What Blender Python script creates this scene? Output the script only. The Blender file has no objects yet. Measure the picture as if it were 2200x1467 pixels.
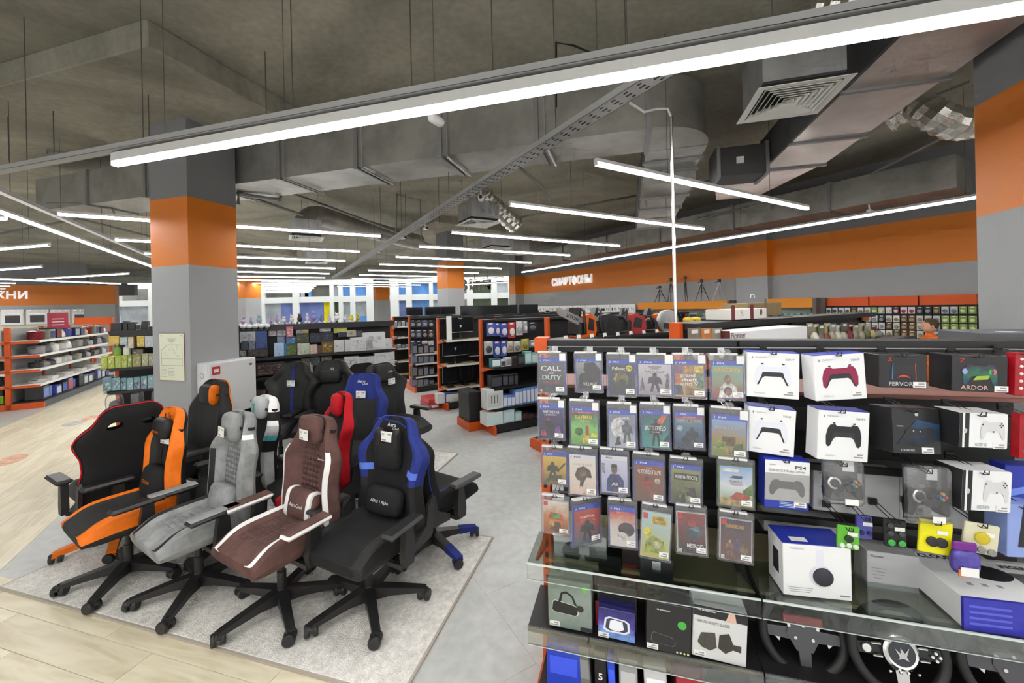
import bpy, bmesh, math, random
from mathutils import Vector, Matrix
random.seed(7)
SC = bpy.context.scene
COL = SC.collection
R = math.radians
# ------------------------------------------------------------------ camera
FPX, CX, CY, ROLL, EYE = 860.0, 1100.0, 660.0, R(1.26), 1.9
cam_data = bpy.data.cameras.new('camera'); cam = bpy.data.objects.new('camera', cam_data)
COL.objects.link(cam); SC.camera = cam
cam_data.sensor_width = 36.0; cam_data.lens = FPX/2200*36.0
cam_data.shift_y = -(733.5-CY)/2200; cam_data.clip_start = 0.05; cam_data.clip_end = 300
cam.matrix_world = Matrix.Translation((0, 0, EYE)) @ Matrix.Rotation(R(90), 4, 'X') @ Matrix.Rotation(-ROLL, 4, 'Z')
# ------------------------------------------------------------------ world and exposure
W = bpy.data.worlds.new('world'); SC.world = W; W.use_nodes = True
W.node_tree.nodes['Background'].inputs[0].default_value = (1.0, 0.98, 0.95, 1)
W.node_tree.nodes['Background'].inputs[1].default_value = 0.9
# unseen area lamp added above the mall to brighten its facade
sk = bpy.data.lights.new('facade_fill_lamp', 'AREA'); sk.shape = 'RECTANGLE'; sk.size = 44; sk.size_y = 3; sk.energy = 1500; sk.color = (.97, .99, 1)
so = bpy.data.objects.new('facade_fill_lamp', sk); COL.objects.link(so); so.location = (-14, 35.2, 8.8); so.rotation_euler = (R(12), 0, 0)
SC.view_settings.view_transform = 'Standard'; SC.view_settings.look = 'None'
SC.view_settings.gamma = 1.0; SC.view_settings.use_curve_mapping = False
SC.view_settings.exposure = 0.6
cy = SC.cycles
cy.max_bounces = 5; cy.diffuse_bounces = 3; cy.glossy_bounces = 3; cy.transmission_bounces = 3; cy.transparent_max_bounces = 10
cy.caustics_reflective = False; cy.caustics_refractive = False; cy.use_adaptive_sampling = True; cy.adaptive_threshold = .12; cy.adaptive_min_samples = 12; cy.use_light_tree = False
WPM = 4.6         # lamp power per metre of tube
TUBE = 8.0          # brightness of the ceiling tubes
# ------------------------------------------------------------------ survey helpers
def ray(px, py):
    u, v = px-CX, py-CY
    c, s = math.cos(ROLL), math.sin(ROLL)
    return ((c*u - s*v)/FPX, 1.0, -(s*u + c*v)/FPX)     # x right, y forward, z up
def fl(px, py, z=0.0):
    d = ray(px, py); k = (z-EYE)/d[2]
    return Vector((d[0]*k, k, z))
def dep(px, py, y):
    d = ray(px, py); return Vector((d[0]*y, y, EYE+d[2]*y))
AG, AD = R(-15.83), R(30.27)        # the two building grids
def rot2(a, x, y): return (math.cos(a)*x - math.sin(a)*y, math.sin(a)*x + math.cos(a)*y)
def GW(s, t, z=0.0): x, y = rot2(AG, s, t); return Vector((x, y, z))
def DW(a, b, z=0.0): x, y = rot2(AD, a, b); return Vector((x, y, z))
def Gc(p): return rot2(-AG, p[0], p[1])
def Dc(p): return rot2(-AD, p[0], p[1])
def on_t(px, py, t, ang=AG):        # ray meets the vertical plane (grid coordinate 2 = t); returns (s, t, z)
    d = ray(px, py); s0, t0 = rot2(-ang, d[0], d[1]); k = t/t0
    return (s0*k, t, EYE+d[2]*k)
# ------------------------------------------------------------------ materials
MATS = {}
def nt(m): m.use_nodes = True; return m.node_tree
def mat(name, col=(.5, .5, .5), rough=.5, metal=0.0, var=None, bump=None, emit=None, spec=None, coat=0, coord='Object', c2=None):
    """var=(scale, amount) blotchy colour variation; bump=(scale, strength); c2 second colour mixed in by the noise"""
    if name in MATS: return MATS[name]
    m = bpy.data.materials.new(name); MATS[name] = m; t = nt(m); N = t.nodes; L = t.links
    b = N['Principled BSDF']
    b.inputs['Base Color'].default_value = (*col, 1); b.inputs['Roughness'].default_value = rough; b.inputs['Metallic'].default_value = metal
    if spec is not None: b.inputs['Specular IOR Level'].default_value = spec
    if coat: b.inputs['Coat Weight'].default_value = coat
    if emit:
        b.inputs['Emission Color'].default_value = (*emit[0], 1); b.inputs['Emission Strength'].default_value = emit[1]
    if var or bump:
        tc = N.new('ShaderNodeTexCoord')
    if var:
        n = N.new('ShaderNodeTexNoise'); n.inputs['Scale'].default_value = var[0]; n.inputs['Detail'].default_value = 5; n.inputs['Roughness'].default_value = .6
        L.new(tc.outputs[coord], n.inputs['Vector'])
        r = N.new('ShaderNodeValToRGB'); a = var[1]
        d = c2 if c2 else tuple(min(1, c*(1+a)) for c in col)
        e = col if c2 else tuple(c*(1-a) for c in col)
        r.color_ramp.elements[0].position = .35; r.color_ramp.elements[1].position = .65
        r.color_ramp.elements[0].color = (*e, 1); r.color_ramp.elements[1].color = (*d, 1)
        L.new(n.outputs['Fac'], r.inputs[0]); L.new(r.outputs[0], b.inputs['Base Color'])
    if bump:
        n2 = N.new('ShaderNodeTexNoise'); n2.inputs['Scale'].default_value = bump[0]; n2.inputs['Detail'].default_value = 3
        L.new(tc.outputs[coord], n2.inputs['Vector'])
        bp = N.new('ShaderNodeBump'); bp.inputs['Strength'].default_value = bump[1]; bp.inputs['Distance'].default_value = .01
        L.new(n2.outputs['Fac'], bp.inputs['Height']); L.new(bp.outputs[0], b.inputs['Normal'])
    return m
def clear(name, tint=(.96, .98, .98), refl=.12, rough=.05, milk=0.0):
    """thin clear plastic or glass"""
    if name in MATS: return MATS[name]
    m = bpy.data.materials.new(name); MATS[name] = m; t = nt(m); N = t.nodes; L = t.links
    N.remove(N['Principled BSDF'])
    tr = N.new('ShaderNodeBsdfTransparent'); tr.inputs[0].default_value = (*tint, 1)
    gl = N.new('ShaderNodeBsdfGlossy'); gl.inputs['Roughness'].default_value = rough
    lw = N.new('ShaderNodeLayerWeight'); lw.inputs['Blend'].default_value = .35
    mp = N.new('ShaderNodeMath'); mp.operation = 'MULTIPLY_ADD'; mp.inputs[1].default_value = .5; mp.inputs[2].default_value = refl
    mx = N.new('ShaderNodeMixShader')
    L.new(lw.outputs['Fresnel'], mp.inputs[0]); L.new(mp.outputs[0], mx.inputs[0])
    src = tr
    if milk:
        df = N.new('ShaderNodeBsdfDiffuse'); df.inputs[0].default_value = (.92, .92, .95, 1); m2 = N.new('ShaderNodeMixShader'); m2.inputs[0].default_value = milk
        L.new(tr.outputs[0], m2.inputs[1]); L.new(df.outputs[0], m2.inputs[2]); src = m2
    L.new(src.outputs[0], mx.inputs[1]); L.new(gl.outputs[0], mx.inputs[2]); L.new(mx.outputs[0], N['Material Output'].inputs[0])
    return m
def art(name, cols, scale=6.0, rough=.35, stretch=(1, 1, 1), seed=0.0):
    """printed packaging: blotches of a few colours with hard steps"""
    if name in MATS: return MATS[name]
    m = bpy.data.materials.new(name); MATS[name] = m; t = nt(m); N = t.nodes; L = t.links
    b = N['Principled BSDF']; b.inputs['Roughness'].default_value = rough
    tc = N.new('ShaderNodeTexCoord'); mp = N.new('ShaderNodeMapping'); mp.inputs['Scale'].default_value = stretch
    oi = N.new('ShaderNodeObjectInfo'); ad = N.new('ShaderNodeVectorMath'); ad.operation = 'ADD'
    mu = N.new('ShaderNodeMath'); mu.operation = 'MULTIPLY'; mu.inputs[1].default_value = 37.0
    L.new(oi.outputs['Random'], mu.inputs[0]); L.new(tc.outputs['Object'], ad.inputs[0]); L.new(mu.outputs[0], ad.inputs[1])
    L.new(ad.outputs[0], mp.inputs[0])
    n = N.new('ShaderNodeTexNoise'); n.inputs['Scale'].default_value = scale; n.inputs['Detail'].default_value = 4; n.inputs['Distortion'].default_value = .6
    L.new(mp.outputs[0], n.inputs['Vector'])
    r = N.new('ShaderNodeValToRGB'); r.color_ramp.interpolation = 'EASE'
    k = len(cols); r.color_ramp.elements[0].position = .3; r.color_ramp.elements[0].color = (*cols[0], 1)
    r.color_ramp.elements[1].position = .72; r.color_ramp.elements[1].color = (*cols[-1], 1)
    for i in range(1, k-1):
        e = r.color_ramp.elements.new(.3+.42*i/(k-1)); e.color = (*cols[i], 1)
    L.new(n.outputs['Fac'], r.inputs[0]); L.new(r.outputs[0], b.inputs['Base Color'])
    return m
def hx(s, g=1.0):
    s = s.lstrip('#'); v = [int(s[i:i+2], 16)/255 for i in (0, 2, 4)]
    return tuple(((c/12.92) if c <= .04045 else ((c+.055)/1.055)**2.4)*g for c in v)
# ------------------------------------------------------------------ meshes
class MB:
    def __init__(s): s.v = []; s.f = []; s.m = []
    def add(s, vs, fs, m=0):
        b = len(s.v); s.v += [tuple(v) for v in vs]
        for f in fs: s.f.append(tuple(b+i for i in f)); s.m.append(m)
        return s
    def box(s, x0, x1, y0, y1, z0, z1, m=0):
        return s.add([(x0,y0,z0),(x1,y0,z0),(x1,y1,z0),(x0,y1,z0),(x0,y0,z1),(x1,y0,z1),(x1,y1,z1),(x0,y1,z1)],
                     [(3,2,1,0),(4,5,6,7),(0,1,5,4),(1,2,6,5),(2,3,7,6),(3,0,4,7)], m)
    def rbox(s, x0, x1, y0, y1, z0, z1, r=.004, m=0):
        """box with chamfered edges"""
        r = min(r, (x1-x0)*.45, (y1-y0)*.45, (z1-z0)*.45)
        bm = bmesh.new(); vs = [bm.verts.new(v) for v in [(x0,y0,z0),(x1,y0,z0),(x1,y1,z0),(x0,y1,z0),(x0,y0,z1),(x1,y0,z1),(x1,y1,z1),(x0,y1,z1)]]
        for f in [(3,2,1,0),(4,5,6,7),(0,1,5,4),(1,2,6,5),(2,3,7,6),(3,0,4,7)]: bm.faces.new([vs[i] for i in f])
        bmesh.ops.bevel(bm, geom=list(bm.edges), offset=r, segments=1, affect='EDGES')
        bm.verts.ensure_lookup_table()
        for i, v in enumerate(bm.verts): v.index = i
        s.add([v.co[:] for v in bm.verts], [[v.index for v in f.verts] for f in bm.faces], m); bm.free(); return s
    def poly(s, pts, d0, d1, axis='y', m=0):
        """extrude a 2D outline (x,z) along y (axis='y'), (x,y) along z, or (y,z) along x"""
        n = len(pts)
        f3 = {'y': lambda p, d: (p[0], d, p[1]), 'z': lambda p, d: (p[0], p[1], d), 'x': lambda p, d: (d, p[0], p[1])}[axis]
        vs = [f3(p, d0) for p in pts]+[f3(p, d1) for p in pts]
        fs = [tuple(range(n)), tuple(range(2*n-1, n-1, -1))]+[(i, i+n, (i+1) % n+n, (i+1) % n) for i in range(n)]
        return s.add(vs, fs, m)
    def tube(s, path, r, n=8, m=0, cap=True):
        path = [Vector(p) for p in path]; rs = r if isinstance(r, (list, tuple)) else [r]*len(path)
        rings = []; up = None
        for i, p in enumerate(path):
            d = (path[min(i+1, len(path)-1)]-path[max(i-1, 0)]).normalized()
            if up is None:
                up = Vector((0, 0, 1)) if abs(d.z) < .9 else Vector((1, 0, 0))
            a = d.cross(up).normalized(); up = a.cross(d).normalized()
            rings.append([p+(a*math.cos(2*math.pi*k/n)+up*math.sin(2*math.pi*k/n))*rs[i] for k in range(n)])
        vs = [v for g in rings for v in g]; fs = []
        for i in range(len(path)-1):
            for k in range(n): fs.append((i*n+k, i*n+(k+1) % n, (i+1)*n+(k+1) % n, (i+1)*n+k))
        if cap: fs += [tuple(range(n-1, -1, -1)), tuple(range((len(path)-1)*n, len(path)*n))]
        return s.add(vs, fs, m)
    def lathe(s, prof, n=16, m=0, c=(0, 0, 0), axis='z'):
        """prof: list of (radius, height)"""
        vs = []; fs = []
        for (r, h) in prof:
            for k in range(n):
                a = 2*math.pi*k/n; x, y = r*math.cos(a), r*math.sin(a)
                p = {'z': (x, y, h), 'y': (x, h, y), 'x': (h, x, y)}[axis]
                vs.append((p[0]+c[0], p[1]+c[1], p[2]+c[2]))
        for i in range(len(prof)-1):
            for k in range(n): fs.append((i*n+k, i*n+(k+1) % n, (i+1)*n+(k+1) % n, (i+1)*n+k))
        fs += [tuple(range(n-1, -1, -1)), tuple(range((len(prof)-1)*n, len(prof)*n))]
        return s.add(vs, fs, m)
    def ball(s, c, r, n=10, m=0):
        rx, ry, rz = r if isinstance(r, (tuple, list)) else (r, r, r); k = max(4, n//2); vs = []; fs = []
        for i in range(k+1):
            th = math.pi*i/k
            for j in range(n):
                a = 2*math.pi*j/n; vs.append((c[0]+rx*math.sin(th)*math.cos(a), c[1]+ry*math.sin(th)*math.sin(a), c[2]+rz*math.cos(th)))
        for i in range(k):
            for j in range(n): fs.append((i*n+j, (i+1)*n+j, (i+1)*n+(j+1) % n, i*n+(j+1) % n))
        return s.add(vs, fs, m)
    def torus(s, c, R0, r, n=28, k=8, axis='y', m=0, sq=1.0):
        vs = []; fs = []
        for i in range(n):
            a = 2*math.pi*i/n
            for j in range(k):
                b = 2*math.pi*j/k; rr = R0+r*math.cos(b); p = (rr*math.cos(a), r*math.sin(b), rr*math.sin(a)*sq)
                if axis == 'z': p = (p[0], p[2], p[1])
                vs.append((c[0]+p[0], c[1]+p[1], c[2]+p[2]))
        for i in range(n):
            for j in range(k): fs.append((i*k+j, ((i+1) % n)*k+j, ((i+1) % n)*k+(j+1) % k, i*k+(j+1) % k))
        return s.add(vs, fs, m)
    def xform(s, M):
        s.v = [tuple(M @ Vector(v)) for v in s.v]; return s
    def mesh(s, name, mats, smooth=False):
        me = bpy.data.meshes.new(name); me.from_pydata(s.v, [], s.f)
        mats = mats if isinstance(mats, (list, tuple)) else [mats]
        for q in mats: me.materials.append(q)
        if len(mats) > 1: me.polygons.foreach_set('material_index', s.m)
        bm = bmesh.new(); bm.from_mesh(me); bmesh.ops.recalc_face_normals(bm, faces=bm.faces); bm.to_mesh(me); bm.free()
        if smooth:
            me.polygons.foreach_set('use_smooth', [True]*len(me.polygons))
            try: me.set_sharp_from_angle(angle=R(42))
            except Exception: pass
        me.update(); return me
    def build(s, name, mats, parent=None, loc=None, rot=None, smooth=False, sub=0):
        return ob(name, s.mesh(name, mats, smooth or sub > 0), parent, loc, rot, sub)
def ob(name, mesh, parent=None, loc=None, rot=None, sub=0, scale=None):
    o = bpy.data.objects.new(name, mesh); COL.objects.link(o)
    if parent is not None: o.parent = parent
    if loc is not None: o.location = loc
    if rot is not None: o.rotation_euler = rot if isinstance(rot, (tuple, list)) else (0, 0, rot)
    if scale is not None: o.scale = scale if isinstance(scale, (tuple, list)) else (scale,)*3
    if sub: q = o.modifiers.new('soften', 'SUBSURF'); q.levels = q.render_levels = sub
    return o
def tag(o, label, cat, group=None, kind=None):
    o['label'] = label; o['category'] = cat
    if group: o['group'] = group
    if kind: o['kind'] = kind
    return o
def thing(name, label, cat, loc=(0, 0, 0), rz=0.0, group=None, rot=None):
    o = ob(name, None, None, loc, rot if rot else (0, 0, rz)); return tag(o, label, cat, group)
def struct(o, label=None):
    o['kind'] = 'structure'
    if label: o['label'] = label
    return o
TXT = {}
def text_mesh(txt, m, bold=0.0, ext=0.0):
    key = (txt, m.name, bold, ext)
    if key in TXT: return TXT[key]
    c = bpy.data.curves.new('t', 'FONT'); c.body = txt; c.size = 1.0; c.offset = bold; c.extrude = ext; c.resolution_u = 2
    o = bpy.data.objects.new('t', c)
    me = o.to_mesh().copy(); o.to_mesh_clear(); me.materials.clear(); me.materials.append(m)
    bpy.data.objects.remove(o); bpy.data.curves.remove(c)
    xs = [v.co.x for v in me.vertices] or [0]; ys = [v.co.y for v in me.vertices] or [0]
    x0, x1, y0, y1 = min(xs), max(xs), min(ys), max(ys)
    for v in me.vertices: v.co.x -= (x0+x1)/2; v.co.y -= (y0+y1)/2
    TXT[key] = (me, max(x1-x0, 1e-4), max(y1-y0, 1e-4)); return TXT[key]
def text(txt, m, parent, x, z, w=None, h=None, y=-.001, rot=(R(90), 0, 0), name='lettering', bold=0.0, ext=0.0):
    """lettering on a front face (facing -y): centred at x,z and fitted to width w and/or height h"""
    me, tw, th = text_mesh(txt, m, bold, ext)
    sx = w/tw if w else h/th; sy = h/th if h else sx
    return ob(name, me, parent, (x, y, z), rot, scale=(sx, sy, 1 if ext else 1))
ORD = ['first', 'second', 'third', 'fourth', 'fifth', 'sixth', 'seventh', 'eighth', 'ninth', 'tenth', 'eleventh', 'twelfth', 'thirteenth', 'fourteenth', 'fifteenth', 'sixteenth', 'seventeenth', 'eighteenth', 'nineteenth', 'twentieth']
ORD += ['twenty-'+q for q in ORD[:9]]
# shared materials
BLK = mat('black_metal', (.012, .012, .013), .45)
ORG = mat('orange_powder_coat', hx('#d2540f'), .42)
WHT = mat('white_plastic', (.8, .8, .8), .4)
TAGM = mat('white_tag_paper', (.82, .82, .8), .6)
INK = mat('dark_print', (.03, .03, .035), .6)
CHR = mat('chrome', (.75, .75, .75), .18, 1.0)
GALV = mat('galvanised_steel', (.52, .53, .54), .38, .9, var=(3, .18))
BPL = mat('black_plastic', (.017, .017, .018), .42)
GREYP = mat('grey_print', (.3, .3, .31), .6)
GLASS = clear('shelf_glass', (.9, .96, .94), .06, .02)
PLASTIC = clear('clear_plastic', (.985, .985, .99), .05, .1, .07)
ACRYL = clear('clear_acrylic', (.93, .95, .945), .015, .05)
# ================================================================== the building
def concrete(name, col, s=.6, a=.35):
    if name in MATS: return MATS[name]
    m = bpy.data.materials.new(name); MATS[name] = m; t = nt(m); N = t.nodes; L = t.links
    b = N['Principled BSDF']; b.inputs['Roughness'].default_value = .85
    g = N.new('ShaderNodeNewGeometry')
    n1 = N.new('ShaderNodeTexNoise'); n1.inputs['Scale'].default_value = s; n1.inputs['Detail'].default_value = 6; n1.inputs['Roughness'].default_value = .62; n1.inputs['Distortion'].default_value = .8
    n2 = N.new('ShaderNodeTexNoise'); n2.inputs['Scale'].default_value = 14; n2.inputs['Detail'].default_value = 4
    L.new(g.outputs['Position'], n1.inputs['Vector']); L.new(g.outputs['Position'], n2.inputs['Vector'])
    r = N.new('ShaderNodeValToRGB'); r.color_ramp.elements[0].position = .3; r.color_ramp.elements[1].position = .7
    r.color_ramp.elements[0].color = (*[c*(1-a) for c in col], 1); r.color_ramp.elements[1].color = (*[c*(1+a) for c in col], 1)
    mx = N.new('ShaderNodeMixRGB'); mx.blend_type = 'OVERLAY'; mx.inputs[0].default_value = .25
    L.new(n1.outputs['Fac'], r.inputs[0]); L.new(r.outputs[0], mx.inputs[1]); L.new(n2.outputs['Fac'], mx.inputs[2]); L.new(mx.outputs[0], b.inputs['Base Color'])
    bp = N.new('ShaderNodeBump'); bp.inputs['Strength'].default_value = .35; bp.inputs['Distance'].default_value = .02
    L.new(n1.outputs['Fac'], bp.inputs['Height']); L.new(bp.outputs[0], b.inputs['Normal'])
    return m
CONC = concrete('ceiling_concrete', (.30, .282, .225), .42, .42)
def wood_mat(name, base):
    m = bpy.data.materials.new(name); MATS[name] = m; t = nt(m); N = t.nodes; L = t.links
    b = N['Principled BSDF']; b.inputs['Roughness'].default_value = .38
    tc = N.new('ShaderNodeTexCoord'); mp = N.new('ShaderNodeMapping'); mp.inputs['Scale'].default_value = (1.2, 9, 1)
    oi = N.new('ShaderNodeObjectInfo'); ad = N.new('ShaderNodeVectorMath'); ad.operation = 'ADD'
    mu = N.new('ShaderNodeMath'); mu.operation = 'MULTIPLY'; mu.inputs[1].default_value = 53.0
    L.new(oi.outputs['Random'], mu.inputs[0]); L.new(tc.outputs['Object'], ad.inputs[0]); L.new(mu.outputs[0], ad.inputs[1]); L.new(ad.outputs[0], mp.inputs[0])
    n = N.new('ShaderNodeTexNoise'); n.inputs['Scale'].default_value = 1.6; n.inputs['Detail'].default_value = 6; n.inputs['Distortion'].default_value = 1.2
    L.new(mp.outputs[0], n.inputs['Vector'])
    r = N.new('ShaderNodeValToRGB'); r.color_ramp.elements[0].position = .25; r.color_ramp.elements[1].position = .62
    r.color_ramp.elements[0].color = (base[0]*.76, base[1]*.73, base[2]*.64, 1); r.color_ramp.elements[1].color = (*base, 1)
    L.new(n.outputs['Fac'], r.inputs[0])
    hs = N.new('ShaderNodeHueSaturation'); ra = N.new('ShaderNodeMapRange'); ra.inputs[3].default_value = .9; ra.inputs[4].default_value = 1.07
    L.new(oi.outputs['Random'], ra.inputs[0]); L.new(ra.outputs[0], hs.inputs['Value']); L.new(r.outputs[0], hs.inputs['Color']); L.new(hs.outputs[0], b.inputs['Base Color'])
    return m
WOOD = wood_mat('light_oak_laminate', (.78, .71, .54))
TILE = concrete('pale_grey_floor_tile', (.5, .515, .505), .8, .1); TILE.node_tree.nodes['Principled BSDF'].inputs['Roughness'].default_value = .34
TILE.node_tree.links.remove(TILE.node_tree.nodes['Principled BSDF'].inputs['Normal'].links[0])
# floor: grey vinyl over everything, oak laminate strips laid beside it
flo = MB().box(-40, 24, -6, 60, -.12, -.0035).build('floor', TILE)
struct(flo, 'pale grey vinyl shop floor')
plank_me = MB().box(-.598, .598, -.0965, .0965, -.004, .0).mesh('plank', WOOD)
tile_me = MB().box(-.5994, .5994, -.2994, .2994, -.004, -.0006).mesh('tile', TILE)
def inside(poly, x, y):
    c = False; n = len(poly)
    for i in range(n):
        (x1, y1), (x2, y2) = poly[i], poly[(i+1) % n]
        if (y1 > y) != (y2 > y) and x < (x2-x1)*(y-y1)/(y2-y1)+x1: c = not c
    return c
# wood strip along grid D (left aisle): between b-lines through surveyed boundary pixels
p0 = Dc(fl(0, 1226)); p1 = Dc(fl(100, 880)); WA1 = p0[0]; WA0 = p1[0]-.1       # D coordinate a of both edges
wood_back = []
TG = 1.80           # wood in front of the rug (grid G)
cnt = 0
for i in range(-12, 8):                    # near planks, parallel to the rug's front edge
    for k in range(0, 13):
        t = TG-.0985-.197*k; s = i*1.2+(k % 3)*.4
        w = GW(s, t)
        if t < .35 or s > .3 or s < -5.2: continue
        if Dc(w)[0] < WA1-.2 and t > TG-.6 and w[0] < -4.6: continue
        q = ob('plank', plank_me, flo, (w[0], w[1], .0), AG); cnt += 1
wood_far = MB()
n_a = int((WA1-WA0)/.197)
far_planks = []
for k in range(n_a):
    a = WA1-.0985-.197*k
    for i in range(-2, 18):
        b = i*1.2+(k % 3)*.4
        w = DW(a, b)
        if Gc(w)[1] < TG-.15 and w[0] > -4.7: continue
        if w[1] < .3 or abs(w[0])/max(w[1], .1) > 1.5: continue
        far_planks.append((w.length, w))
far_planks.sort(key=lambda q: q[0])
for q, w in far_planks[:300-cnt]:
    ob('plank', plank_me, flo, (w[0], w[1], 0), (0, 0, AD+R(90)))
st = MB()
for q, w in far_planks[300-cnt:]:
    M = Matrix.Translation((w[0], w[1], 0)) @ Matrix.Rotation(AD+R(90), 4, 'Z')
    b = MB().box(-.598, .598, -.0965, .0965, -.004, 0); b.xform(M); st.add(b.v, b.f)
if st.v:
    o = st.build('plank_field', WOOD, flo); o['kind'] = 'stuff'
# grey tiles near the camera as pieces
tl = []
for i in range(-6, 12):
    for k in range(-2, 24):
        w = DW(i*.6+WA1+.3, k*1.2+(i % 2)*.6)
        if Gc(w)[1] < TG+.02 and w[0] < .1: continue
        if w[1] < .8 or abs(w[0])/max(w[1], .1) > 1.35 or w[0] > 3: continue
        tl.append((w.length, w))
tl.sort(key=lambda q: q[0])
for q, w in tl[:190]: ob('tile', tile_me, flo, (w[0], w[1], 0), AD+R(90))
# floor stickers
for (px, py, lx, ly, c, lab) in [(160, 909, .3, .85, hx('#b9b3b0'), 'worn pale round sticker on the wood floor beside the cleaning shelf'), (195, 897, .22, .9, hx('#d6a98c'), 'faded orange sticker on the wood floor behind the pale one'), (22, 988, .28, 1.0, hx('#cf9478'), 'faded orange sticker at the left edge of the wood floor')]:
    p = fl(px, py, .001); b = MB()
    b.poly([(lx*.5*math.cos(a*math.pi/12), ly*.25*math.sin(a*math.pi/12)) for a in range(24)], .0, .0012, 'z')
    o = b.build('floor_sticker', mat('sticker_'+lab[:10].replace(' ', '_'), c, .6, var=(9, .3)), None, (p[0], p[1], .0005), AD); tag(o, lab, 'sticker')
# ceiling slab
ce = MB().box(-40, 24, -6, 33.5, 4.51, 4.8).build('ceiling', CONC); struct(ce, 'bare grey concrete ceiling slab')
# columns
PAINT = mat('grey_wall_paint', (.36, .37, .38), .6, bump=(60, .05))
SHADEP = mat('shaded_grey_paint', (.2, .2, .21), .7)  # the wall grey darkened to paint the unlit zone above the orange band
ORP = mat('orange_wall_paint', hx('#d97812'), .5)
ZB, ZT = 2.5, 3.33
def column(name, loc, rz, s, slab=True, lab=None, sd=1.37):
    c = ob(name, None, None, loc, rz); struct(c, lab)
    h = s/2
    MB().box(-h, h, -h, h, 0, ZB).build('lower_shaft', PAINT, c)
    MB().box(-h, h, -h, h, ZB, ZT).build('orange_band', ORP, c)
    MB().box(-h, h, -h, h, ZT, 4.27 if slab else 4.51).build('upper_shaft', SHADEP, c)
    if slab:
        MB().rbox(-sd, sd, -sd, sd, 4.27, 4.515, .012).build('drop_panel', CONC, c)
    return c
pc = Vector((-4.10, 5.21, 0))
column('column', pc, AG, .63, lab='grey column with orange band nearest the office chairs')
k2 = fl(969, 835); 
column('column', dep(969, 660, 12.9)-Vector((0, 0, EYE)), R(45)+AD-R(33), .62, lab='grey column with orange band rising behind the monitor shelf', sd=1.3)
column('column', Vector((dep(530, 660, 16.3)[0], 16.3, 0)), AG, .72, lab='grey column with orange band just beyond the nearest column', sd=1.3)
column('column', Vector((dep(820, 660, 25.0)[0], 25.0, 0)), AD, .8, lab='smallest grey column with orange band in front of the mall facade', sd=1.3)
rp = dep(2098, 467, 3.02); rs, rt = Gc(rp)
w = GW(rs+.34, rt-.34)
column('column', (w[0], w[1], 0), AG, .68, slab=True, lab='grey column with orange band at the right edge', sd=.9)
# right wall (grid D, a = const), with orange band
WA = 9.94*.0+ (math.cos(AD)*dep(2097, 560, 6.6)[0]+math.sin(AD)*dep(2097, 560, 6.6)[1])
b_far = Dc(dep(1120, 632, 18.7))[1]
wr = ob('wall_right', None, None, (0, 0, 0), AD); struct(wr, 'long grey wall with a broad orange stripe')
MB().box(WA, WA+.3, -6, b_far, 0, ZB).build('lower_wall', PAINT, wr)
MB().box(WA, WA+.3, -6, b_far, ZB, ZT).build('orange_band', ORP, wr)
MB().box(WA, WA+.3, -6, b_far, ZT, 4.51).build('upper_wall', SHADEP, wr)
def pilaster(b0, b1, d):
    MB().box(WA-d, WA+.01, b0, b1, 0, ZB).build('lower_pilaster', PAINT, wr)
    MB().box(WA-d, WA+.01, b0, b1, ZB, ZT).build('orange_pilaster', ORP, wr)
    MB().box(WA-d, WA+.01, b0, b1, ZT, 4.51).build('upper_pilaster', SHADEP, wr)
def wall_b(px, off=0.0):
    d = ray(px, 640); a, b = rot2(-AD, d[0], d[1]); return b*(WA-off)/a
pilaster(wall_b(1650, .18), wall_b(1582, .18), .18)
pilaster(b_far, b_far+.6, .45)
sg = thing('wall_sign', 'white raised letters on the orange stripe of the right wall', 'sign', DW(WA-.02, wall_b(1229), 2.9), 0, rot=(R(90), 0, AD-R(90)))
me, tw, th = text_mesh('СМАРТФОНЫ', mat('white_letters', (.85, .85, .85), .4, emit=((1, 1, 1), .3)), .02, .03)  # faint emission added so the letters read white
hgt = .62
sw = abs(wall_b(1187)-wall_b(1272))
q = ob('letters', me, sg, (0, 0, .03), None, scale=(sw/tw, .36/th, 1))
# left wall with sign
LW0 = dep(-60, 656, 18.2)
wl = ob('wall_left', None, None, (0, 0, 0), AD); struct(wl, 'grey kitchen department wall with an orange stripe')
la, lb = Dc(LW0); la2 = la+3.75
MB().box(la-14, la2, lb, lb+.3, 0, 2.5).build('lower_wall', PAINT, wl)
MB().box(la-14, la2, lb, lb+.3, 2.5, 3.45).build('orange_band', ORP, wl)
MB().box(la-14, la2, lb, lb+.3, 3.45, 4.51).build('upper_wall', SHADEP, wl)
MB().box(la2-.02, la2+1.1, lb-.35, lb+.3, 0, 2.5).build('lower_pilaster', PAINT, wl)
MB().box(la2-.02, la2+1.1, lb-.35, lb+.3, 2.5, 3.45).build('orange_pilaster', ORP, wl)
sg = thing('wall_sign', 'white raised letters on the orange stripe of the kitchen wall', 'sign', DW(Dc(dep(58, 630, 19))[0]-0, lb-.01, 3.0), 0, rot=(R(90), 0, AD))
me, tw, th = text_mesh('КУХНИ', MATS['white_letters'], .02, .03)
kk = .38/th; q = ob('letters', me, sg, (-tw*kk/2, 0, .03), None, scale=(kk, kk, 1))
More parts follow.
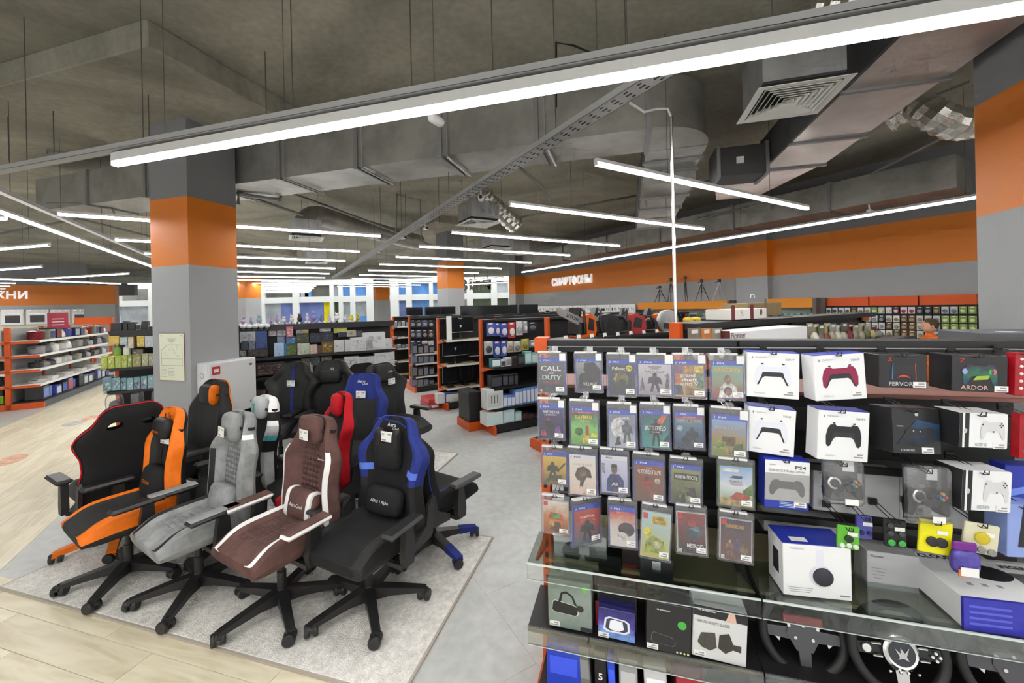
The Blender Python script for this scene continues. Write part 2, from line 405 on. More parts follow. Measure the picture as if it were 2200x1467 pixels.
# far mall facade: white grid of piers and beams with shop windows behind
FY = 37.0
fw = ob('wall_back', None, None, (0, 0, 0)); struct(fw, 'bright white mall facade with rows of windows')
FWM = mat('white_facade', (.8, .82, .8), .6)
def fx(px): return ray(px, 640)[0]*FY
def fz(px, py): return EYE+ray(px, py)[2]*FY
MB().box(fx(-300), fx(1130), FY+2.5, FY+2.7, 0, 9).build('inner_wall', mat('facade_inner_wall', (.5, .5, .48), .7, var=(.35, .35)), fw)
piers = [(536, 566), (628, 641), (708, 716), (727, 735), (752, 762), (787, 803), (838, 856), (872, 884), (922, 930), (945, 952), (1003, 1016), (1055, 1068), (1092, 1104), (235, 252), (318, 330)]
for a, b in piers:
    MB().box(fx(a), fx(b), FY, FY+.5, 0, 7).build('pier', FWM, fw)
for (z0, z1) in [(0, .55), (2.75, 3.28), (4.35, 7)]:
    MB().box(fx(-300), fx(1130), FY+.08, FY+.4, z0, z1).build('beam', FWM, fw)
panes = {'blue': hx('#5b8fd0'), 'dark': hx('#5c5c58'), 'grey': hx('#a9b0b5'), 'yellow': hx('#e2cf20'), 'violet': hx('#6f7fb8'), 'sky': hx('#4fa8f0'), 'green': hx('#4a553f')}
for nm, a, b, z0, z1 in [('dark', 569, 627, 3.28, 4.3), ('grey', 641, 660, 3.28, 4.3), ('sky', 633, 643, 3.28, 4.3), ('sky', 652, 665, 3.28, 4.3), ('dark', 666, 708, 3.28, 4.3), ('grey', 716, 727, 3.28, 4.3), ('blue', 735, 752, 3.28, 4.3), ('blue', 763, 787, 3.28, 4.3), ('blue', 856, 872, 3.28, 4.3), ('blue', 884, 922, 3.28, 4.3), ('blue', 930, 945, 3.28, 4.3), ('green', 1016, 1055, 3.28, 4.3), ('grey', 1068, 1092, 3.28, 4.3),
                        ('grey', 566, 600, .6, 2.75), ('violet', 600, 627, .6, 2.75), ('violet', 641, 692, .6, 2.75), ('yellow', 693, 708, .6, 2.75), ('green', 716, 727, .6, 2.75), ('grey', 735, 752, .6, 2.75), ('grey', 763, 787, 1.4, 2.75), ('blue', 763, 787, .6, 1.4), ('violet', 856, 872, .6, 2.75), ('blue', 884, 922, .6, 2.75), ('grey', 930, 945, .6, 2.75), ('green', 1016, 1055, .6, 2.75), ('green', 1068, 1092, .6, 2.75), ('grey', 252, 318, .6, 2.75)]:
    MB().box(fx(a), fx(b), FY+.25, FY+.3, z0, z1).build('pane', mat('pane_'+nm, panes[nm], .25, var=(.6, .25)), fw)
# low canopy band at the far left opening and the mirrored sign hanging in the shop front
o = MB().box(fx(247), fx(420), FY-6, FY-5.7, fz(300, 635)*.93, 4.4).build('trim_1', mat('dark_fascia', (.16, .16, .16), .6), None); struct(o)
sg = thing('hanging_sign', 'grey metal back of the letters hanging over the shop front', 'sign', dep(1020, 612, 22), 0, rot=(R(90), 0, 0))
me, tw, th = text_mesh('ЗИЯ', mat('sign_back_metal', (.3, .27, .24), .6), .01, .1)
ob('letters', me, sg, (0, 0, 0), None, scale=(1.8/tw, .62/th, 1))
b = MB()
for x in (-.7, 0, .7): b.tube([(x, .3, 0), (x, 1.7, 0)], .02, 6)
b.build('hanger', mat('sign_back_metal', (.3, .27, .24), .6), sg)
# rugs
RUGM = mat('beige_shag_rug', (.8, .785, .74), .95, var=(30, .15), bump=(110, 1.0))
RUGE = mat('rug_edge_binding', (.42, .38, .33), .9)
def rug(label, s0, s1, t0, t1, h=.014):
    o = ob('rug', None, None, GW((s0+s1)/2, (t0+t1)/2), AG); tag(o, label, 'rug')
    x, y = (s1-s0)/2, (t1-t0)/2
    MB().rbox(-x+.012, x-.012, -y+.012, y-.012, .001, h+.002, .004).build('pile', RUGM, o)
    b = MB(); b.box(-x, x, -y, -y+.014, .0008, h); b.build('binding', RUGE, o)
    b = MB(); b.box(-x, x, y-.014, y, .0008, h); b.build('binding', RUGE, o)
    b = MB(); b.box(-x, -x+.014, -y+.014, y-.014, .0008, h); b.build('binding', RUGE, o)
    b = MB(); b.box(x-.014, x, -y+.014, y-.014, .0008, h); b.build('binding', RUGE, o)
s1, t1 = Gc(fl(1063, 1157)); s0, t0 = Gc(fl(2, 1267)); s1b, t0b = Gc(fl(855, 1510))
rug('beige shaggy rug under the front row of gaming chairs', s0-.03, (s1+s1b)/2, (t0+t0b)/2, t1)
s2, t2 = Gc(fl(985, 975))
rug('second beige rug further back beneath the rear chairs', s2-2.3, s2, t2-1.42, t2)
# ================================================================== ceiling services
LEDM = mat('lit_tube_diffuser', (1, 1, 1), .5, emit=((1, .985, .96), TUBE))
HOUS = mat('white_light_housing', (.66, .66, .64), .5)
ZL = 3.1
ROD = mat('dark_hanger_rod', (.07, .068, .06), .6)
LEDM.cycles.emission_sampling = 'NONE'
def light(p, q, label, w=.036, hk=1.3, rods=None, zc=4.5, cat='ceiling light'):
    p, q = Vector(p), Vector(q); d = q-p; n = d.length; a = math.atan2(d.y, d.x)
    o = thing('tube_light', label, cat, p, a, 'ceiling tube lights')
    seg = max(1, round(n/1.9))
    MB().box(0, n, -w*.55, w*.55, w*.5, w*hk).build('housing', HOUS, o)
    me = MB().box(.004, n/seg-.004, -w/2, w/2, -w*.35, w*.5).mesh('diffuser', LEDM)
    for i in range(seg): ob('diffuser', me, o, (i*n/seg, 0, 0))
    la = bpy.data.lights.new('tube_lamp', 'AREA'); la.shape = 'RECTANGLE'; la.size = n-.02; la.size_y = w; la.energy = WPM*n; la.color = (1, .985, .955)
    lo = bpy.data.objects.new('tube_lamp', la); COL.objects.link(lo); lo.parent = o; lo.location = (n/2, 0, -w*.35-.004)
    for x in (0, n):
        MB().box(x-.004, x+.004, -w*.56, w*.56, -w*.37, w*1.32).build('end_cap', HOUS, o)
    k = rods if rods else max(2, round(n/2))
    for i in range(k):
        x = n*(i+.5)/k
        MB().tube([(x, 0, w*1.2), (x, 0, zc-p.z)], .0022, 5).build('hanger_wire', ROD, o)
    return o
# the long strip across the top of the picture (grid G)
sA, tA = Gc(fl(245, 353, ZL)); sB, tB = Gc(fl(2200, 19, ZL)); tL = (tA+tB)/2
light(GW(sA, tL, ZL), GW(sB+1.2, tL, ZL), 'longest lit tube strip running across the top of the view', w=.042, rods=6, hk=2.0)
# tray carrying it
TRAYM = mat('perforated_tray_steel', (.44, .445, .45), .5, .4)
def tray(p, q, label, w=.1, h=.05, slots=True, rods=5):
    p, q = Vector(p), Vector(q); d = q-p; n = d.length
    o = thing('cable_tray', label, 'cable tray', p, math.atan2(d.y, d.x))
    MB().box(0, n, -w/2, w/2, 0, .003).build('tray_floor', TRAYM, o)
    for y in (-w/2, w/2-.003): MB().box(0, n, y, y+.003, 0, h).build('tray_side', TRAYM, o)
    if slots:
        b = MB(); k = int(n/.11)
        for i in range(k):
            for y, l in ((-w*.28, .03), (0, .045), (w*.28, .03)):
                x = i*.11+.04; b.box(x, x+l, y-.006, y+.006, -.0015, 0)
        s = b.build('slot_row', BLK, o); s['kind'] = 'stuff'
    for i in range(rods):
        x = n*(i+.5)/rods; MB().tube([(x, 0, .0), (x, 0, 4.5-p.z)], .0035, 5).build('threaded_rod', ROD, o)
    return o
tray(GW(sA-3.2, tL-.005, ZL+.1), GW(sB+1.2, tL-.005, ZL+.1), 'steel cable tray carrying the longest tube strip', w=.08, h=.04, rods=7, slots=False)
ta = Dc(fl(1420, 178, 3.24)); tb = Dc(fl(712, 598, 3.24)); aT = (ta[0]+tb[0])/2
tray(DW(aT, ta[1]-.2, 3.24), DW(aT, tb[1], 3.24), 'perforated steel cable tray running away from the longest tube strip', w=.13, h=.05, rods=7)
ta2 = Dc(fl(0, 408, 3.22)); tb2 = Dc(fl(325, 556, 3.22))
tray(DW((ta2[0]+tb2[0])/2, ta2[1]-1, 3.22), DW((ta2[0]+tb2[0])/2, tb2[1]+6, 3.22), 'narrow cable tray above the left aisle tube', w=.07, h=.04, slots=False)
# left aisle strip, wall strip
a1 = Dc(fl(0, 445, ZL)); a2 = Dc(fl(328, 578, ZL)); am = (a1[0]+a2[0])/2
light(DW(am, a1[1]-1.2, ZL), DW(am, a2[1]+1.5, ZL), 'long lit tube strip along the left aisle')
a1 = Dc(fl(2100, 425, ZL)); a2 = Dc(fl(1120, 585, ZL)); am = (a1[0]+a2[0])/2
light(DW(am, a1[1]-.6, ZL), DW(am, a2[1], ZL), 'long lit tube strip beside the orange wall stripe', rods=8)
# two columns of short strips (grid D)
LEN = 3.66
colA = [(1280, 352), (1095, 440), (970, 500), (900, 530), (850, 552), (815, 568)]
colB = [(817, 508), (772, 541), (742, 561), (720, 577)]
pa = [fl(x, y, ZL) for x, y in colA]; d2 = DW(1, 0)
base = Dc(pa[-1])
for i in range(1, 7): pa.append(DW(base[0]+.03*i, base[1]+1.72*i, ZL))
for i, p in enumerate(pa):
    light(p, p+d2*LEN, ORD[i]+' nearest short tube strip right of the perforated tray', rods=2, zc=4.5)
pb = [fl(x, y, ZL) for x, y in colB]; base = Dc(pb[-1])
for i in range(1, 10): pb.append(DW(base[0]+.03*i, base[1]+1.75*i, ZL))
for i, p in enumerate(pb):
    light(p-d2*LEN, p, ORD[i]+' nearest short tube strip left of the perforated tray', rods=2)
for i, (x0, y0, x1, y1) in enumerate([(-60, 541, 106, 527), (-60, 585, 90, 573), (80, 600, 277, 588), (-200, 592, 260, 610), (275, 610, 330, 610), (-40, 470, 12, 470)]):
    light(fl(x0, y0, ZL), fl(x1, y1, ZL), ORD[i]+' tube strip hanging in the kitchen department on the left', rods=2)
# far lights over the mall front
for i, (x0, y0, x1, y1) in enumerate([(1010, 604, 1080, 596), (1000, 612, 1100, 606)]):
    light(fl(x0, y0, ZL), fl(x1, y1, ZL), ORD[i]+' of the farthest tube strips before the white facade', rods=2)
# further strips over the kitchen department
for i in range(5):
    light(DW(la-3.5, lb-1.5-2.0*i, ZL), DW(la+1.5+.9*i, lb-1.5-2.0*i, ZL), ORD[i]+' nearest tube strip to the kitchen wall ovens', rods=2)
# more strips behind the camera, where the shop goes on
for i in range(3):
    light(GW(-4.5, .45-1.75*i, ZL), GW(4.0, .45-1.75*i, ZL), ORD[i]+' tube strip overhead behind the viewpoint', rods=2)
light(DW(5.6, -2.4, ZL), DW(8.6, -2.4, ZL), 'tube strip over the accessory wall on the right', rods=2)  # invented strip, out of view, adding light on the right
# ---------------------------------------------------------------- ducts
DUCT = mat('duct_sheet_steel', (.33, .325, .3), .42, .6, var=(2.2, .2))
FLG = mat('duct_flange_steel', (.3, .3, .3), .5, .7)
dz0, dz1, T0, T1, S0 = 3.69, 4.22, 4.30, 4.96, .27
D = thing('air_duct', 'large rectangular sheet metal duct with a rounded elbow', 'duct', (0, 0, 0), AG)
n = 0
xs = [-9.5, -8.2, -6.9, -5.6, -4.4, -3.2, -2.05, -.9, S0]
for x0, x1 in zip(xs[:-1], xs[1:]):
    MB().box(x0+.012, x1-.012, T0, T1, dz0, dz1).build('duct_section', DUCT, D)
    MB().box(x1-.025, x1+.025, T0-.025, T1+.025, dz0-.025, dz1+.02).build('flange', FLG, D)
b = MB(); k = 10; rad = T1-T0; prof = []
pts = [(S0, T1)]+[(S0+rad*math.sin(R(90)*i/k), T1-rad*math.cos(R(90)*i/k)) for i in range(k+1)]
b.poly(pts, dz0, dz1, 'z'); b.build('elbow', DUCT, D, smooth=True)
ys = [T1, 5.35, 5.75, 6.5, 7.3, 8.1, 9.0]
for i, (y0, y1) in enumerate(zip(ys[:-1], ys[1:])):
    dr = .0 if i < 2 else .16
    MB().box(S0, S0+rad, y0+.01, y1-.01, dz0-dr, dz1-dr).build('duct_section', DUCT, D)
    MB().box(S0-.025, S0+rad+.025, y1-.022, y1+.022, dz0-.025-dr, dz1+.02-dr).build('flange', FLG, D)
for x in xs[2:-1]:
    MB().tube([(x+.1, T0-.03, dz0-.03), (x+.1, T0-.03, 4.5)], .006, 5).build('threaded_rod', GALV, D)
    MB().tube([(x+.1, T0-.03, dz0-.03), (x+.1, T1+.03, dz0-.03)], .012, 5).build('support_bar', GALV, D)
# right-hand duct with dark side
B = thing('air_duct', 'wide flat duct along the right side with a dark insulated flank', 'duct', (0, 0, 0), AG)
PINK = mat('duct_underside_steel', (.55, .5, .47), .36, .8, var=(2.5, .12))  # pinkish tint paints reflected orange into the steel
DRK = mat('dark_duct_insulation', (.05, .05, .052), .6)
bs0, bs1, bz0, bz1 = 1.745, 2.42, 3.6, 3.98
ys = [.3, 1.5, 2.7, 3.9, 5.0, 5.9]
for y0, y1 in zip(ys[:-1], ys[1:]):
    MB().box(bs0+.01, bs1, y0+.008, y1-.008, bz0, bz1).build('duct_section', PINK, B)
    MB().box(bs0-.012, bs1+.03, y1-.02, y1+.02, bz0-.02, bz1+.02).build('flange', FLG, B)
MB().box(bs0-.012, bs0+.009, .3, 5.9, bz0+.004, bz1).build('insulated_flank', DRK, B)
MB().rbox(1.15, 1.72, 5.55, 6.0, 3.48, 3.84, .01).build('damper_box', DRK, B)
MB().box(1.36, 1.44, 5.53, 5.56, 3.62, 3.7).build('damper_plate', WHT, B)
for x in (1.16, 1.7): MB().box(x-.02, x+.02, 5.53, 6.02, 3.46, 3.86).build('flange', FLG, B)
MB().poly([(1.2, 6.0), (2.42, 6.0), (2.1, 7.4), (1.5, 7.4)], 3.62, 3.9, 'z').build('transition', PINK, B)
# smooth wide duct nearer the wall
C = thing('air_duct', 'broad plain duct curving along the top of the right wall', 'duct', (0, 0, 0), AD)
for i, (y0, y1) in enumerate([(1.8, 3.4), (3.42, 5.2), (5.22, 7.2), (7.22, 9.2), (9.22, 11.4), (11.42, 14)]):
    MB().box(WA-1.15, WA-.35, y0, y1, 3.55, 4.05).build('duct_section', DUCT, C)
    MB().box(WA-1.18, WA-.32, y1-.02, y1+.03, 3.52, 4.08).build('flange', FLG, C)
# ---------------------------------------------------------------- diffusers
DIFW = mat('diffuser_white', (.66, .66, .62), .5)
VOID = mat('dark_vent_gap', (.03, .03, .03), .8)
def diffuser(p, ang, s, label, box=True, n=6, plen=.42):
    o = thing('ceiling_diffuser', label, 'vent', p, ang)
    h = s/2
    def ring(r0, r1, z0, z1):
        b = MB()
        for a in range(4):
            M = Matrix.Rotation(R(90)*a, 4, 'Z'); q = MB()
            q.add([(-r0, -r0, z0), (r0, -r0, z0), (r1, -r1, z1), (-r1, -r1, z1), (-r0, -r0, z0+.004), (r0, -r0, z0+.004), (r1, -r1, z1+.004), (-r1, -r1, z1+.004)],
                  [(0, 1, 2, 3), (7, 6, 5, 4), (0, 4, 5, 1), (3, 2, 6, 7)]); q.xform(M); b.add(q.v, q.f)
        return b
    ring(h, h*.83, 0, .004).build('frame', DIFW, o)
    for i in range(n):
        r = h*.80-(h*.72)*i/n; ring(r, r-h*.10, -.002, .03).build('louvre', DIFW, o)
    MB().box(-h*.07, h*.07, -h*.07, h*.07, 0, .008).build('centre_plate', DIFW, o)
    MB().box(-h*.84, h*.84, -h*.84, h*.84, .045, .06).build('backing', VOID, o)
    if box: MB().box(-h*.86, h*.86, -h*.86, h*.86, .06, plen).build('plenum_box', GALV, o)
    return o
dc = [fl(1582, 268, 3.44), fl(1623, 193, 3.44), fl(1846, 151, 3.44), fl(1761, 246, 3.44)]
c = sum(dc, Vector())/4
diffuser(c, AG, .6, 'large white square air diffuser hanging before the dark duct')
for i, (px, py, l) in enumerate([(658, 513, 'white square diffuser hanging left of the perforated tray'), (1028, 481, 'white diffuser with foil box right of the perforated tray'), (1065, 535, 'pale diffuser behind the short tubes before the orange column'), (1110, 545, 'small pale diffuser furthest along the right tubes'), (680, 565, 'small pale diffuser furthest along the left tubes')]):
    diffuser(fl(px, py, 3.38), AD, .62 if i < 2 else .6, l, n=5, plen=.35)
# flexible and round ducts
FOIL = mat('foil_flexible_duct', (.62, .6, .55), .3, .95, bump=(40, .5))
def flex(path, r, label, m=FOIL, rib=True):
    path = [Vector(p) for p in path]; o = thing('flexible_duct', label, 'duct', path[0])
    # resample
    pts = []
    for i in range(len(path)-1):
        k = max(2, int((path[i+1]-path[i]).length/.05))
        for j in range(k):
            t = j/k; p0 = path[max(i-1, 0)]; p1 = path[i]; p2 = path[i+1]; p3 = path[min(i+2, len(path)-1)]
            pts.append(.5*((2*p1)+(-p0+p2)*t+(2*p0-5*p1+4*p2-p3)*t*t+(-p0+3*p1-3*p2+p3)*t**3))
    pts.append(path[-1]); pts = [p-path[0] for p in pts]
    rs = [r*(1+(.08 if i % 2 else -.05)*rib) for i in range(len(pts))]
    MB().tube(pts, rs, 14).build('duct_body', m, o, smooth=not rib)
    return o
flex([dep(1900, 262, 4.9), dep(1960, 228, 4.7), dep(2010, 250, 4.5), dep(2060, 268, 4.5), dep(2130, 258, 4.6)], .16, 'shiny foil flexible duct beside the right column')
flex([dep(664, 508, 8.6), dep(656, 480, 8.6), dep(690, 465, 8.9), dep(780, 490, 10.2), dep(900, 521, 12.0)], .23, 'round elbowed duct left of the perforated tray', DUCT, False)
flex([dep(1035, 415, 7.4), dep(1065, 445, 7.6), dep(1110, 485, 7.9)], .17, 'crumpled round duct hanging right of the perforated tray')
flex([dep(1760, 30, 3.2), dep(1900, 12, 2.9), dep(2060, -10, 2.6)], .17, 'silver round duct above the longest tube strip')
# pipes
PIPE = mat('grey_painted_pipe', (.2, .2, .19), .5)
def pipe(path, r, label, m=None, name='pipe'):
    path = [Vector(p) for p in path]; o = thing(name, label, 'pipe', path[0])
    MB().tube([p-path[0] for p in path], r, 8).build('pipe_run', m or PIPE, o, smooth=True)
    for p in path[1:-1]: MB().ball(p-path[0], r*1.25, 8).build('joint', m or PIPE, o, smooth=True)
    return o
pipe([dep(512, 440, 5.9), dep(513, 416, 5.9), dep(600, 430, 6.2), dep(610, 410, 6.25), dep(700, 442, 7.6), dep(930, 528, 13)], .028, 'grey sprinkler pipe leaving the nearest column under the duct')
pipe([dep(540, 425, 6.3), dep(650, 462, 7.5)], .03, 'short grey pipe ending at the round elbowed duct')
pipe([dep(850, 520, 9), dep(853, 418, 9), dep(903, 430, 9.2), dep(905, 520, 9.2)], .018, 'thin conduit hoop hanging left of the perforated tray')
pipe([dep(1105, 470, 8), dep(1500, 395, 8), dep(1700, 340, 6.7)], .02, 'thin pipe crossing under the ceiling behind the elbow duct')
pipe([dep(1180, 430, 6.6), dep(1165, 400, 6.4), dep(1080, 330, 5.4)], .02, 'dark diagonal pipe below the large duct')
pipe([dep(1600, 380, 6.5), dep(1850, 270, 5.4), dep(2085, 175, 4.4)], .016, 'thin pipe crossing below the wide flat duct')
pipe([dep(1500, 470, 9.5), dep(1830, 395, 7.2), dep(2090, 262, 5.5)], .025, 'grey pipe running along the top of the right wall')
pipe([dep(100, 330, 5.9), dep(103, 322, 5.9), dep(200, 340, 6.0)], .012, 'thin bent conduit above the left cable tray')
pipe([dep(100, 437, 6.3), dep(170, 437, 6.4), dep(240, 448, 6.6), dep(247, 462, 6.6)], .014, 'thin hooked conduit under the duct on the left')
pipe([dep(1195, 230, 3.9), dep(1195, 92, 3.9), dep(1230, 97, 3.9), dep(1310, 131, 3.9)], .010, 'black cable looping above the longest tube strip', BLK, 'cable')
pipe([dep(0, 502, 9), dep(170, 470, 9.4), dep(330, 510, 11)], .03, 'grey pipe crossing behind the left aisle tube')
# hanging rods in the empty ceiling
for i, (px, py0, py1, y) in enumerate([(568, 60, 262, 4.0), (880, -10, 205, 3.1), (318, 175, 300, 4.3), (114, 228, 330, 4.6), (17, 250, 345, 4.5), (1280, -10, 125, 2.9), (1342, -10, 120, 2.9), (1405, 100, 125, 3), (816, 400, 520, 8), (870, 400, 520, 9), (1000, 395, 560, 9), (940, 300, 480, 8)]):
    a = dep(px, py0, y); bq = dep(px+.022*(py1-py0), py1, y)
    o = MB().tube([(0, 0, 0), (0, 0, a.z-bq.z)], .0045, 5).build('threaded_rod', ROD, None, bq); tag(o, ORD[i]+' thin hanger rod dropping from the bare concrete ceiling', 'hanger rod', 'ceiling hanger rods')
# cameras and spotlights
def seccam(p, rz, label, s=1.0):
    o = thing('security_camera', label, 'camera', p, rz)
    MB().lathe([(.036*s, -.06*s), (.04*s, -.05*s), (.04*s, .06*s), (.03*s, .075*s)], 14, axis='y').build('camera_body', WHT, o, smooth=True)
    MB().lathe([(.027*s, -.064*s), (.024*s, -.058*s)], 12, axis='y').build('lens', BLK, o)
    MB().tube([(0, .03*s, .03*s), (0, .06*s, .12*s)], .012*s, 6).build('bracket', WHT, o)
seccam(dep(938, 258, 3.3), R(150), 'white bullet camera hanging under the longest tube strip')
for i, (px, py, y) in enumerate([(1033, 425, 6.3), (915, 490, 8.9), (866, 510, 10.3), (812, 540, 12.5), (1870, 455, 7)]):
    seccam(dep(px, py, y), R(30*i), ['white spotlight camera nearest along the perforated tray', 'second white camera along the perforated tray', 'dark-lensed third camera along the perforated tray', 'tiny farthest camera along the perforated tray', 'small white dome camera above the right wall tube'][i], 1.1)
# ================================================================== gaming chairs
def fabric(name, col, rough=.85, sc=180, st=.25, var=.12):
    return mat(name, col, rough, var=(9, var), bump=(sc, st), spec=.3)
BF = fabric('black_chair_fabric', (.013, .013, .014)); BL = fabric('black_leatherette', (.016, .016, .017), .5, 120, .15)
OF = fabric('orange_leatherette', hx('#e8730f'), .5, 120, .12); BRF = fabric('brown_suede', hx('#5e4440'), .9, 140, .3, .25)
WF = fabric('white_leatherette', (.78, .78, .77), .5, 100, .08, .04); GF = fabric('grey_suede', hx('#8b8d8e'), .9, 60, .3, .25)
RF = fabric('red_fabric', hx('#b3111f'), .8, 120, .2); BUF = fabric('blue_fabric', hx('#27357f'), .8, 120, .2); BU2 = fabric('light_blue_fabric', hx('#5f7fe0'), .8)
DG = fabric('charcoal_fabric', (.035, .036, .037)); LGF = fabric('light_grey_leatherette', hx('#aeb2b4'), .55); TEAL = fabric('teal_leatherette', hx('#4fb3b8'), .5)
def quilt(name, col, s=26):
    m = fabric(name, col, .85, 90, .2, .2)
    if name+'_q' in MATS: return m
    MATS[name+'_q'] = m; t = m.node_tree; N = t.nodes; L = t.links
    tc = N.new('ShaderNodeTexCoord'); v = N.new('ShaderNodeTexVoronoi'); v.inputs['Scale'].default_value = s; v.inputs['Randomness'].default_value = .15
    bp = N.new('ShaderNodeBump'); bp.inputs['Strength'].default_value = 1.0; bp.inputs['Distance'].default_value = .03; bp.invert = True
    L.new(tc.outputs['Object'], v.inputs['Vector']); L.new(v.outputs['Distance'], bp.inputs['Height']); L.new(bp.outputs[0], N['Principled BSDF'].inputs['Normal'])
    return m
QB = quilt('quilted_brown_suede', hx('#5c423f')); QG = quilt('quilted_grey_suede', hx('#85888a')); 
MESHK = fabric('black_mesh_fabric', (.03, .03, .03), .8, 300, .5)
def lerp(tab, v):
    for (a, x), (b, y) in zip(tab[:-1], tab[1:]):
        if v <= b: return x+(y-x)*(v-a)/(b-a)
    return tab[-1][1]
def sstep(a, b, x):
    t = min(1, max(0, (x-a)/(b-a))); return t*t*(3-2*t)
SHAPES = {
 'racing': [(0, .22), (.06, .245), (.2, .25), (.36, .225), (.5, .235), (.62, .268), (.69, .275), (.75, .245), (.81, .195), (.88, .168), (.94, .152), (.98, .125), (1, .09)],
 'slim':   [(0, .22), (.06, .24), (.2, .245), (.36, .225), (.5, .225), (.6, .24), (.67, .235), (.74, .195), (.8, .165), (.88, .155), (.94, .148), (.98, .125), (1, .09)],
 'wing':   [(0, .22), (.06, .245), (.2, .25), (.36, .23), (.5, .24), (.6, .285), (.67, .31), (.73, .29), (.78, .21), (.84, .175), (.94, .16), (.98, .13), (1, .09)],
 'round':  [(0, .2), (.06, .23), (.2, .245), (.36, .24), (.5, .245), (.62, .255), (.72, .235), (.8, .19), (.88, .165), (.94, .15), (.98, .12), (1, .08)]}
WB = 1.26
UF = [-1, -.93, -.8, -.66, -.54, -.38, -.2, -.06, .06, .2, .38, .54, .66, .8, .93, 1]
UB = [.88, .6, .25, -.25, -.6, -.88]
VS = [0, .03, .09, .16, .23, .3, .37, .44, .5, .56, .62, .67, .72, .77, .81, .85, .89, .93, .965, .985, 1]
def back_mesh(shape, mf, mats, holes, bol=.07):
    tab = [(a, x*WB) for a, x in SHAPES[shape]]; H = .81; b = MB(); nl = len(UF)+len(UB); rows = []
    for v in VS:
        w = lerp(tab, v); thin = 1-.55*sstep(.9, 1, v); bo = bol*(1-.55*sstep(.6, .85, v))*sstep(-.05, .1, v)
        curve = .03*math.sin(v*3.0)-.02                       # lumbar curve
        r = []
        for u in UF:
            f = -.028*thin-bo*sstep(.5, .8, abs(u))*(1-sstep(.9, 1.0, abs(u))*1.0)
            if abs(u) == 1: f = .012
            r.append((u*w, f-curve, v*H))
        for u in UB: r.append((u*w, .055*thin*(1-.35*u*u)-curve, v*H))
        rows.append(r)
    b.v = [p for r in rows for p in r]
    for i in range(len(VS)-1):
        vm = (VS[i]+VS[i+1])/2
        for k in range(nl):
            k2 = (k+1) % nl
            if k < len(UF)-1: um, front = (UF[k]+UF[k+1])/2, True
            else:
                ua = UF[-1] if k == len(UF)-1 else UB[k-len(UF)]; ub = UB[k-len(UF)+1] if k-len(UF)+1 < len(UB) else UF[0]
                um, front = (ua+ub)/2, False
            if holes and .77 < vm < .85 and (.2 < abs(um) < .54): continue
            b.f.append((i*nl+k, i*nl+k2, (i+1)*nl+k2, (i+1)*nl+k)); b.m.append(mf(um, vm, front))
    b.f.append(tuple(range(nl-1, -1, -1))); b.m.append(mf(0, 0, False))
    b.f.append(tuple((len(VS)-1)*nl+k for k in range(nl))); b.m.append(mf(.95, 1, True))
    return b.mesh('backrest', mats, True)
SU = [-1, -.9, -.78, -.66, -.52, -.3, 0, .3, .52, .66, .78, .9, 1]
SY = [.25, .22, .14, .05, -.05, -.14, -.21, -.265, -.305, -.315]
def seat_mesh(mf, mats):
    b = MB(); nl = len(SU)+5; rows = []
    for j, y in enumerate(SY):
        w = .284-.03*sstep(.1, .25, y); drop = .045*sstep(-.2, -.31, y)**1.2
        bo = .045*(1-sstep(-.12, -.3, y)); r = []
        for u in SU:
            z = .14+bo*sstep(.52, .75, abs(u))*(1-sstep(.85, 1, abs(u)))-.03*sstep(.85, 1, abs(u))-drop
            if abs(u) == 1: z = .05
            r.append((u*w, y, z))
        for u in (.88, .45, 0, -.45, -.88): r.append((u*w, y+(.02 if j == len(SY)-1 else 0), -.012+.02*sstep(-.2, -.31, y)))
        rows.append(r)
    b.v = [p for r in rows for p in r]
    for i in range(len(SY)-1):
        for k in range(nl):
            k2 = (k+1) % nl
            um = (SU[k]+SU[k+1])/2 if k < len(SU)-1 else 2.0
            b.f.append((i*nl+k, i*nl+k2, (i+1)*nl+k2, (i+1)*nl+k)); b.m.append(mf(um, (SY[i]+SY[i+1])/2))
    b.f.append(tuple(range(nl-1, -1, -1))); b.m.append(mf(2, 0)); b.f.append(tuple((len(SY)-1)*nl+k for k in range(nl))); b.m.append(mf(0, -.3))
    return b.mesh('seat', mats, True)
def pillow_mesh(w, h, d, m, e=.5, n=12):
    b = MB(); k = 10; vs = []; sg = lambda c, p: math.copysign(abs(c)**p, c)
    for i in range(k+1):
        th = -math.pi/2+math.pi*i/k
        for j in range(n):
            a = 2*math.pi*j/n
            vs.append((w/2*sg(math.cos(th), e)*sg(math.cos(a), e), d/2*sg(math.cos(th), .9)*sg(math.sin(a), .9), h/2*sg(math.sin(th), e)))
    fs = [(i*n+j, i*n+(j+1) % n, (i+1)*n+(j+1) % n, (i+1)*n+j) for i in range(k) for j in range(n)]
    return b.add(vs, fs).mesh('pillow', m, True)
leg_me = {}
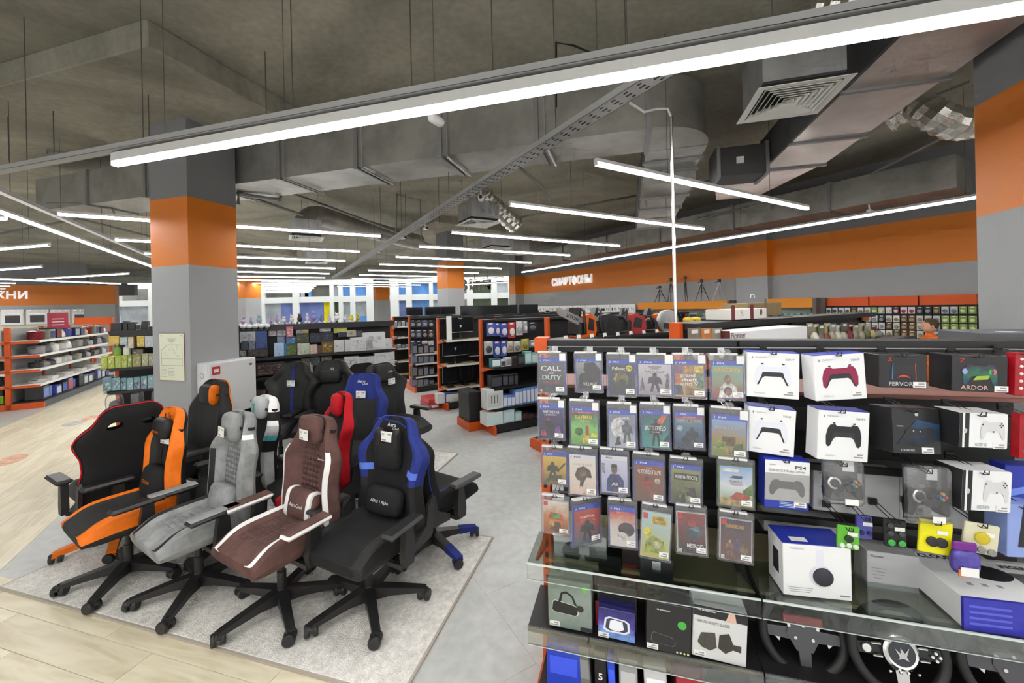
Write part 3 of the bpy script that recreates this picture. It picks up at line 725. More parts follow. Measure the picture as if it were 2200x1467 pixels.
def base_parts(root, m, tip=None, ang=0.0):
    key = (m.name, tip.name if tip else '')
    if key not in leg_me:
        b = MB(); b.poly([(.03, .055), (.03, .14), (.08, .135), (.2, .118), (.36, .092), (.39, .084), (.39, .06), (.35, .062), (.15, .072)], -.03, .03, 'y')
        # taper the outer half
        b.v = [(x, y*(1.15-.9*max(0, x-.03)), z) for x, y, z in b.v]
        leg = b.mesh('leg', m, False); t = None
        if tip:
            t = MB().poly([(.235, .064), (.235, .1175), (.36, .0965), (.395, .087), (.395, .057)], -.0305, .0305, 'y').mesh('leg_tip', tip)
        hood = MB(); hood.poly([(-.034, .03), (-.03, .048), (-.012, .06), (.012, .06), (.026, .05), (.024, .04), (0, .034)], -.012, .012, 'y')
        hood.tube([(0, 0, .05), (0, 0, .072)], .007, 6)
        hd = hood.mesh('caster_hood', tip or BPL)
        wh = MB().lathe([(.006, -.0115), (.026, -.0115), (.03, -.007), (.03, .007), (.026, .0115), (.006, .0115)], 14, axis='y').mesh('caster_wheel', BPL, True)
        leg_me[key] = (leg, t, hd, wh)
    leg, t, hd, wh = leg_me[key]
    MB().lathe([(.045, .06), (.05, .075), (.048, .125), (.03, .14), (.029, .145)], 14).build('hub', m, root, smooth=True)
    MB().lathe([(.029, .13), (.029, .26), (.022, .265), (.022, .40)], 12).build('gas_cylinder', BPL, root, smooth=True)
    MB().rbox(-.09, .09, -.15, .13, .385, .425, .012).build('tilt_mechanism', BPL, root)
    MB().tube([(.08, .0, .4), (.2, -.02, .4), (.25, -.02, .385)], .006, 6).build('height_lever', BPL, root)
    for k in range(5):
        a = ang+2*math.pi*k/5
        l = ob('leg', leg, root, None, (0, 0, a))
        if t: ob('leg_tip', t, l)
        h = ob('caster', hd, root, (.378*math.cos(a), .378*math.sin(a), 0), (0, 0, a+R(70)), scale=1.3)
        for y in (-.019, .019): ob('caster_wheel', wh, h, (-.006, y, .031))
PAPER = mat('price_card_paper', (.8, .8, .78), .6)
def price_card(root, loc, rot, w=.11, h=.075):
    c = MB().box(-w/2, w/2, -.001, .001, -h/2, h/2).build('price_card', PAPER, root, loc, rot)
    b = MB()
    for i in range(3): b.box(-w*.42, -w*.42+w*(.3-.06*i), -.0016, -.001, h*.25-i*h*.12, h*.25-i*h*.12+h*.05)
    b.box(w*.1, w*.4, -.0016, -.001, h*.18, h*.3); b.box(-w*.42, -w*.05, -.0016, -.001, -h*.4, -h*.28)
    s = b.build('print', GREYP, c); s['kind'] = 'stuff'; return c
def chair(label, pos, rz, back_mf, back_mats, seat_mf, seat_mats, shape='racing', holes=False, arm=None, arm_top=None, arm_edge=None, head=None, lumbar=None, base=None, tip=None,
          card=None, texts=(), strap=None, scale=.92, recline=6, seat_dz=0.0, bang=.3, straps_low=False, arms=True, plate=True, piping=None):
    pos = Vector((pos[0], pos[1], .016 if pos[2] is None else pos[2]))
    root = thing('gaming_chair', label, 'chair', pos, rz, 'gaming chairs on show'); root.scale = (scale,)*3
    base_parts(root, base or BPL, tip, bang)
    zs = .425+seat_dz
    ob('seat', seat_mesh(seat_mf, seat_mats), root, (0, 0, zs), None, sub=1)
    bk = ob('backrest', back_mesh(shape, back_mf, back_mats, holes), root, (0, .225, zs+.03), (R(-recline), 0, 0), sub=1)
    if piping:
        pts = [(s_*lerp(SHAPES[shape], v)*WB*.985, .014-(.03*math.sin(v*3)-.02), v*.81) for s_, vv in ((-1, VS[1:]), (1, VS[:0:-1])) for v in vv]
        MB().tube(pts, .0055, 6).build('piping', piping, bk, smooth=True)
    for s in (-1, 1):
        if plate:
            MB().poly([(.12, -.0), (.31, .02), (.33, .1), (.34, .24), (.31, .27), (.275, .25), (.25, .12), (.12, .05)], s*.3-.013, s*.3+.013, 'x').build('recline_bracket', BPL, root, (0, 0, zs-.02))
        if arms:
            pm = arm or BPL
            MB().poly([(-.02, .0), (.06, .0), (.075, .06), (.06, .255), (-.005, .255), (-.03, .06)], s*.335-.023, s*.335+.023, 'x').build('arm_post', pm, root, (0, 0, zs-.035))
            MB().box(min(s*.12, s*.33), max(s*.12, s*.33), -.03, .06, zs-.05, zs-.02).build('arm_bracket', pm, root)
            pad = MB(); pad.rbox(-.052, .052, -.19, .13, 0, .036, .016)
            pd = pad.build('arm_pad', arm_edge or pm, root, (s*.35, 0, zs+.225), (0, 0, s*R(2)))
            if arm_top: MB().rbox(-.044, .044, -.18, .12, .03, .042, .008).build('pad_top', arm_top, pd)
    th = R(recline)
    def onback(u, v, off):        # point on the backrest front
        H = .81*v; return (u, -.028-off-(.03*math.sin(v*3)-.02), H)
    if head:
        me = pillow_mesh(head.get('w', .27), head.get('h', .19), head.get('d', .1), head['m'], head.get('e', .45))
        hp = ob('head_pillow', me, bk, onback(0, head.get('v', .86), .035), (R(4), 0, 0))
        for q in head.get('extra', ()):
            q(hp)
        if head.get('strap', True):
            w = lerp(SHAPES[shape], head.get('v', .86))*WB
            b = MB(); z = onback(0, head.get('v', .86), 0)[2]
            n = 18; pts = [((w+.006)*math.cos(2*math.pi*i/n), .0+.062*math.sin(2*math.pi*i/n)-.005, 0) for i in range(n)]
            vs = [(x, y, z+.012) for x, y, _ in pts]+[(x, y, z-.012) for x, y, _ in pts]
            b.add(vs, [(i, (i+1) % n, n+(i+1) % n, n+i) for i in range(n)]); b.build('strap', strap or BF, bk)
    if lumbar:
        me = pillow_mesh(lumbar.get('w', .36), lumbar.get('h', .2), lumbar.get('d', .12), lumbar['m'], .4)
        lp = ob('lumbar_pillow', me, bk, onback(0, lumbar.get('v', .26), .05), (R(-6), 0, 0))
        if lumbar.get('side'):
            for s in (-1, 1):
                me2 = pillow_mesh(.055, lumbar.get('h', .2)*1.01, lumbar.get('d', .12)*1.03, lumbar['side'], .4); ob('pillow_stripe', me2, lp, (s*lumbar.get('w', .36)*.36, 0, 0))
        if lumbar.get('txt'): text(lumbar['txt'], lumbar.get('tm', WF), lp, 0, .0, w=lumbar.get('tw', .16), y=-lumbar.get('d', .12)/2-.002, bold=.01)
        if straps_low:
            for s in (-.05, .05): MB().box(s-.008, s+.008, -.001, .001, 0, .5).build('strap', BF, bk, (0, onback(0, .6, .004)[1], .26))
    if card:
        u, v, off, rx, rzz = card
        price_card(bk, onback(u, v, off), (R(rx), 0, R(rzz)))
    for (s, u, v, w, m, off) in texts:
        p = onback(u, v, off); text(s, m, bk, p[0], p[2], w=w, y=p[1], bold=.01)
    return root
hub = lambda px, py, z=.1: (lambda p: (p[0], p[1], None))(fl(px, py, z))
flr = lambda x, y, z=None: (x, y, z)
solid = lambda *a: 0
# 1 front row: black and blue chair, nearest
def m_blue(u, v, f):
    a = abs(u)
    if not f: return 1
    if v > .965: return 0 if a < .5 else 2
    if .52 < v < .58 and .6 < a < .95: return 3
    if a > .62 and v > .44: return 2
    if a > .62: return 1
    return 0
chair('black gaming chair with blue edges, front row nearest the game shelves', hub(793, 1272), R(-27), m_blue, [BF, BL, BUF, BU2], lambda u, y: 1 if abs(u) > .66 else 0, [BF, BL],
      head=dict(m=BF, w=.24, h=.2, d=.1, v=.66, extra=[lambda hp: [ob('pillow_horn', pillow_mesh(.07, .2, .07, BL), hp, (s*.085, -.005, .1)) for s in (-1, 1)]], strap=False), lumbar=dict(m=BF, w=.33, h=.19, txt='AERO 1 Alpha', tw=.17, v=.27), card=(0.0, .835, .075, 4, 2),
      texts=[('Aero', -.02, .925, .085, WF, .012), ('Cool', .03, .895, .06, WF, .02)], bang=R(35), seat_dz=-.025)
# 2 brown suede
def m_brown(u, v, f):
    a = abs(u)
    if not f: return 0
    if a < .42 and .3 < v < .76: return 1
    if .78 < a < .95 and .12 < v < .7: return 2
    return 0
chair('brown suede gaming chair with white side stripes and AeroCool cushion'.replace(' and AeroCool cushion', ' and stitched cushion'), hub(606, 1277), R(-30), m_brown, [BRF, QB, WF],
      lambda u, y: (1 if abs(u) < .5 and y > -.22 else 2 if .66 < abs(u) < .78 else 0), [BRF, QB, WF], shape='slim', arm_edge=WF, arm_top=BRF,
      head=dict(m=BRF, w=.25, h=.2, d=.1, v=.885), lumbar=dict(m=BRF, w=.34, h=.21, side=WF, txt='AeroCool', tw=.15, v=.23), card=(.02, .85, .105, 5, -4), texts=[('AeroCool', .19, .66, .07, WF, .06)], bang=R(49))
# 3 grey suede
def m_grey(u, v, f):
    a = abs(u)
    if not f: return 0
    if a < .42 and .3 < v < .7: return 1
    if .66 < a < .8 and .12 < v < .62: return 2
    if a > .66 and .775 < v < .8: return 3
    return 0
chair('light grey suede gaming chair between the orange and brown ones', hub(428, 1243), R(-32), m_grey, [GF, QG, BL, WF],
      lambda u, y: (1 if abs(u) < .5 and y > -.22 else 2 if .66 < abs(u) < .78 else 0), [GF, QG, BL], shape='slim', arm_top=GF,
      head=dict(m=GF, w=.23, h=.22, d=.1, v=.86), lumbar=dict(m=GF, w=.34, h=.2, v=.2), card=(-.02, .82, .1, 3, -3), bang=R(26))
# 4 orange
def m_orange(u, v, f):
    a = abs(u)
    if not f: return 0
    if a > .62 or v > .86: return 1
    return 0
chair('black and orange gaming chair with a small black head pillow, front row', hub(277, 1214), R(-32), m_orange, [BL, OF], lambda u, y: (0 if abs(u) < .66 else 1 if abs(u) < 1.1 else 0), [MESHK, OF], shape='slim',
      head=dict(m=BL, w=.26, h=.17, d=.1, v=.8, extra=[lambda hp: text('COUGAR', OF, hp, 0, -.02, w=.12, y=-.052, bold=.02)]), lumbar=dict(m=BF, w=.36, h=.24, v=.28, txt='COUGAR', tm=OF, tw=.15), straps_low=True, card=(.06, .7, .03, 5, 12), bang=R(29),
      texts=[('C', 0, .93, .03, BL, .015)])
# 5 black chair with red piping, seen from behind on the left
chair('black gaming chair turned away, red piping and two headrest openings, far left', flr(-3.33, 3.36), R(-122), solid, [BF], lambda u, y: (1 if .66 < abs(u) < .78 else 0), [BL, OF], holes=True, tip=OF, bang=1.2, shape='racing', recline=10, piping=RF, scale=.95)
# 6 black and blue chair from behind on the right
chair('black gaming chair turned away with blue leg tips, right end of rug', hub(930, 1152), R(147), solid, [BF], lambda u, y: (1 if .66 < abs(u) < .78 else 0), [BF, BUF], tip=BUF, bang=R(22), recline=14, piping=BUF, seat_dz=-.03)
# 7 black with orange behind
def m_bo(u, v, f):
    a = abs(u)
    return 0
chair('black gaming chair with orange wings behind the orange and grey ones', flr(-3.12, 3.76), R(-26), m_bo, [BL, OF], solid, [BL], shape='round', scale=.97, piping=OF,
      head=dict(m=BL, w=.25, h=.2, d=.1, v=.82, extra=[lambda hp: ob('pillow_side', pillow_mesh(.05, .205, .102, OF), hp, (.1, 0, 0))]), holes=True, strap=BF)
# 8 white and teal
def m_white(u, v, f):
    a = abs(u)
    if v > .84: return 1
    if f and a > .55 and .6 < v < .76: return 2 if v < .72 else 1
    if f and a > .6 and .56 < v < .6: return 3
    if f and a > .7 and v < .45: return 2
    return 0
chair('black chair with white headrest and teal accents behind the grey one', flr(-2.33, 3.28), R(-40), m_white, [BF, WF, LGF, TEAL], solid, [BF], shape='racing',
      head=dict(m=LGF, w=.24, h=.2, d=.11, v=.87, extra=[lambda hp: ob('pillow_emblem', MB().poly([(-.03, .05), (.03, .05), (.012, .03), (.008, -.04), (-.008, -.04), (-.012, .03)], -.06, -.055, 'y').mesh('pillow_emblem', TEAL), hp)]))
# 9 red and black
def m_red(u, v, f):
    a = abs(u)
    if not f: return 0
    if a > .62 or v > .95: return 1
    if .2 < v < .3 and a < .5: return 1
    return 0
chair('red and black gaming chair between the brown and blue ones', flr(-1.70, 3.32), R(-50), m_red, [BF, RF], lambda u, y: 1 if abs(u) > .6 else 0, [BF, RF], shape='racing', scale=.93,
      head=dict(m=RF, w=.2, h=.2, d=.09, v=.86, strap=False))
# 10 blue headed chair facing front
def m_b10(u, v, f):
    a = abs(u)
    if v > .66: return 1
    if f and a > .7: return 1
    return 0
chair('black chair with solid blue head section and white emblem, second row', flr(-1.62, 3.92), R(-10), m_b10, [DG, BUF], lambda u, y: 0, [DG], shape='slim', scale=.97,
      card=(0, .73, .03, 4, 0), texts=[('Aero', -.015, .9, .09, WF, .012), ('Cool', .03, .868, .06, WF, .014)])
# 11 charcoal chair facing right
chair('charcoal gaming chair facing right, armrests clear of its neighbours', flr(-1.38, 4.75), R(58), lambda u, v, f: 0, [DG], lambda u, y: 0, [DG], shape='wing', scale=.98, head=dict(m=DG, w=.22, h=.22, d=.1, v=.85, strap=False),
      card=(.08, .7, .06, 4, 0), texts=[('Aero', .05, .86, .07, WF, .1)])
# 12 black with a blue stripe
def m_12(u, v, f):
    if f and abs(u) < .1 and .1 < v < .9: return 1
    return 0
chair('black gaming chair with blue centre stripe before the toy shelves', flr(-2.84, 4.85), R(-6), m_12, [BL, BUF], solid, [BL], shape='wing', scale=.99, card=(0, .66, .03, 4, 0), texts=[('Z', 0, .9, .06, BUF, .012)])
# 13 black with black pillow
chair('plain black gaming chair with black pillow before the toy shelves', flr(-2.33, 4.9), R(4), lambda u, v, f: 0, [BL], solid, [BL], shape='racing', scale=.99, head=dict(m=BL, w=.27, h=.17, d=.1, v=.74), texts=[('VI', .01, .86, .04, WF, .012)])
chair('plain black gaming chair half hidden behind the blue headed one', flr(-2.0, 5.5), R(35), lambda u, v, f: 0, [BF], solid, [BF], shape='racing', scale=.9)
# ---------------------------------------------------------------- on the near column
sc_, tc_ = Gc(pc)
p_l = on_t(343, 765, tc_-.317); p_r = on_t(397, 765, tc_-.317); zt_ = on_t(370, 715, tc_-.317)[2]; zb_ = on_t(370, 818, tc_-.317)[2]
ev = thing('evacuation_plan', 'framed evacuation plan on the near column', 'notice', GW((p_l[0]+p_r[0])/2, tc_-.3165, (zt_+zb_)/2), AG)
w_, h_ = p_r[0]-p_l[0], zt_-zb_
MB().box(-w_/2, w_/2, -.004, 0, -h_/2, h_/2).build('frame', mat('maroon_frame', hx('#7d4a4a'), .5), ev)
MB().box(-w_/2+.006, w_/2-.006, -.006, -.004, -h_/2+.006, h_/2-.006).build('sheet', mat('pale_green_paper', hx('#e3e7cf'), .6), ev)
def strip(b, x0, z0, x1, z1, t=.003, y=-.0068):
    d = Vector((x1-x0, 0, z1-z0)); n = Vector((-d.z, 0, d.x)).normalized()*t/2
    b.add([(x0-n.x, y, z0-n.z), (x1-n.x, y, z1-n.z), (x1+n.x, y, z1+n.z), (x0+n.x, y, z0+n.z)], [(0, 1, 2, 3)])
b = MB(); X = lambda q: (q-.5)*w_; Zz = lambda q: (.5-q)*h_
pts = [(.1, .55), (.1, .36), (.34, .25), (.92, .25), (.92, .68), (.1, .68), (.1, .55)]
for (a, c), (d, e) in zip(pts[:-1], pts[1:]): strip(b, X(a), Zz(c), X(d), Zz(e))
for a, c, d, e in [(.1, .54, .92, .54), (.5, .27, .68, .46), (.68, .46, .84, .5), (.2, .4, .34, .5), (.72, .25, .72, .36), (.4, .32, .44, .38)]: strip(b, X(a), Zz(c), X(d), Zz(e), .002)
b.build('plan_lines', INK, ev)
b = MB()
for i in range(5): strip(b, X(.32+.03*i), Zz(.11+.025*i), X(.7-.03*i), Zz(.11+.025*i), .004)
for i in range(7):
    strip(b, X(.08), Zz(.73+.03*i), X(.28+.02*(i % 3)), Zz(.73+.03*i), .003); strip(b, X(.36), Zz(.74+.03*i), X(.6), Zz(.74+.03*i), .003)
strip(b, X(.08), Zz(.06), X(.14), Zz(.06), .012); strip(b, X(.86), Zz(.06), X(.93), Zz(.06), .012)
b.build('text_lines', GREYP, ev)
# white fire cabinet
sr = sc_+.317
FW = mat('white_enamel', (.74, .75, .76), .35)
fc = thing('fire_cabinet', 'white metal fire cabinet fixed to the near column', 'cabinet', GW(sr, tc_-.25, .62), AG)
MB().rbox(0, .17, 0, .66, 0, .68, .006).build('body', FW, fc)
dr = MB().rbox(.17, .185, .012, .648, .012, .668, .004).build('door', FW, fc)
MB().lathe([(.022, .186), (.022, .19), (.015, .192)], 14, c=(0, .57, .6), axis='x').build('lock', CHR, dr)
MB().lathe([(.022, .186), (.022, .19), (.015, .192)], 14, c=(0, .57, .1), axis='x').build('lock', CHR, dr)
MB().box(.1855, .1865, .05, .15, .53, .63).build('fire_sign', mat('fire_sign_red', hx('#c23a36'), .5), dr)
MB().box(.1866, .1872, .07, .13, .56, .6).build('sign_symbol', WHT, dr)
MB().box(.1855, .1865, .02, .08, .47, .49).build('label_strip', mat('fire_sign_dark', hx('#9c2730'), .5), dr)
MB().torus((.085, -.001, .53), .03, .003, 20, 6, 'y').build('side_ring', GREYP, fc)
# ================================================================== the game shelf (grid G)
TB = 2.07                                   # back line of the shelving
sL = on_t(1168, 760, TB)[0]; sJ = on_t(1637, 1300, 1.76)[0]; sR = sJ+1.25
gnd = thing('shelving_unit', 'black shop shelving with glass shelf and orange end post holding video games', 'shelving', GW(sL, TB, 0), AG)
def gbx(name, m, x0, x1, t0, t1, z0, z1, par=None, r=0):
    b = MB(); (b.rbox if r else b.box)(x0-sL, x1-sL, t0-TB, t1-TB, z0, z1, *( [r] if r else [])); return b.build(name, m, par or gnd)
z_rail = on_t(1300, 730, TB-.03)[2]
gbx('end_post', ORG, sL-.02, sL+.025, TB-.03, TB+.03, 0, z_rail-.005)
for z in [.1+.06*i for i in range(26)]:
    pass
b = MB()
for i in range(26): b.box(-.008, .008, -.0312, -.030, .12+.06*i, .15+.06*i)
o = b.build('slot_row', BLK, gnd); o['kind'] = 'stuff'
for x in (sJ, sR): gbx('post', BLK, x-.02, x+.02, TB-.03, TB+.03, 0, z_rail-.005)
gbx('top_beam', BLK, sL+.03, sJ-.004, TB-.05, TB+.05, z_rail-.032, z_rail, r=.003)
gbx('top_beam', BLK, sJ+.004, sR, TB-.05, TB+.05, z_rail-.032, z_rail, r=.003)
rowz = [on_t(1300, y, TB-.06)[2] for y in (747, 862, 966, 1070)]
RAILG = mat('hook_bar_highlight', (.35, .35, .36), .4, .6)
for i, z in enumerate(rowz):
    gbx('hook_bar', BLK, sL+.03, sJ-.01, TB-.065, TB-.04, z-.02, z+.006); gbx('hook_bar', BLK, sJ+.01, sR, TB-.065, TB-.04, z-.02, z+.006)
gbx('bar_highlight', RAILG, sL+.03, sR, TB-.068, TB-.064, rowz[0]+.003, rowz[0]+.0075)  # thin pale strip paints the highlight along the bar's top edge
# shelves
zg = .73; tf = on_t(1157.5, 1220, 1.76)[1]
zg = on_t(1400, 1251, 1.76)[2]; zt = on_t(1400, 1401, 1.745)[2]
for x0, x1 in ((sL-.035, sJ-.003), (sJ+.003, sR)):
    gbx('glass_shelf', GLASS, x0, x1, 1.762, TB-.04, zg-.006, zg)
    gbx('price_lip', ACRYL, x0, x1, 1.756, 1.760, zg-.07, zg+.003)
    gbx('lip_edge', mat('acrylic_edge', (.6, .66, .63), .2), x0, x1, 1.755, 1.761, zg-.0035, zg+.0035)
    gbx('lip_edge', MATS['acrylic_edge'], x0, x1, 1.7555, 1.7605, zg-.0725, zg-.07)
    gbx('lower_tray', BLK, x0, x1, 1.75, TB-.04, zt-.022, zt)
    gbx('price_lip', ACRYL, x0, x1, 1.742, 1.746, zt-.072, zt+.004)
    gbx('lip_edge', MATS['acrylic_edge'], x0, x1, 1.741, 1.747, zt-.075, zt-.072)
    gbx('tray_edge', mat('serrated_tray_edge', (.09, .09, .09), .5, var=(220, .9)), x0, x1, 1.747, 1.752, zt-.006, zt+.006)
    gbx('base_deck', BLK, x0+.03, x1, 1.62, TB-.03, .12, .145)
    gbx('kick_plate', BLK, x0+.03, x1, 1.65, 1.66, .0, .12)
for x in (sL, sJ):
    b = MB(); b.poly([(1.80-TB, zg-.008), (TB-.04-TB, zg-.008), (TB-.04-TB, zg-.08), (1.95-TB, zg-.05)], x-sL-.008, x-sL+.008, 'x'); b.build('shelf_bracket', ORG if x == sL else BLK, gnd)
b = MB(); b.poly([(1.66-TB, 0), (TB+.3-TB, 0), (TB+.3-TB, .1), (1.7-TB, .1), (1.66-TB, .07)], -.025, .02, 'x'); b.build('end_foot', ORG, gnd)
b = MB(); b.poly([(-.07, .1), (.02, zg-.1), (.02, .1)], -.024, -.004, 'x'); b.build('end_gusset', ORG, gnd)
gbx('post_collar', ORG, sL-.035, sL+.03, TB-.06, TB+.04, z_rail-.06, z_rail+.012)
# back side shelves glimpsed through the hooks
for i, (z, m) in enumerate([(rowz[1]+.06, mat('brown_shelf_board', hx('#8a5a50'), .5)), (rowz[2]+.03, GLASS), (rowz[3]+.02, GLASS), (.55, BLK)]):
    gbx('back_shelf', m, sL+.03, sR, TB+.02, TB+.36, z-.015, z)
gbx('back_panel', mat('dark_panel', (.02, .018, .018), .6), sL+.03, sR, TB+.37, TB+.38, .1, rowz[1]+.06)
gbx('under_board', mat('beige_back_board', hx('#c2b48f'), .5, var=(5, .1)), sL+.03, sR, 1.93, TB+.34, zg-.09, zg-.075)
# hooks
HK = {}
def hook(x, z, ln, col=None):
    key = (round(ln, 2), col.name if col else '')
    if key not in HK:
        b = MB()
        for dx in (-.009, .009): b.tube([(dx, 0, 0), (dx, -ln, -.012), (dx*.6, -ln-.006, .004)], .0017, 5)
        b.tube([(-.009, -ln, -.012), (.009, -ln, -.012)], .0017, 5); b.box(-.014, .014, -.004, .006, -.016, .01)
        HK[key] = b.mesh('hook', col or BLK)
    return ob('hook', HK[key], gnd, (x-sL, TB-.066-TB, z))
# ---------------------------------------------------------------- printed covers
def grad(name, c0, c1, noise=.0, sc=30, c2=None):
    if name in MATS: return MATS[name]
    m = bpy.data.materials.new(name); MATS[name] = m; t = nt(m); N = t.nodes; L = t.links; b = N['Principled BSDF']; b.inputs['Roughness'].default_value = .4
    tc = N.new('ShaderNodeTexCoord'); sp = N.new('ShaderNodeSeparateXYZ'); L.new(tc.outputs['Generated'], sp.inputs[0])
    n = N.new('ShaderNodeTexNoise'); n.inputs['Scale'].default_value = sc; n.inputs['Detail'].default_value = 5; n.inputs['Distortion'].default_value = .7; L.new(tc.outputs['Object'], n.inputs['Vector'])
    a = N.new('ShaderNodeMath'); a.operation = 'MULTIPLY_ADD'; a.inputs[1].default_value = noise; L.new(n.outputs['Fac'], a.inputs[0]); L.new(sp.outputs['Z'], a.inputs[2])
    s = N.new('ShaderNodeMath'); s.operation = 'SUBTRACT'; s.inputs[1].default_value = noise*.5; L.new(a.outputs[0], s.inputs[0])
    r = N.new('ShaderNodeValToRGB'); r.color_ramp.elements[0].color = (*c0, 1); r.color_ramp.elements[1].color = (*c1, 1)
    if c2: e = r.color_ramp.elements.new(.5); e.color = (*c2, 1)
    L.new(s.outputs[0], r.inputs[0]); L.new(r.outputs[0], b.inputs['Base Color']); return m
def inkm(c): return mat('ink_'+c.strip('#'), hx(c), .45)
PSB = mat('blue_case_plastic', hx('#3d4fa8'), .3); PSH = mat('blue_header_print', hx('#2c4fc0'), .35); XBG = mat('green_case_plastic', hx('#5f8a50'), .3); CLC = mat('white_case_plastic', (.6, .6, .62), .35)
RST = mat('clear_white_sticker', (.72, .73, .74), .3)
def picm(c): return mat('picture_'+c.strip('#'), hx(c), .45, var=(55, .5), coord='Object')
def circ(cx, cy, r, ry=None, n=14): return [(cx+r*math.cos(2*math.pi*i/n), cy+(ry or r)*math.sin(2*math.pi*i/n)) for i in range(n)]
def figure(x, y, h, w=None):
    w = w or h*.28
    return [(x-w*.5, y), (x-w*.2, y), (x-w*.08, y+h*.35), (x+w*.08, y+h*.35), (x+w*.25, y), (x+w*.55, y), (x+w*.32, y+h*.45), (x+w*.75, y+h*.4), (x+w*.6, y+h*.74), (x+w*.2, y+h*.82), (x+w*.22, y+h*.95), (x, y+h), (x-w*.22, y+h*.95), (x-w*.2, y+h*.82), (x-w*.6, y+h*.74), (x-w*.75, y+h*.42), (x-w*.3, y+h*.45)]
def flat(pts, m, par, w, h, y, name='print', x0=0.0, z0=0.0):
    b = MB(); b.add([(x0+(p[0]-.5)*w, y, z0+(p[1]-.5)*h) for p in pts], [tuple(range(len(pts)))]); return b.build(name, m, par)
games = []
def game(label, box, bg, title=(), shapes=(), head='ps4', tilt=0.0, yaw=0.0, t=1.90, age=None, row=0):
    x0, y0, x1, y1 = box; cx, cy_ = (x0+x1)/2, (y0+y1)/2
    s, _, z = on_t(cx, cy_, t); w = on_t(x1, cy_, t)[0]-on_t(x0, cy_, t)[0]; h = on_t(cx, y0, t)[2]-on_t(cx, y1, t)[2]
    if yaw: w /= math.cos(R(yaw))*.85
    o = thing('video_game', label, 'video game', GW(s, t, z), AG, 'video games on the hooks', rot=(R(-3), R(tilt), AG+R(yaw)))
    d = .02
    MB().rbox(-w/2, w/2, -d/2, d/2, -h/2, h/2, .003).build('security_case', PLASTIC, o)
    MB().box(-w*.46, w*.3, -d*.5, d*.4, h/2-.004, h/2+.004).build('case_lock', RST, o)
    tb = MB(); tb.poly([(-.016, 0), (-.02, .012), (-.012, .022), (.012, .022), (.02, .012), (.016, 0)], -.0015, .0015, 'y'); tb.build('hang_tab', PLASTIC, o, (0, 0, h/2))
    cw, ch = w*.9, h*.82; cz = -h*.05
    case = MB().rbox(-cw/2, cw/2, -d*.36, d*.36, -ch/2, ch/2, .002).build('game_case', {'ps4': PSB, 'ps5': PSB, 'xbox': XBG, 'switch': CLC, 'hits': PSB}[head], o, (0, 0, cz))
    yf = -d*.36-.0006; iw, ih = cw*.93, ch*.97
    hh = .115 if head in ('ps4', 'hits', 'ps5') else .0
    cover = MB().box(-iw/2, iw/2, yf, yf+.0004, -ih/2, ih/2-ih*hh).build('cover', bg, case)
    ah = ih*(1-hh); az = -ih*hh/2; yy = yf-.0006
    if head in ('ps4', 'hits', 'ps5'):
        hd = MB().box(-iw/2, iw/2, yf, yf+.0004, ih/2-ih*hh, ih/2).build('header', WHT if head == 'ps5' else PSH, case)
        text('PS5' if head == 'ps5' else 'PS4', INK if head == 'ps5' else WHT, hd, -iw*.2, ih/2-ih*hh/2, w=iw*.24, h=ih*.05, y=yy, bold=.02)
        flat([(.0, .2), (.35, .0), (.45, .2), (.45, 1), (.25, .85), (.25, .2)], INK if head == 'ps5' else WHT, hd, iw*.1, ih*.07, yy, 'emblem', -iw*.42, ih/2-ih*hh/2)
    if head == 'hits':
        hs = MB().box(-iw/2, iw/2, yf-.0004, yf, ih/2-ih*hh-.007, ih/2-ih*hh).build('hits_strip', inkm('#c4202c'), case)
        text('ХИТЫ PLAYSTATION', WHT, hs, 0, ih/2-ih*hh-.0035, w=iw*.5, h=.004, y=yy-.0003)
    if head == 'switch':
        flat([(0, 0), (1, 0), (1, 1), (0, 1)], inkm('#d61f26'), case, iw*.17, ih*.13, yy, 'emblem', -iw*.4, ih*.42)
    for k, (m, pts) in enumerate(shapes): flat(pts, m if not isinstance(m, str) else picm(m), case, iw, ah, yy-.00025*(k % 4), 'picture', 0, az)
    for k, (tx, c, u, v, tw, th) in enumerate(title): text(tx, inkm(c), case, (u-.5)*iw, (v-.5)*ah+az, w=tw*iw, h=th*ah, y=yy-.0012, bold=.012)
    if age:
        q = MB().box(-iw*.48, -iw*.37, yy-.0004, yy, -ih*.48, -ih*.40).build('age_mark', inkm('#b8262d') if age == '18' else WHT, case)
        text(age, WHT if age == '18' else INK, q, -iw*.425, -ih*.44, h=ih*.05, y=yy-.0009)
    pt = MB().box(-w*.14, w*.14, -d/2-.0012, -d/2-.0006, -h*.05, h*.05).build('price_tag', TAGM, o, (w*.27, 0, -h*.36), (0, R(-tilt*.5), 0))
    b = MB(); b.box(-w*.1, w*.1, -d/2-.0016, -d/2-.0012, -h*.035, -h*.012); b.box(-w*.03, w*.1, -d/2-.0016, -d/2-.0012, h*.005, h*.03); q = b.build('price_print', GREYP, pt); q['kind'] = 'stuff'
    if row < 3: MB().box(-w*.1, w*.1, -d/2-.001, -d/2-.0005, -w*.12, w*.12).build('alarm_sticker', RST, o, (w*.36, 0, h*.38))
    hook(s, z+h/2+.008, TB-.066-t+.015, CHR if row == 0 else None)
    return o
G = grad
L4 = 'on the top row of hooks'
game('dark video game with big white block title, leftmost of top row', (1154, 756, 1218, 847), G('cov1', hx('#15161c'), hx('#5a5d66'), .5), [('CALL', '#e9e9e6', .47, .8, .8, .16), ('OF', '#cfcfcc', .5, .64, .2, .06), ('DUTY', '#d8d8d4', .5, .5, .75, .15), ('VANGUARD', '#a92430', .5, .33, .7, .07)], [('#20222a', [(0, 0), (1, 0), (1, .22), (.7, .3), (.35, .2), (0, .28)])], age='18')
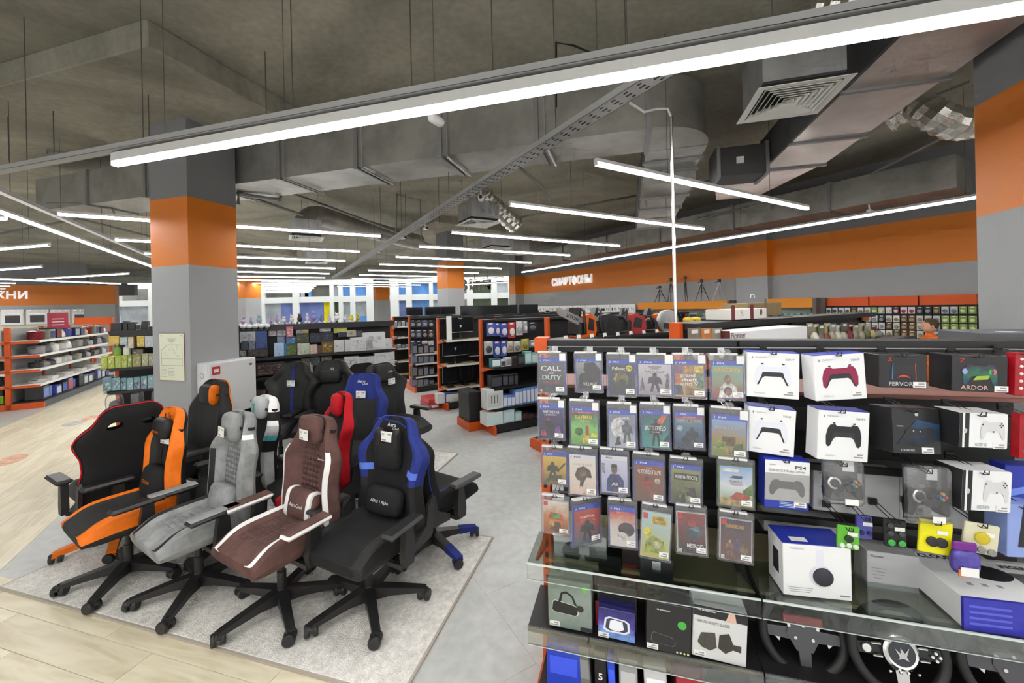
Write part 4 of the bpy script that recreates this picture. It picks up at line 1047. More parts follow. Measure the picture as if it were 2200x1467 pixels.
game('gloomy grey video game with a black cloaked mass and pale title', (1233, 757, 1296, 843), G('cov2', hx('#1d1e1f'), hx('#8f9698'), .35), [('VILLAGE', '#cfc9bb', .55, .24, .55, .11)], [('#141516', [(.1, .1), (.95, .1), (1, .7), (.75, 1), (.35, .98), (.3, .7), (.1, .5)]), ('#8b8f90', circ(.3, .66, .06, .05))], tilt=-1)
game('dark blue video game with yellow round badge beside its title', (1302, 759, 1368, 852), G('cov3', hx('#24262b'), hx('#33404f'), .4), [('Fallout', '#f0ead2', .4, .85, .5, .11), ('76', '#3a3512', .8, .87, .14, .07)], [('#e3c23c', circ(.8, .87, .13, .1)), ('#6d5f3c', circ(.5, .5, .28, .24)), ('#3d3626', circ(.5, .38, .2, .13)), ('#b9a24f', [(.18, .5), (.32, .7), (.36, .62), (.26, .46)]), ('#8a7a48', circ(.42, .56, .07, .05))])
game('pale lilac video game with a dark cloaked warrior', (1371, 760, 1442, 852), G('cov4', hx('#9c8f9c'), hx('#d8d2d6'), .4), [('ASSASSIN’S', '#4f4a55', .5, .92, .4, .05), ('CREED', '#4f4a55', .5, .86, .26, .05), ('VALHALLA', '#54424a', .5, .76, .6, .06)], [('#3f3846', figure(.5, .1, .62, .3)), ('#6f6a78', [(.02, .1), (.2, .15), (.12, .6)]), ('#6d6674', [(.8, .2), (.85, .6), (.78, .62), (.9, .72), (.95, .6), (.92, .2)])], yaw=-3)
game('video game with a collage of coloured picture panels and white script', (1442, 760, 1518, 856), G('cov5', hx('#c9a25a'), hx('#8c6b72'), .8), [('grand', '#f4f4f2', .45, .66, .5, .13), ('theft', '#f4f4f2', .5, .53, .55, .11), ('auto V', '#f4f4f2', .5, .41, .6, .12)], [('#7d5870', [(.02, .72), (.28, .72), (.3, .95), (.02, .95)]), ('#b98a49', [(.33, .74), (.62, .74), (.62, .97), (.33, .97)]), ('#e0c14a', [(.66, .76), (.98, .76), (.98, .97), (.66, .97)]), ('#c26a3a', [(.02, .42), (.22, .42), (.22, .68), (.02, .68)]), ('#5e8a76', [(.72, .3), (.98, .25), (.98, .7), (.76, .7)]), ('#454a66', [(.02, .05), (.3, .05), (.24, .36), (.02, .36)]), ('#8f6f3c', [(.36, .05), (.98, .05), (.98, .22), (.4, .3)])])
game('teal and red video game with yellow title and white shirted figure', (1522, 761, 1601, 860), G('cov6', hx('#9a3a30'), hx('#7fae9c'), .4, c2=hx('#8f9a7c')), [('FARCRY6', '#e9b93a', .5, .87, .85, .13)], [('#e4ddd0', [(.2, .02), (.85, .02), (.78, .36), (.6, .48), (.42, .48), (.26, .34)]), ('#8f6a52', circ(.51, .58, .11, .14)), ('#3a2a24', circ(.51, .22, .13, .13)), ('#a9735a', circ(.51, .2, .09, .1)), ('#4d4339', [(.42, .5), (.6, .5), (.56, .42), (.46, .42)])])
game('purple night street video game, leftmost of second row', (1154, 856, 1215, 945), G('cov7', hx('#1a1430'), hx('#3a2d66'), .7), [('WATCH DOGS', '#f1eef5', .5, .9, .7, .1), ('LEGION', '#cfc5e6', .48, .8, .5, .06)], [('#0e0c18', figure(.42, .15, .55, .25)), ('#a12f66', circ(.4, .65, .06, .05)), ('#6b3a8f', [(.6, .05), (.95, .1), (.85, .45), (.7, .4)]), ('#b0365f', [(.05, .1), (.3, .1), (.25, .3), (.1, .25)])])
game('bright green jungle video game with yellow title', (1222, 860, 1289, 959), G('cov8', hx('#6fae3a'), hx('#1f4a33'), .7, c2=hx('#8fd06a')), [('RAYMAN', '#f4d23a', .48, .84, .62, .12), ('LEGENDS', '#e8e0c0', .5, .73, .35, .04)], [('#e3c23a', [(.4, .05), (.7, .1), (.62, .4), (.5, .3)]), ('#3a6b2c', circ(.3, .4, .16, .12)), ('#b5482c', [(.55, .3), (.68, .3), (.66, .62), (.56, .58)]), ('#e9d93a', [(.75, .25), (.98, .25), (.98, .38), (.75, .38)])], head='hits')
game('pale grey sketchy video game third on the second row', (1303, 866, 1370, 965), G('cov9', hx('#b9bdc4'), hx('#7d8592'), .9), [('NIER', '#e6e9ef', .6, .9, .4, .07)], [('#d9dde4', circ(.35, .6, .28, .3)), ('#3d434f', [(.2, .05), (.45, .1), (.4, .35), (.3, .3), (.25, .15)]), ('#5d6472', figure(.68, .15, .7, .3)), ('#e9ecf0', [(.4, .2), (.55, .3), (.5, .55), (.42, .5)])])
game('teal video game with an orange flare and dark soldier', (1373, 867, 1442, 965), G('cov10', hx('#3f9a94'), hx('#1f5660'), .6), [('BATTLEFIELD', '#f4f2ee', .5, .6, .78, .13), ('2042', '#e9e4dc', .5, .48, .3, .04)], [('#d9693c', [(.35, .55), (.75, 1), (.95, 1), (.6, .5)]), ('#22343a', figure(.52, .06, .85, .32)), ('#1f4a4f', [(.75, .2), (1, .1), (1, .45)])])
game('misty blue video game with red strip and round emblem in title', (1445, 871, 1515, 966), G('cov11', hx('#2a3f55'), hx('#5f86a4'), .7), [('GOD', '#c9b489', .22, .86, .28, .09), ('WAR', '#c9b489', .8, .86, .28, .09)], [('#b08f5c', circ(.5, .86, .1, .08)), ('#33475c', circ(.5, .86, .06, .05)), ('#22303f', figure(.6, .08, .6, .35)), ('#9fb2bf', circ(.16, .62, .11, .09)), ('#18222d', figure(.35, .05, .35, .2))], head='hits')
game('blocky landscape video game hanging lower at the end of second row', (1522, 876, 1608, 985), G('cov12', hx('#7d8a3c'), hx('#7fa3d6'), .5, c2=hx('#a9935a')), [('MINECRAFT', '#b9b6ae', .5, .8, .85, .1)], [('#6a5638', [(.3, .3), (.7, .3), (.7, .55), (.3, .55)]), ('#8a9a4a', [(.05, .2), (.4, .2), (.4, .4), (.2, .45), (.05, .35)]), ('#4f6330', [(.55, .1), (.95, .15), (.9, .4), (.7, .35)]), ('#a98f5c', [(.4, .05), (.6, .05), (.6, .25), (.4, .25)])], tilt=2.5, t=1.87)
game('mustard yellow video game with a dark rider, leftmost of third row', (1163, 959, 1221, 1042), G('cov13', hx('#6d5a24'), hx('#d9b63a'), .5, c2=hx('#c29a2a')), [], [('#33301f', figure(.42, .2, .6, .35)), ('#4a4426', [(.1, .1), (.9, .1), (.8, .35), (.3, .3)]), ('#3d3820', [(.6, .5), (.95, .8), (.98, .75), (.65, .42)])], t=1.88, row=3)
game('beige video game with a large brown horned mask', (1219, 961, 1285, 1066), G('cov14', hx('#e3c9b4'), hx('#efe6de'), .3), [('HOUSE OF ASHES', '#c9b9a8', .5, .86, .75, .06)], [('#4f352c', [(.2, .55), (.3, .75), (.55, .82), (.8, .7), (.85, .5), (.65, .5), (.5, .3), (.38, .2), (.4, .4), (.28, .42)]), ('#7d5644', circ(.5, .62, .14, .1)), ('#2f211d', [(.4, .35), (.55, .4), (.5, .2)])], head='ps5', t=1.88, row=3)
game('lilac video game with a smiling footballer in blue jersey', (1287, 964, 1353, 1062), G('cov15', hx('#9fa6d0'), hx('#d9d6ea'), .4), [('FIFA22', '#23284f', .08, .75, .12, .3), ('All', '#f0f0f5', .5, .28, .22, .1)], [('#2b3570', [(.2, .05), (.85, .05), (.85, .4), (.68, .58), (.36, .58), (.22, .42)]), ('#7d5a4a', circ(.5, .72, .12, .14)), ('#1f1a1a', [(.38, .78), (.4, .88), (.6, .88), (.62, .78)]), ('#7d5a4a', [(.45, .06), (.65, .04), (.65, .14), (.46, .14)])], head='ps5', t=1.885, row=3)
game('rusty brown video game with a leaping red hero', (1358, 974, 1430, 1078), G('cov16', hx('#6d4a30'), hx('#8f4a30'), .6), [('MARVEL', '#e0d0c4', .5, .93, .2, .03), ('ЧЕЛОВЕК·ПАУК', '#f1ece6', .5, .82, .85, .12)], [('#a93a2c', [(.2, .6), (.45, .66), (.62, .5), (.5, .35), (.32, .48)]), ('#9a4a38', [(.45, .4), (.65, .25), (.72, .1), (.6, .12), (.4, .32)]), ('#b9a79a', circ(.8, .58, .1, .08)), ('#7a2a22', circ(.44, .62, .09, .08))], tilt=1, t=1.87, row=3)
game('olive green video game with boxed white title', (1436, 984, 1510, 1083), G('cov17', hx('#3f4429'), hx('#8f8f5c'), .8), [('ЖИЗНЬ ПОСЛЕ', '#f1f0e6', .5, .78, .8, .11)], [('#2c3020', [(.08, .68), (.93, .68), (.93, .88), (.08, .88)]), ('#30331f', [(.3, .1), (.9, .15), (.8, .5), (.5, .45)]), ('#6a6f44', figure(.4, .15, .45, .3)), ('#9a9a78', circ(.6, .15, .12, .08))], tilt=2, t=1.87, row=3)
game('green cased racing video game with blue sky and red car', (1539, 986, 1621, 1090), G('cov18', hx('#7d9a4a'), hx('#8fb4e6'), .4, c2=hx('#dfe6ea')), [('FORZA', '#5a5f78', .5, .62, .4, .06), ('HORIZON 5', '#b0506a', .52, .55, .4, .05)], [('#3f4f6f', [(.3, .7), (.68, .7), (.72, .77), (.4, .77), (.36, .73)]), ('#b5482c', [(.3, .2), (.5, .36), (.85, .34), (.95, .24), (.8, .16), (.4, .12)]), ('#5d7a34', [(.7, .4), (1, .6), (1, .3), (.75, .28)]), ('#a9935a', [(0, 0), (1, 0), (1, .1), (0, .2)]), ('#e9ecec', [(.05, .86), (.6, .86), (.6, .95), (.05, .95)])], head='xbox', tilt=1.5, t=1.85, row=3)
game('small orange and white video game, leftmost of lowest row', (1163, 1064, 1225, 1147), G('cov19', hx('#a9552c'), hx('#e6ded2'), .7, c2=hx('#c9803a')), [], [('#c23a2c', [(.2, .45), (.8, .42), (.75, .62), (.3, .66)]), ('#6d8a34', circ(.5, .55, .2, .1)), ('#5a3a24', [(.25, .08), (.75, .05), (.7, .35), (.35, .38)]), ('#d9a23a', circ(.35, .3, .12, .1))], head='switch', t=1.86, row=3)
game('narrow turned video game with red and grey cover, second of lowest row', (1234, 1070, 1285, 1168), G('cov20', hx('#5a6270'), hx('#c9442c'), .6), [('SNIPER', '#efe6da', .5, .8, .6, .06)], [('#33373f', figure(.5, .1, .6, .4)), ('#d9572c', [(.1, .6), (.5, .9), (.9, .6), (.6, .7)])], tilt=3, yaw=38, t=1.86, row=3)
game('white and black video game with a red strip and orange title', (1305, 1073, 1370, 1176), G('cov21', hx('#e3dcd6'), hx('#c9392c'), .5, c2=hx('#d9cfc8')), [('GOD OF WAR', '#e08a2c', .5, .84, .9, .12)], [('#3a3230', circ(.65, .5, .32, .2)), ('#d9d2cc', circ(.5, .3, .2, .12)), ('#5a1f1a', [(.3, .6), (.5, .5), (.55, .56)])], head='hits', t=1.86, row=3)
game('sunny yellow and sky blue video game in an open case', (1374, 1084, 1443, 1201), G('cov22', hx('#c9c24a'), hx('#a9d0e0'), .5), [('ANIMAL', '#8a6420', .6, .88, .45, .07), ('CROSSING', '#8a6420', .6, .8, .5, .07)], [('#e3c04a', [(.3, .75), (.92, .75), (.9, .94), (.34, .95)]), ('#e9d23a', circ(.2, .55, .16, .12)), ('#9aa83a', [(.1, .1), (.9, .12), (.8, .4), (.4, .5), (.15, .35)]), ('#d6cfa0', circ(.55, .3, .12, .09))], head='switch', tilt=4, t=1.85, row=3)
game('black and red video game with an armoured helmet and white title', (1450, 1086, 1520, 1191), G('cov23', hx('#1f1a1c'), hx('#8f2a2c'), .6), [('METROID', '#f1f1f0', .62, .2, .6, .1), ('DREAD', '#8f3a3c', .62, .11, .3, .04)], [('#2f3d4a', circ(.55, .55, .26, .24)), ('#6f8a99', [(.4, .6), (.75, .55), (.8, .66), (.6, .72)]), ('#a5322c', circ(.52, .75, .14, .1)), ('#3f5360', [(.7, .4), (.9, .5), (.92, .7), (.8, .6)])], head='switch', age='12', t=1.85, row=3)
game('purple brown dungeon video game with yellow title, end of lowest row', (1541, 1100, 1619, 1206), G('cov24', hx('#6d4a3a'), hx('#4a3448'), .8), [('DUNGEONS', '#d9a93a', .45, .84, .6, .09)], [('#8a5a48', figure(.3, .1, .4, .2)), ('#5d4a6a', figure(.55, .1, .45, .2)), ('#7d6a4a', figure(.75, .08, .35, .2)), ('#c9a06a', circ(.3, .46, .05, .04))], head='switch', tilt=2.5, t=1.84, age='6', row=3)
# ---------------------------------------------------------------- boxed gamepads and hanging packs
def pad_outline():
    r = [(0, .62), (.2, .62), (.25, .68), (.38, .66), (.45, .55), (.5, .3), (.49, .03), (.44, -.05), (.38, -.03), (.29, .2), (.22, .27), (0, .27)]
    return [(.5+x, y+.15) for x, y in r]+[(.5-x, y+.15) for x, y in r[-2:0:-1]]
PADI = [(.22, .56), (.28, .58), (.72, .58), (.78, .56), (.82, .4), (.93, .12), (.88, .12), (.79, .35), (.72, .42), (.28, .42), (.21, .35), (.12, .12), (.07, .12), (.18, .4)]
WBX = mat('white_carton', (.8, .81, .82), .4); BBX = mat('black_carton', (.018, .018, .02), .35); BLUC = mat('blue_carton', hx('#2a3aa6'), .4); LGB = mat('light_grey_carton', (.52, .53, .54), .5)
def carton(label, box, t, d, mats, tilt=0.0, yaw=0.0, pitch=0.0, name='boxed_gamepad', cat='boxed gamepad', group='boxed controllers on the hooks', hk=True, tagpos=(.3, -.38), price=True, sc=1.0):
    """mats: [front/sides, top]; returns root with helper attributes"""
    x0, y0, x1, y1 = box; cx, cy_ = (x0+x1)/2, (y0+y1)/2
    s, _, z = on_t(cx, cy_, t); w = (on_t(x1, cy_, t)[0]-on_t(x0, cy_, t)[0])*sc; h = on_t(cx, y0, t)[2]-on_t(cx, y1, t)[2]
    o = thing(name, label, cat, GW(s, t, z)+GW(0, d/2, 0), AG, group, rot=(R(pitch), R(tilt), AG+R(yaw)))
    b = MB(); b.rbox(-w/2, w/2, -d/2, d/2, -h/2, h/2, .0025)
    if len(mats) > 1: b.m = [1 if all(b.v[i][2] > h/2-.0035 for i in f) else 0 for f in b.f]
    b.build('carton', mats, o)
    if price:
        q = MB().box(-.022, .022, -d/2-.0016, -d/2-.0008, -.011, .011).build('price_tag', TAGM, o, (w*tagpos[0], 0, h*tagpos[1]))
        p = MB(); p.box(-.017, .017, -d/2-.002, -d/2-.0016, -.008, -.003); p.box(-.004, .016, -d/2-.002, -d/2-.0016, .001, .006); p = p.build('price_print', GREYP, q); p['kind'] = 'stuff'
    if hk: hook(s, z+h/2+.006, TB-.066-t+.02)
    o['w'] = w; o['h'] = h; o['d'] = d
    return o, w, h, -d/2-.001
def psbox(label, box, t, c_body, c_in, tilt=0, yaw=0, d=.075, pitch=0):
    o, w, h, y = carton(label, box, t, d, [WBX, BLUC], tilt, yaw, pitch)
    flat(pad_outline(), c_body, o, w*.7, h*.62, y, 'picture', 0, h*.02)
    flat(PADI, c_in, o, w*.7, h*.62, y-.0004, 'picture', 0, h*.02)
    for sx in (-1, 1): flat(circ(.5, .5, .5), inkm('#23242a') if c_body != WBX else c_in, o, w*.06, h*.03, y-.0006, 'picture', sx*w*.2, h*.245)
    text('PlayStation', GREYP, o, -w*.22, h*.38, w=w*.22, y=y, name='lettering'); text('SONY', INK, o, w*.32, h*.35, w=w*.17, y=y)
    text('DualSense', GREYP, o, -w*.25, -h*.4, w=w*.2, y=y)
    flat([(0, .2), (.35, 0), (.45, .2), (.45, 1), (.25, .85), (.25, .2)], INK, o, w*.06, h*.05, y, 'emblem', -w*.38, h*.38)
    return o
PADW = mat('pale_pad_print', hx('#dde0ea'), .4)
psbox('white gamepad box with white pad pictured, top row beside the games', (1606, 757, 1717, 855), 1.88, PADW, INK, tilt=1.5, yaw=-4)
psbox('white gamepad box picturing a crimson pad', (1738, 760, 1862, 859), 1.86, inkm('#8e1f47'), INK, tilt=-3, yaw=12)
psbox('white gamepad box with white pad pictured, second row', (1606, 876, 1708, 976), 1.88, PADW, INK, tilt=4, yaw=-3)
psbox('white gamepad box picturing a black pad', (1748, 882, 1868, 990), 1.84, inkm('#232326'), inkm('#303034'), tilt=3.5, yaw=10)
o, w, h, y = carton('low black gamepad carton with red logo and silver title', (1880, 762, 1993, 833), 1.88, .09, [BBX], 1, 8, tagpos=(.33, -.4))
flat(pad_outline(), inkm('#2a2a2d'), o, w*.55, h*.75, y, 'picture', 0, 0); flat([(0, 0), (.6, 1), (1, 1), (.5, 0)], inkm('#3f8fd0'), o, w*.03, h*.5, y-.0006, 'picture', -w*.23, 0); flat([(.4, 1), (1, 0), (.5, 0), (0, 1)], inkm('#d0483a'), o, w*.03, h*.5, y-.0006, 'picture', w*.25, 0)
flat([(0, 0), (.2, .5), (.5, .8), (.8, .5), (1, 0), (.7, .35), (.3, .35)], inkm('#d0483a'), o, w*.3, h*.14, y-.0006, 'picture', 0, -h*.14)
text('FERVOR', LGB, o, -w*.05, -h*.38, w=w*.5, h=h*.12, y=y, bold=.01); text('Z', inkm('#d0342a'), o, -w*.28, h*.36, w=w*.1, h=h*.1, y=y)
o, w, h, y = carton('wide black gamepad carton with rainbow lit pad picture', (2034, 764, 2167, 842), 1.88, .1, [BBX], 2, 8, tagpos=(.38, -.4))
flat(pad_outline(), G('rainbow', hx('#23306a'), hx('#3a2a4a'), 1.2, 40, c2=hx('#2f6a4a')), o, w*.62, h*.8, y, 'picture', 0, 0); flat([(0, 0), (.2, .7), (1, .9), (.9, .2)], inkm('#9fb53a'), o, w*.3, h*.16, y-.0006, 'picture', w*.02, -h*.1)
for dx, c in ((-.28, '#8f9ad6'), (.24, '#c76a8a'), (.2, '#4fa35a')): flat(circ(.5, .5, .5), inkm(c), o, w*.1, h*.16, y-.0008, 'picture', w*dx, h*.06)
text('ARDOR', inkm('#c9a79a'), o, -w*.1, -h*.38, w=w*.5, h=h*.12, y=y, bold=.01); text('Z', inkm('#d0342a'), o, -w*.33, h*.36, w=w*.1, h=h*.1, y=y)
for i, (bx, l) in enumerate([((2170, 758, 2230, 850), 'red blister pack at the right end of top row'), ((2180, 890, 2240, 985), 'red blister pack at the right end of second row')]):
    o, w, h, y = carton(l, bx, 1.9, .03, [mat('red_pack', hx('#a3121f'), .35, var=(25, .15))], 3, 20, name='blister_pack', cat='blister pack', price=False)
    for k in range(5): MB().ball((-w*.25, y, h*(.35-.17*k)), .006, 8).build('dot', WHT, o)
o, w, h, y = carton('tilted black gamepad carton with dark pad picture and silver edge', (1898, 880, 2024, 976), 1.86, .1, [BBX], 3, 16, pitch=-5, tagpos=(.2, -.42))
flat([(.05, .2), (.5, .75), (.98, .65), (.95, .3), (.5, .15)], G('darkblue', hx('#101318'), hx('#2a4668'), .7), o, w, h, y, 'picture'); flat(pad_outline(), inkm('#2a2a2e'), o, w*.65, h*.42, y-.0005, 'picture', .01, -h*.06)
text('STRIKE NX', LGB, o, -w*.22, -h*.42, w=w*.3, y=y-.0006, bold=.02); text('TURBO', LGB, o, -w*.36, h*.1, w=w*.14, y=y-.0006); flat(circ(.5, .5, .5), LGB, o, w*.08, h*.07, y-.0006, 'emblem', 0, h*.36)
flat(circ(.5, .5, .5), inkm('#c9ccd0'), o, w*.03, h*.03, y-.0009, 'picture', -w*.08, 0); flat(circ(.5, .5, .5), inkm('#c9ccd0'), o, w*.03, h*.03, y-.0009, 'picture', w*.06, -h*.01)
def msibox(label, box, tx, tilt):
    o, w, h, y = carton(label, box, 1.85, .1, [WBX], tilt, 14, tagpos=(.32, -.42))
    MB().box(-w/2-.0008, -w/2, -.05, .05, -h/2, h/2).build('black_flank', BBX, o); flat([(0, 0), (.2, 0), (.2, 1), (0, 1)], BBX, o, w, h, y, 'black_end'); flat([(.0, 0), (.045, 0), (.045, 1), (.0, 1)], WBX, o, w, h, y-.0005, 'stripe', w*.06-.0, 0)
    flat(pad_outline(), inkm('#d3d3d3'), o, w*.5, h*.75, y-.0006, 'picture', w*.18, .005)
    for dx, dz in ((-.08, .18), (.14, -.02), (.3, .12), (.27, .17), (.33, .17), (.3, .22)): flat(circ(.5, .5, .5), inkm('#333336'), o, w*.035, w*.035, y-.0009, 'picture', w*(dx+.05), h*dz)
    flat([(0, .8), (.5, 1), (1, .8), (.85, .2), (.5, 0), (.15, .2)], LGB, o, w*.08, h*.14, y-.0006, 'emblem', -w*.38, -h*.02); text(tx, GREYP, o, -w*.06, -h*.4, w=w*.24, h=h*.09, y=y-.0006, bold=.01)
msibox('white gamepad carton with black end, second row', (2040, 888, 2170, 962), 'GC20 V2', 3)
msibox('white gamepad carton with black end, third row', (2045, 1012, 2178, 1098), 'FORCE GC30', 4)
# dual tone ps4 controller box with window
o, w, h, y = carton('blue and white gamepad box with a clear window', (1640, 988, 1738, 1094), 1.86, .07, [BLUC, BLUC], 2, 4)
flat([(0, .72), (1, .72), (1, .98), (0, .98)], WBX, o, w, h, y, 'white_panel'); flat([(.0, .17), (1, .17), (1, .72), (.0, .72)], inkm('#c6c6bf'), o, w, h, y, 'window_panel'); flat(pad_outline(), inkm('#3c3a36'), o, w*.8, h*.44, y-.0006, 'picture', 0, -h*.05)
text('PS4', INK, o, w*.3, h*.36, w=w*.24, h=h*.07, y=y-.0006, bold=.02); text('SONY', INK, o, -w*.33, h*.39, w=w*.14, y=y-.0006); text('DUALSHOCK 4 Wireless Controller', INK, o, 0, h*.28, w=w*.8, h=h*.05, y=y-.0006); MB().rbox(-w*.5, w*.5, y-.006, y-.0012, -h*.33, h*.22, .003).build('window', PLASTIC, o)
for i in range(4): flat([(0, 0), (1, 0), (1, 1), (0, 1)], inkm('#cfe0f5'), o, w*.36, .002, y-.0006, 'fine_print', w*.02, -h*(.36+.03*i))
# blister gamepads
def blisterpad(label, box, tilt, yaw):
    x0, y0, x1, y1 = box; t = 1.86; cx, cy_ = (x0+x1)/2, (y0+y1)/2; s, _, z = on_t(cx, cy_, t); w = on_t(x1, cy_, t)[0]-on_t(x0, cy_, t)[0]; h = on_t(cx, y0, t)[2]-on_t(cx, y1, t)[2]
    o = thing('blister_gamepad', label, 'gamepad', GW(s, t, z), AG, 'blister packed gamepads', rot=(R(-4), R(tilt), AG+R(yaw)))
    MB().rbox(-w*.45, w*.45, .004, .006, -h*.48, h*.5, .002).build('backing_card', inkm('#1b1d22'), o)
    gp = MB(); out = [((x-.5)*w*.95, (q-.45)*h*.62-h*.16) for x, q in pad_outline()]; gp.poly(out, -.022, .004, 'y')
    body = gp.build('gamepad', mat('glossy_black', (.012, .012, .014), .15), o)
    for dx, dz, c, r_ in ((-.24, -.02, '#2a2a2e', .016), (-.08, -.12, '#2a2a2e', .014), (.1, -.12, '#2a2a2e', .014), (.27, .04, '#d9a53a', .006), (.34, -.01, '#c9443a', .006), (.2, -.01, '#3a6ac9', .006), (.27, -.06, '#4fa35a', .006)):
        MB().lathe([(r_, 0), (r_, -.008), (r_*.7, -.011)], 12, c=(w*dx, -.022, h*dz), axis='y').build('button', inkm(c), body)
    MB().lathe([(.022, 0), (.024, -.004), (.02, -.006)], 16, c=(-w*.24, -.0218, -h*.02), axis='y').build('stick_ring', CHR, body)
    MB().rbox(-w/2, w/2, -.036, .003, -h/2, h*.5, .012).build('blister', PLASTIC, o)
    text('ERGO', inkm('#3f8fc0'), o, -w*.25, h*.36, w=w*.22, y=.003); MB().box(-.022, .022, -.038, -.0365, -.011, .011).build('price_tag', TAGM, o, (w*.12, 0, -h*.4))
    MB().box(-.02, .02, .002, .0035, -.02, .02).build('white_label', RST, o, (w*.22, 0, h*.33)); hook(s, z+h/2-.004, TB-.066-t+.04)
blisterpad('black gamepad in clear blister, third row beside the blue box', (1761, 986, 1850, 1078), 1, 4)
blisterpad('larger black gamepad in clear blister, third row right', (1927, 1000, 2040, 1117), 4, 14)
# grey cartons standing behind, on the middle glass
for i, (bx, t, l) in enumerate([((1745, 1010, 1930, 1105), 2.02, 'long grey carton standing behind the blister gamepads'), ((1930, 1030, 2080, 1130), 2.03, 'second long grey carton standing behind the larger gamepad'), ((1190, 1148, 1302, 1222), 1.96, 'grey carton with a black round wheel picture on the glass shelf'), ((1862, 1190, 1975, 1268), 1.98, 'silver carton lying at the back of the glass shelf'), ((1640, 1110, 1800, 1150), 2.04, 'pale grey carton high behind the headset box')]):
    o, w, h, y = carton(l, bx, t, .1, [LGB], 1, 0, name='product_carton', cat='carton', group='grey cartons', hk=False, price=False)
    for k in range(4): flat([(0, 0), (1, 0), (1, 1), (0, 1)], GREYP, o, w*(.3-.04*k), .0025, y, 'fine_print', -w*.28, h*(.05-.09*k))
    if i == 2:
        flat(circ(.5, .5, .5, n=24), INK, o, h*.55, h*.55, y, 'picture', -w*.16, -h*.02); flat(circ(.5, .5, .5, n=20), INK, o, h*.42, h*.5, y, 'picture', w*.22, -h*.06); MB().box(-.03, .02, y-.003, y-.002, -.02, .016).build('price_tag', TAGM, o, (w*.1, 0, h*.06))
    if i in (0, 3): text('Pioneer', INK if i == 3 else inkm('#8f3a3a'), o, -w*.3, h*.38, w=w*.25, y=y)
# small packs on hooks
def pack(label, box, t, c, shapes=(), tilt=0, yaw=0):
    o, w, h, y = carton(label, box, t, .012, [inkm(c)], tilt, yaw, name='thumb_grip_pack', cat='accessory pack', group='small accessory packs on lower hooks', tagpos=(.15, .1), price=False)
    MB().box(-.016, .016, y-.0015, y-.0005, -.007, .007).build('price_tag', TAGM, o, (w*.18, 0, h*.18))
    for m, cx, cz, r_ in shapes: MB().lathe([(r_, y), (r_, y-.006), (r_*.7, y-.008)], 14, c=(w*cx, 0, h*cz), axis='y').build('grip', inkm(m), o)
pack('lime green pack with three pale stick caps', (1799, 1131, 1847, 1180), 1.83, '#5fb535', [('#d9e0d0', -.3, -.33, .009), ('#d9e0d0', 0, -.3, .009), ('#d9e0d0', .3, -.33, .009), ('#20301c', 0, -.02, .014)], 2)
pack('small violet pack with two blue discs', (1840, 1110, 1875, 1158), 1.9, '#4f4fa3', [('#24244f', -.2, -.2, .008), ('#24244f', .25, -.2, .008)])
pack('black pack of stick caps with green inserts', (1900, 1117, 1948, 1176), 1.86, '#1c1e1e', [('#3f4444', -.25, .3, .01), ('#3f4444', -.25, .02, .01), ('#3f4444', .25, .02, .01), ('#3fa34a', -.22, -.32, .012), ('#3fa34a', .25, -.32, .012)])
pack('bright yellow pack with a dark bow shaped part', (1975, 1120, 2046, 1190), 1.84, '#e6de12', [('#2a2a2c', -.12, -.12, .018), ('#2a2a2c', .16, -.12, .018)], 4)
pack('cream and yellow pack with three grey knobs', (2070, 1126, 2146, 1190), 1.85, '#d6d2b5', [('#8f8f8c', -.3, -.3, .012), ('#8f8f8c', .02, -.34, .012), ('#8f8f8c', .32, -.38, .012), ('#c9b52a', 0, .05, .022)], 6)
o, w, h, y = carton('tall pale blue carton at the right edge', (2152, 1085, 2240, 1198), 1.9, .08, [mat('pale_blue_carton', hx('#8fa3dd'), .4)], 2, 12, name='product_carton', cat='carton', group=None, hk=True, price=False)
flat([(.3, .2), (1, .2), (1, 1), (.45, 1)], BBX, o, w, h, y, 'dark_panel'); text('SLIM', WHT, o, w*.2, h*.1, w=w*.3, y=y-.0006, bold=.02, rot=(R(90), R(-80), 0))
o, w, h, y = carton('blue carton behind the white gamepad boxes at the right edge', (2150, 1000, 2240, 1075), 1.98, .06, [BLUC], 2, 10, name='product_carton', cat='carton', group=None, hk=False, price=False); flat([(.1, .1), (.9, .3), (.9, .5), (.1, .3)], inkm('#6f8fe0'), o, w, h, y, 'picture')
# ---------------------------------------------------------------- on the glass
def standbox(name, label, cat, base_px, t, w, d, h, mats, yaw=0.0, z=None, pitch=0.0, roll=0.0):
    s, _, _ = on_t(base_px[0], base_px[1], t)
    o = thing(name, label, cat, GW(s, t, z)+GW(0, 0, .0005), AG, None, rot=(R(pitch), R(roll), AG+R(yaw)))
    b = MB(); b.rbox(-w/2, w/2, -d/2, d/2, 0, h, .0025)
    if len(mats) > 1: b.m = [1 if all(b.v[i][2] > h-.0035 for i in f) else 0 for f in b.f]
    b.build('carton', mats, o); return o
o = standbox('headset_box', 'white cube headset box with blue top on the glass shelf', 'headset box', (1737, 1283), Gc(fl(1737, 1283, zg))[1]+.07, .238, .135, .207, [WBX, BLUC], 5, zg)
y = -.0683
MB().lathe([(.035, y), (.034, y-.006), (.02, y-.011), (.002, y-.012)], 22, c=(.02, 0, .085), axis='y').build('ear_cup_picture', inkm('#2d2e36'), o, smooth=True); flat(circ(.5, .5, .5, n=20), inkm('#d5d6de'), o, .08, .085, y+.0003, 'picture', .012, .087); flat([(0, 0), (1, 0), (1, 1), (0, 1)], inkm('#dfe0ea'), o, .028, .075, y+.0002, 'picture', .01, .15)
text('PlayStation', GREYP, o, -.07, .188, w=.05, y=y); MB().box(-.03, .03, -.05, -.02, .2072, .2078).build('price_tag', TAGM, o, (-.05, 0, 0)); flat(circ(.5, .5, .5), INK, o, .001, .001, y, 'dot')
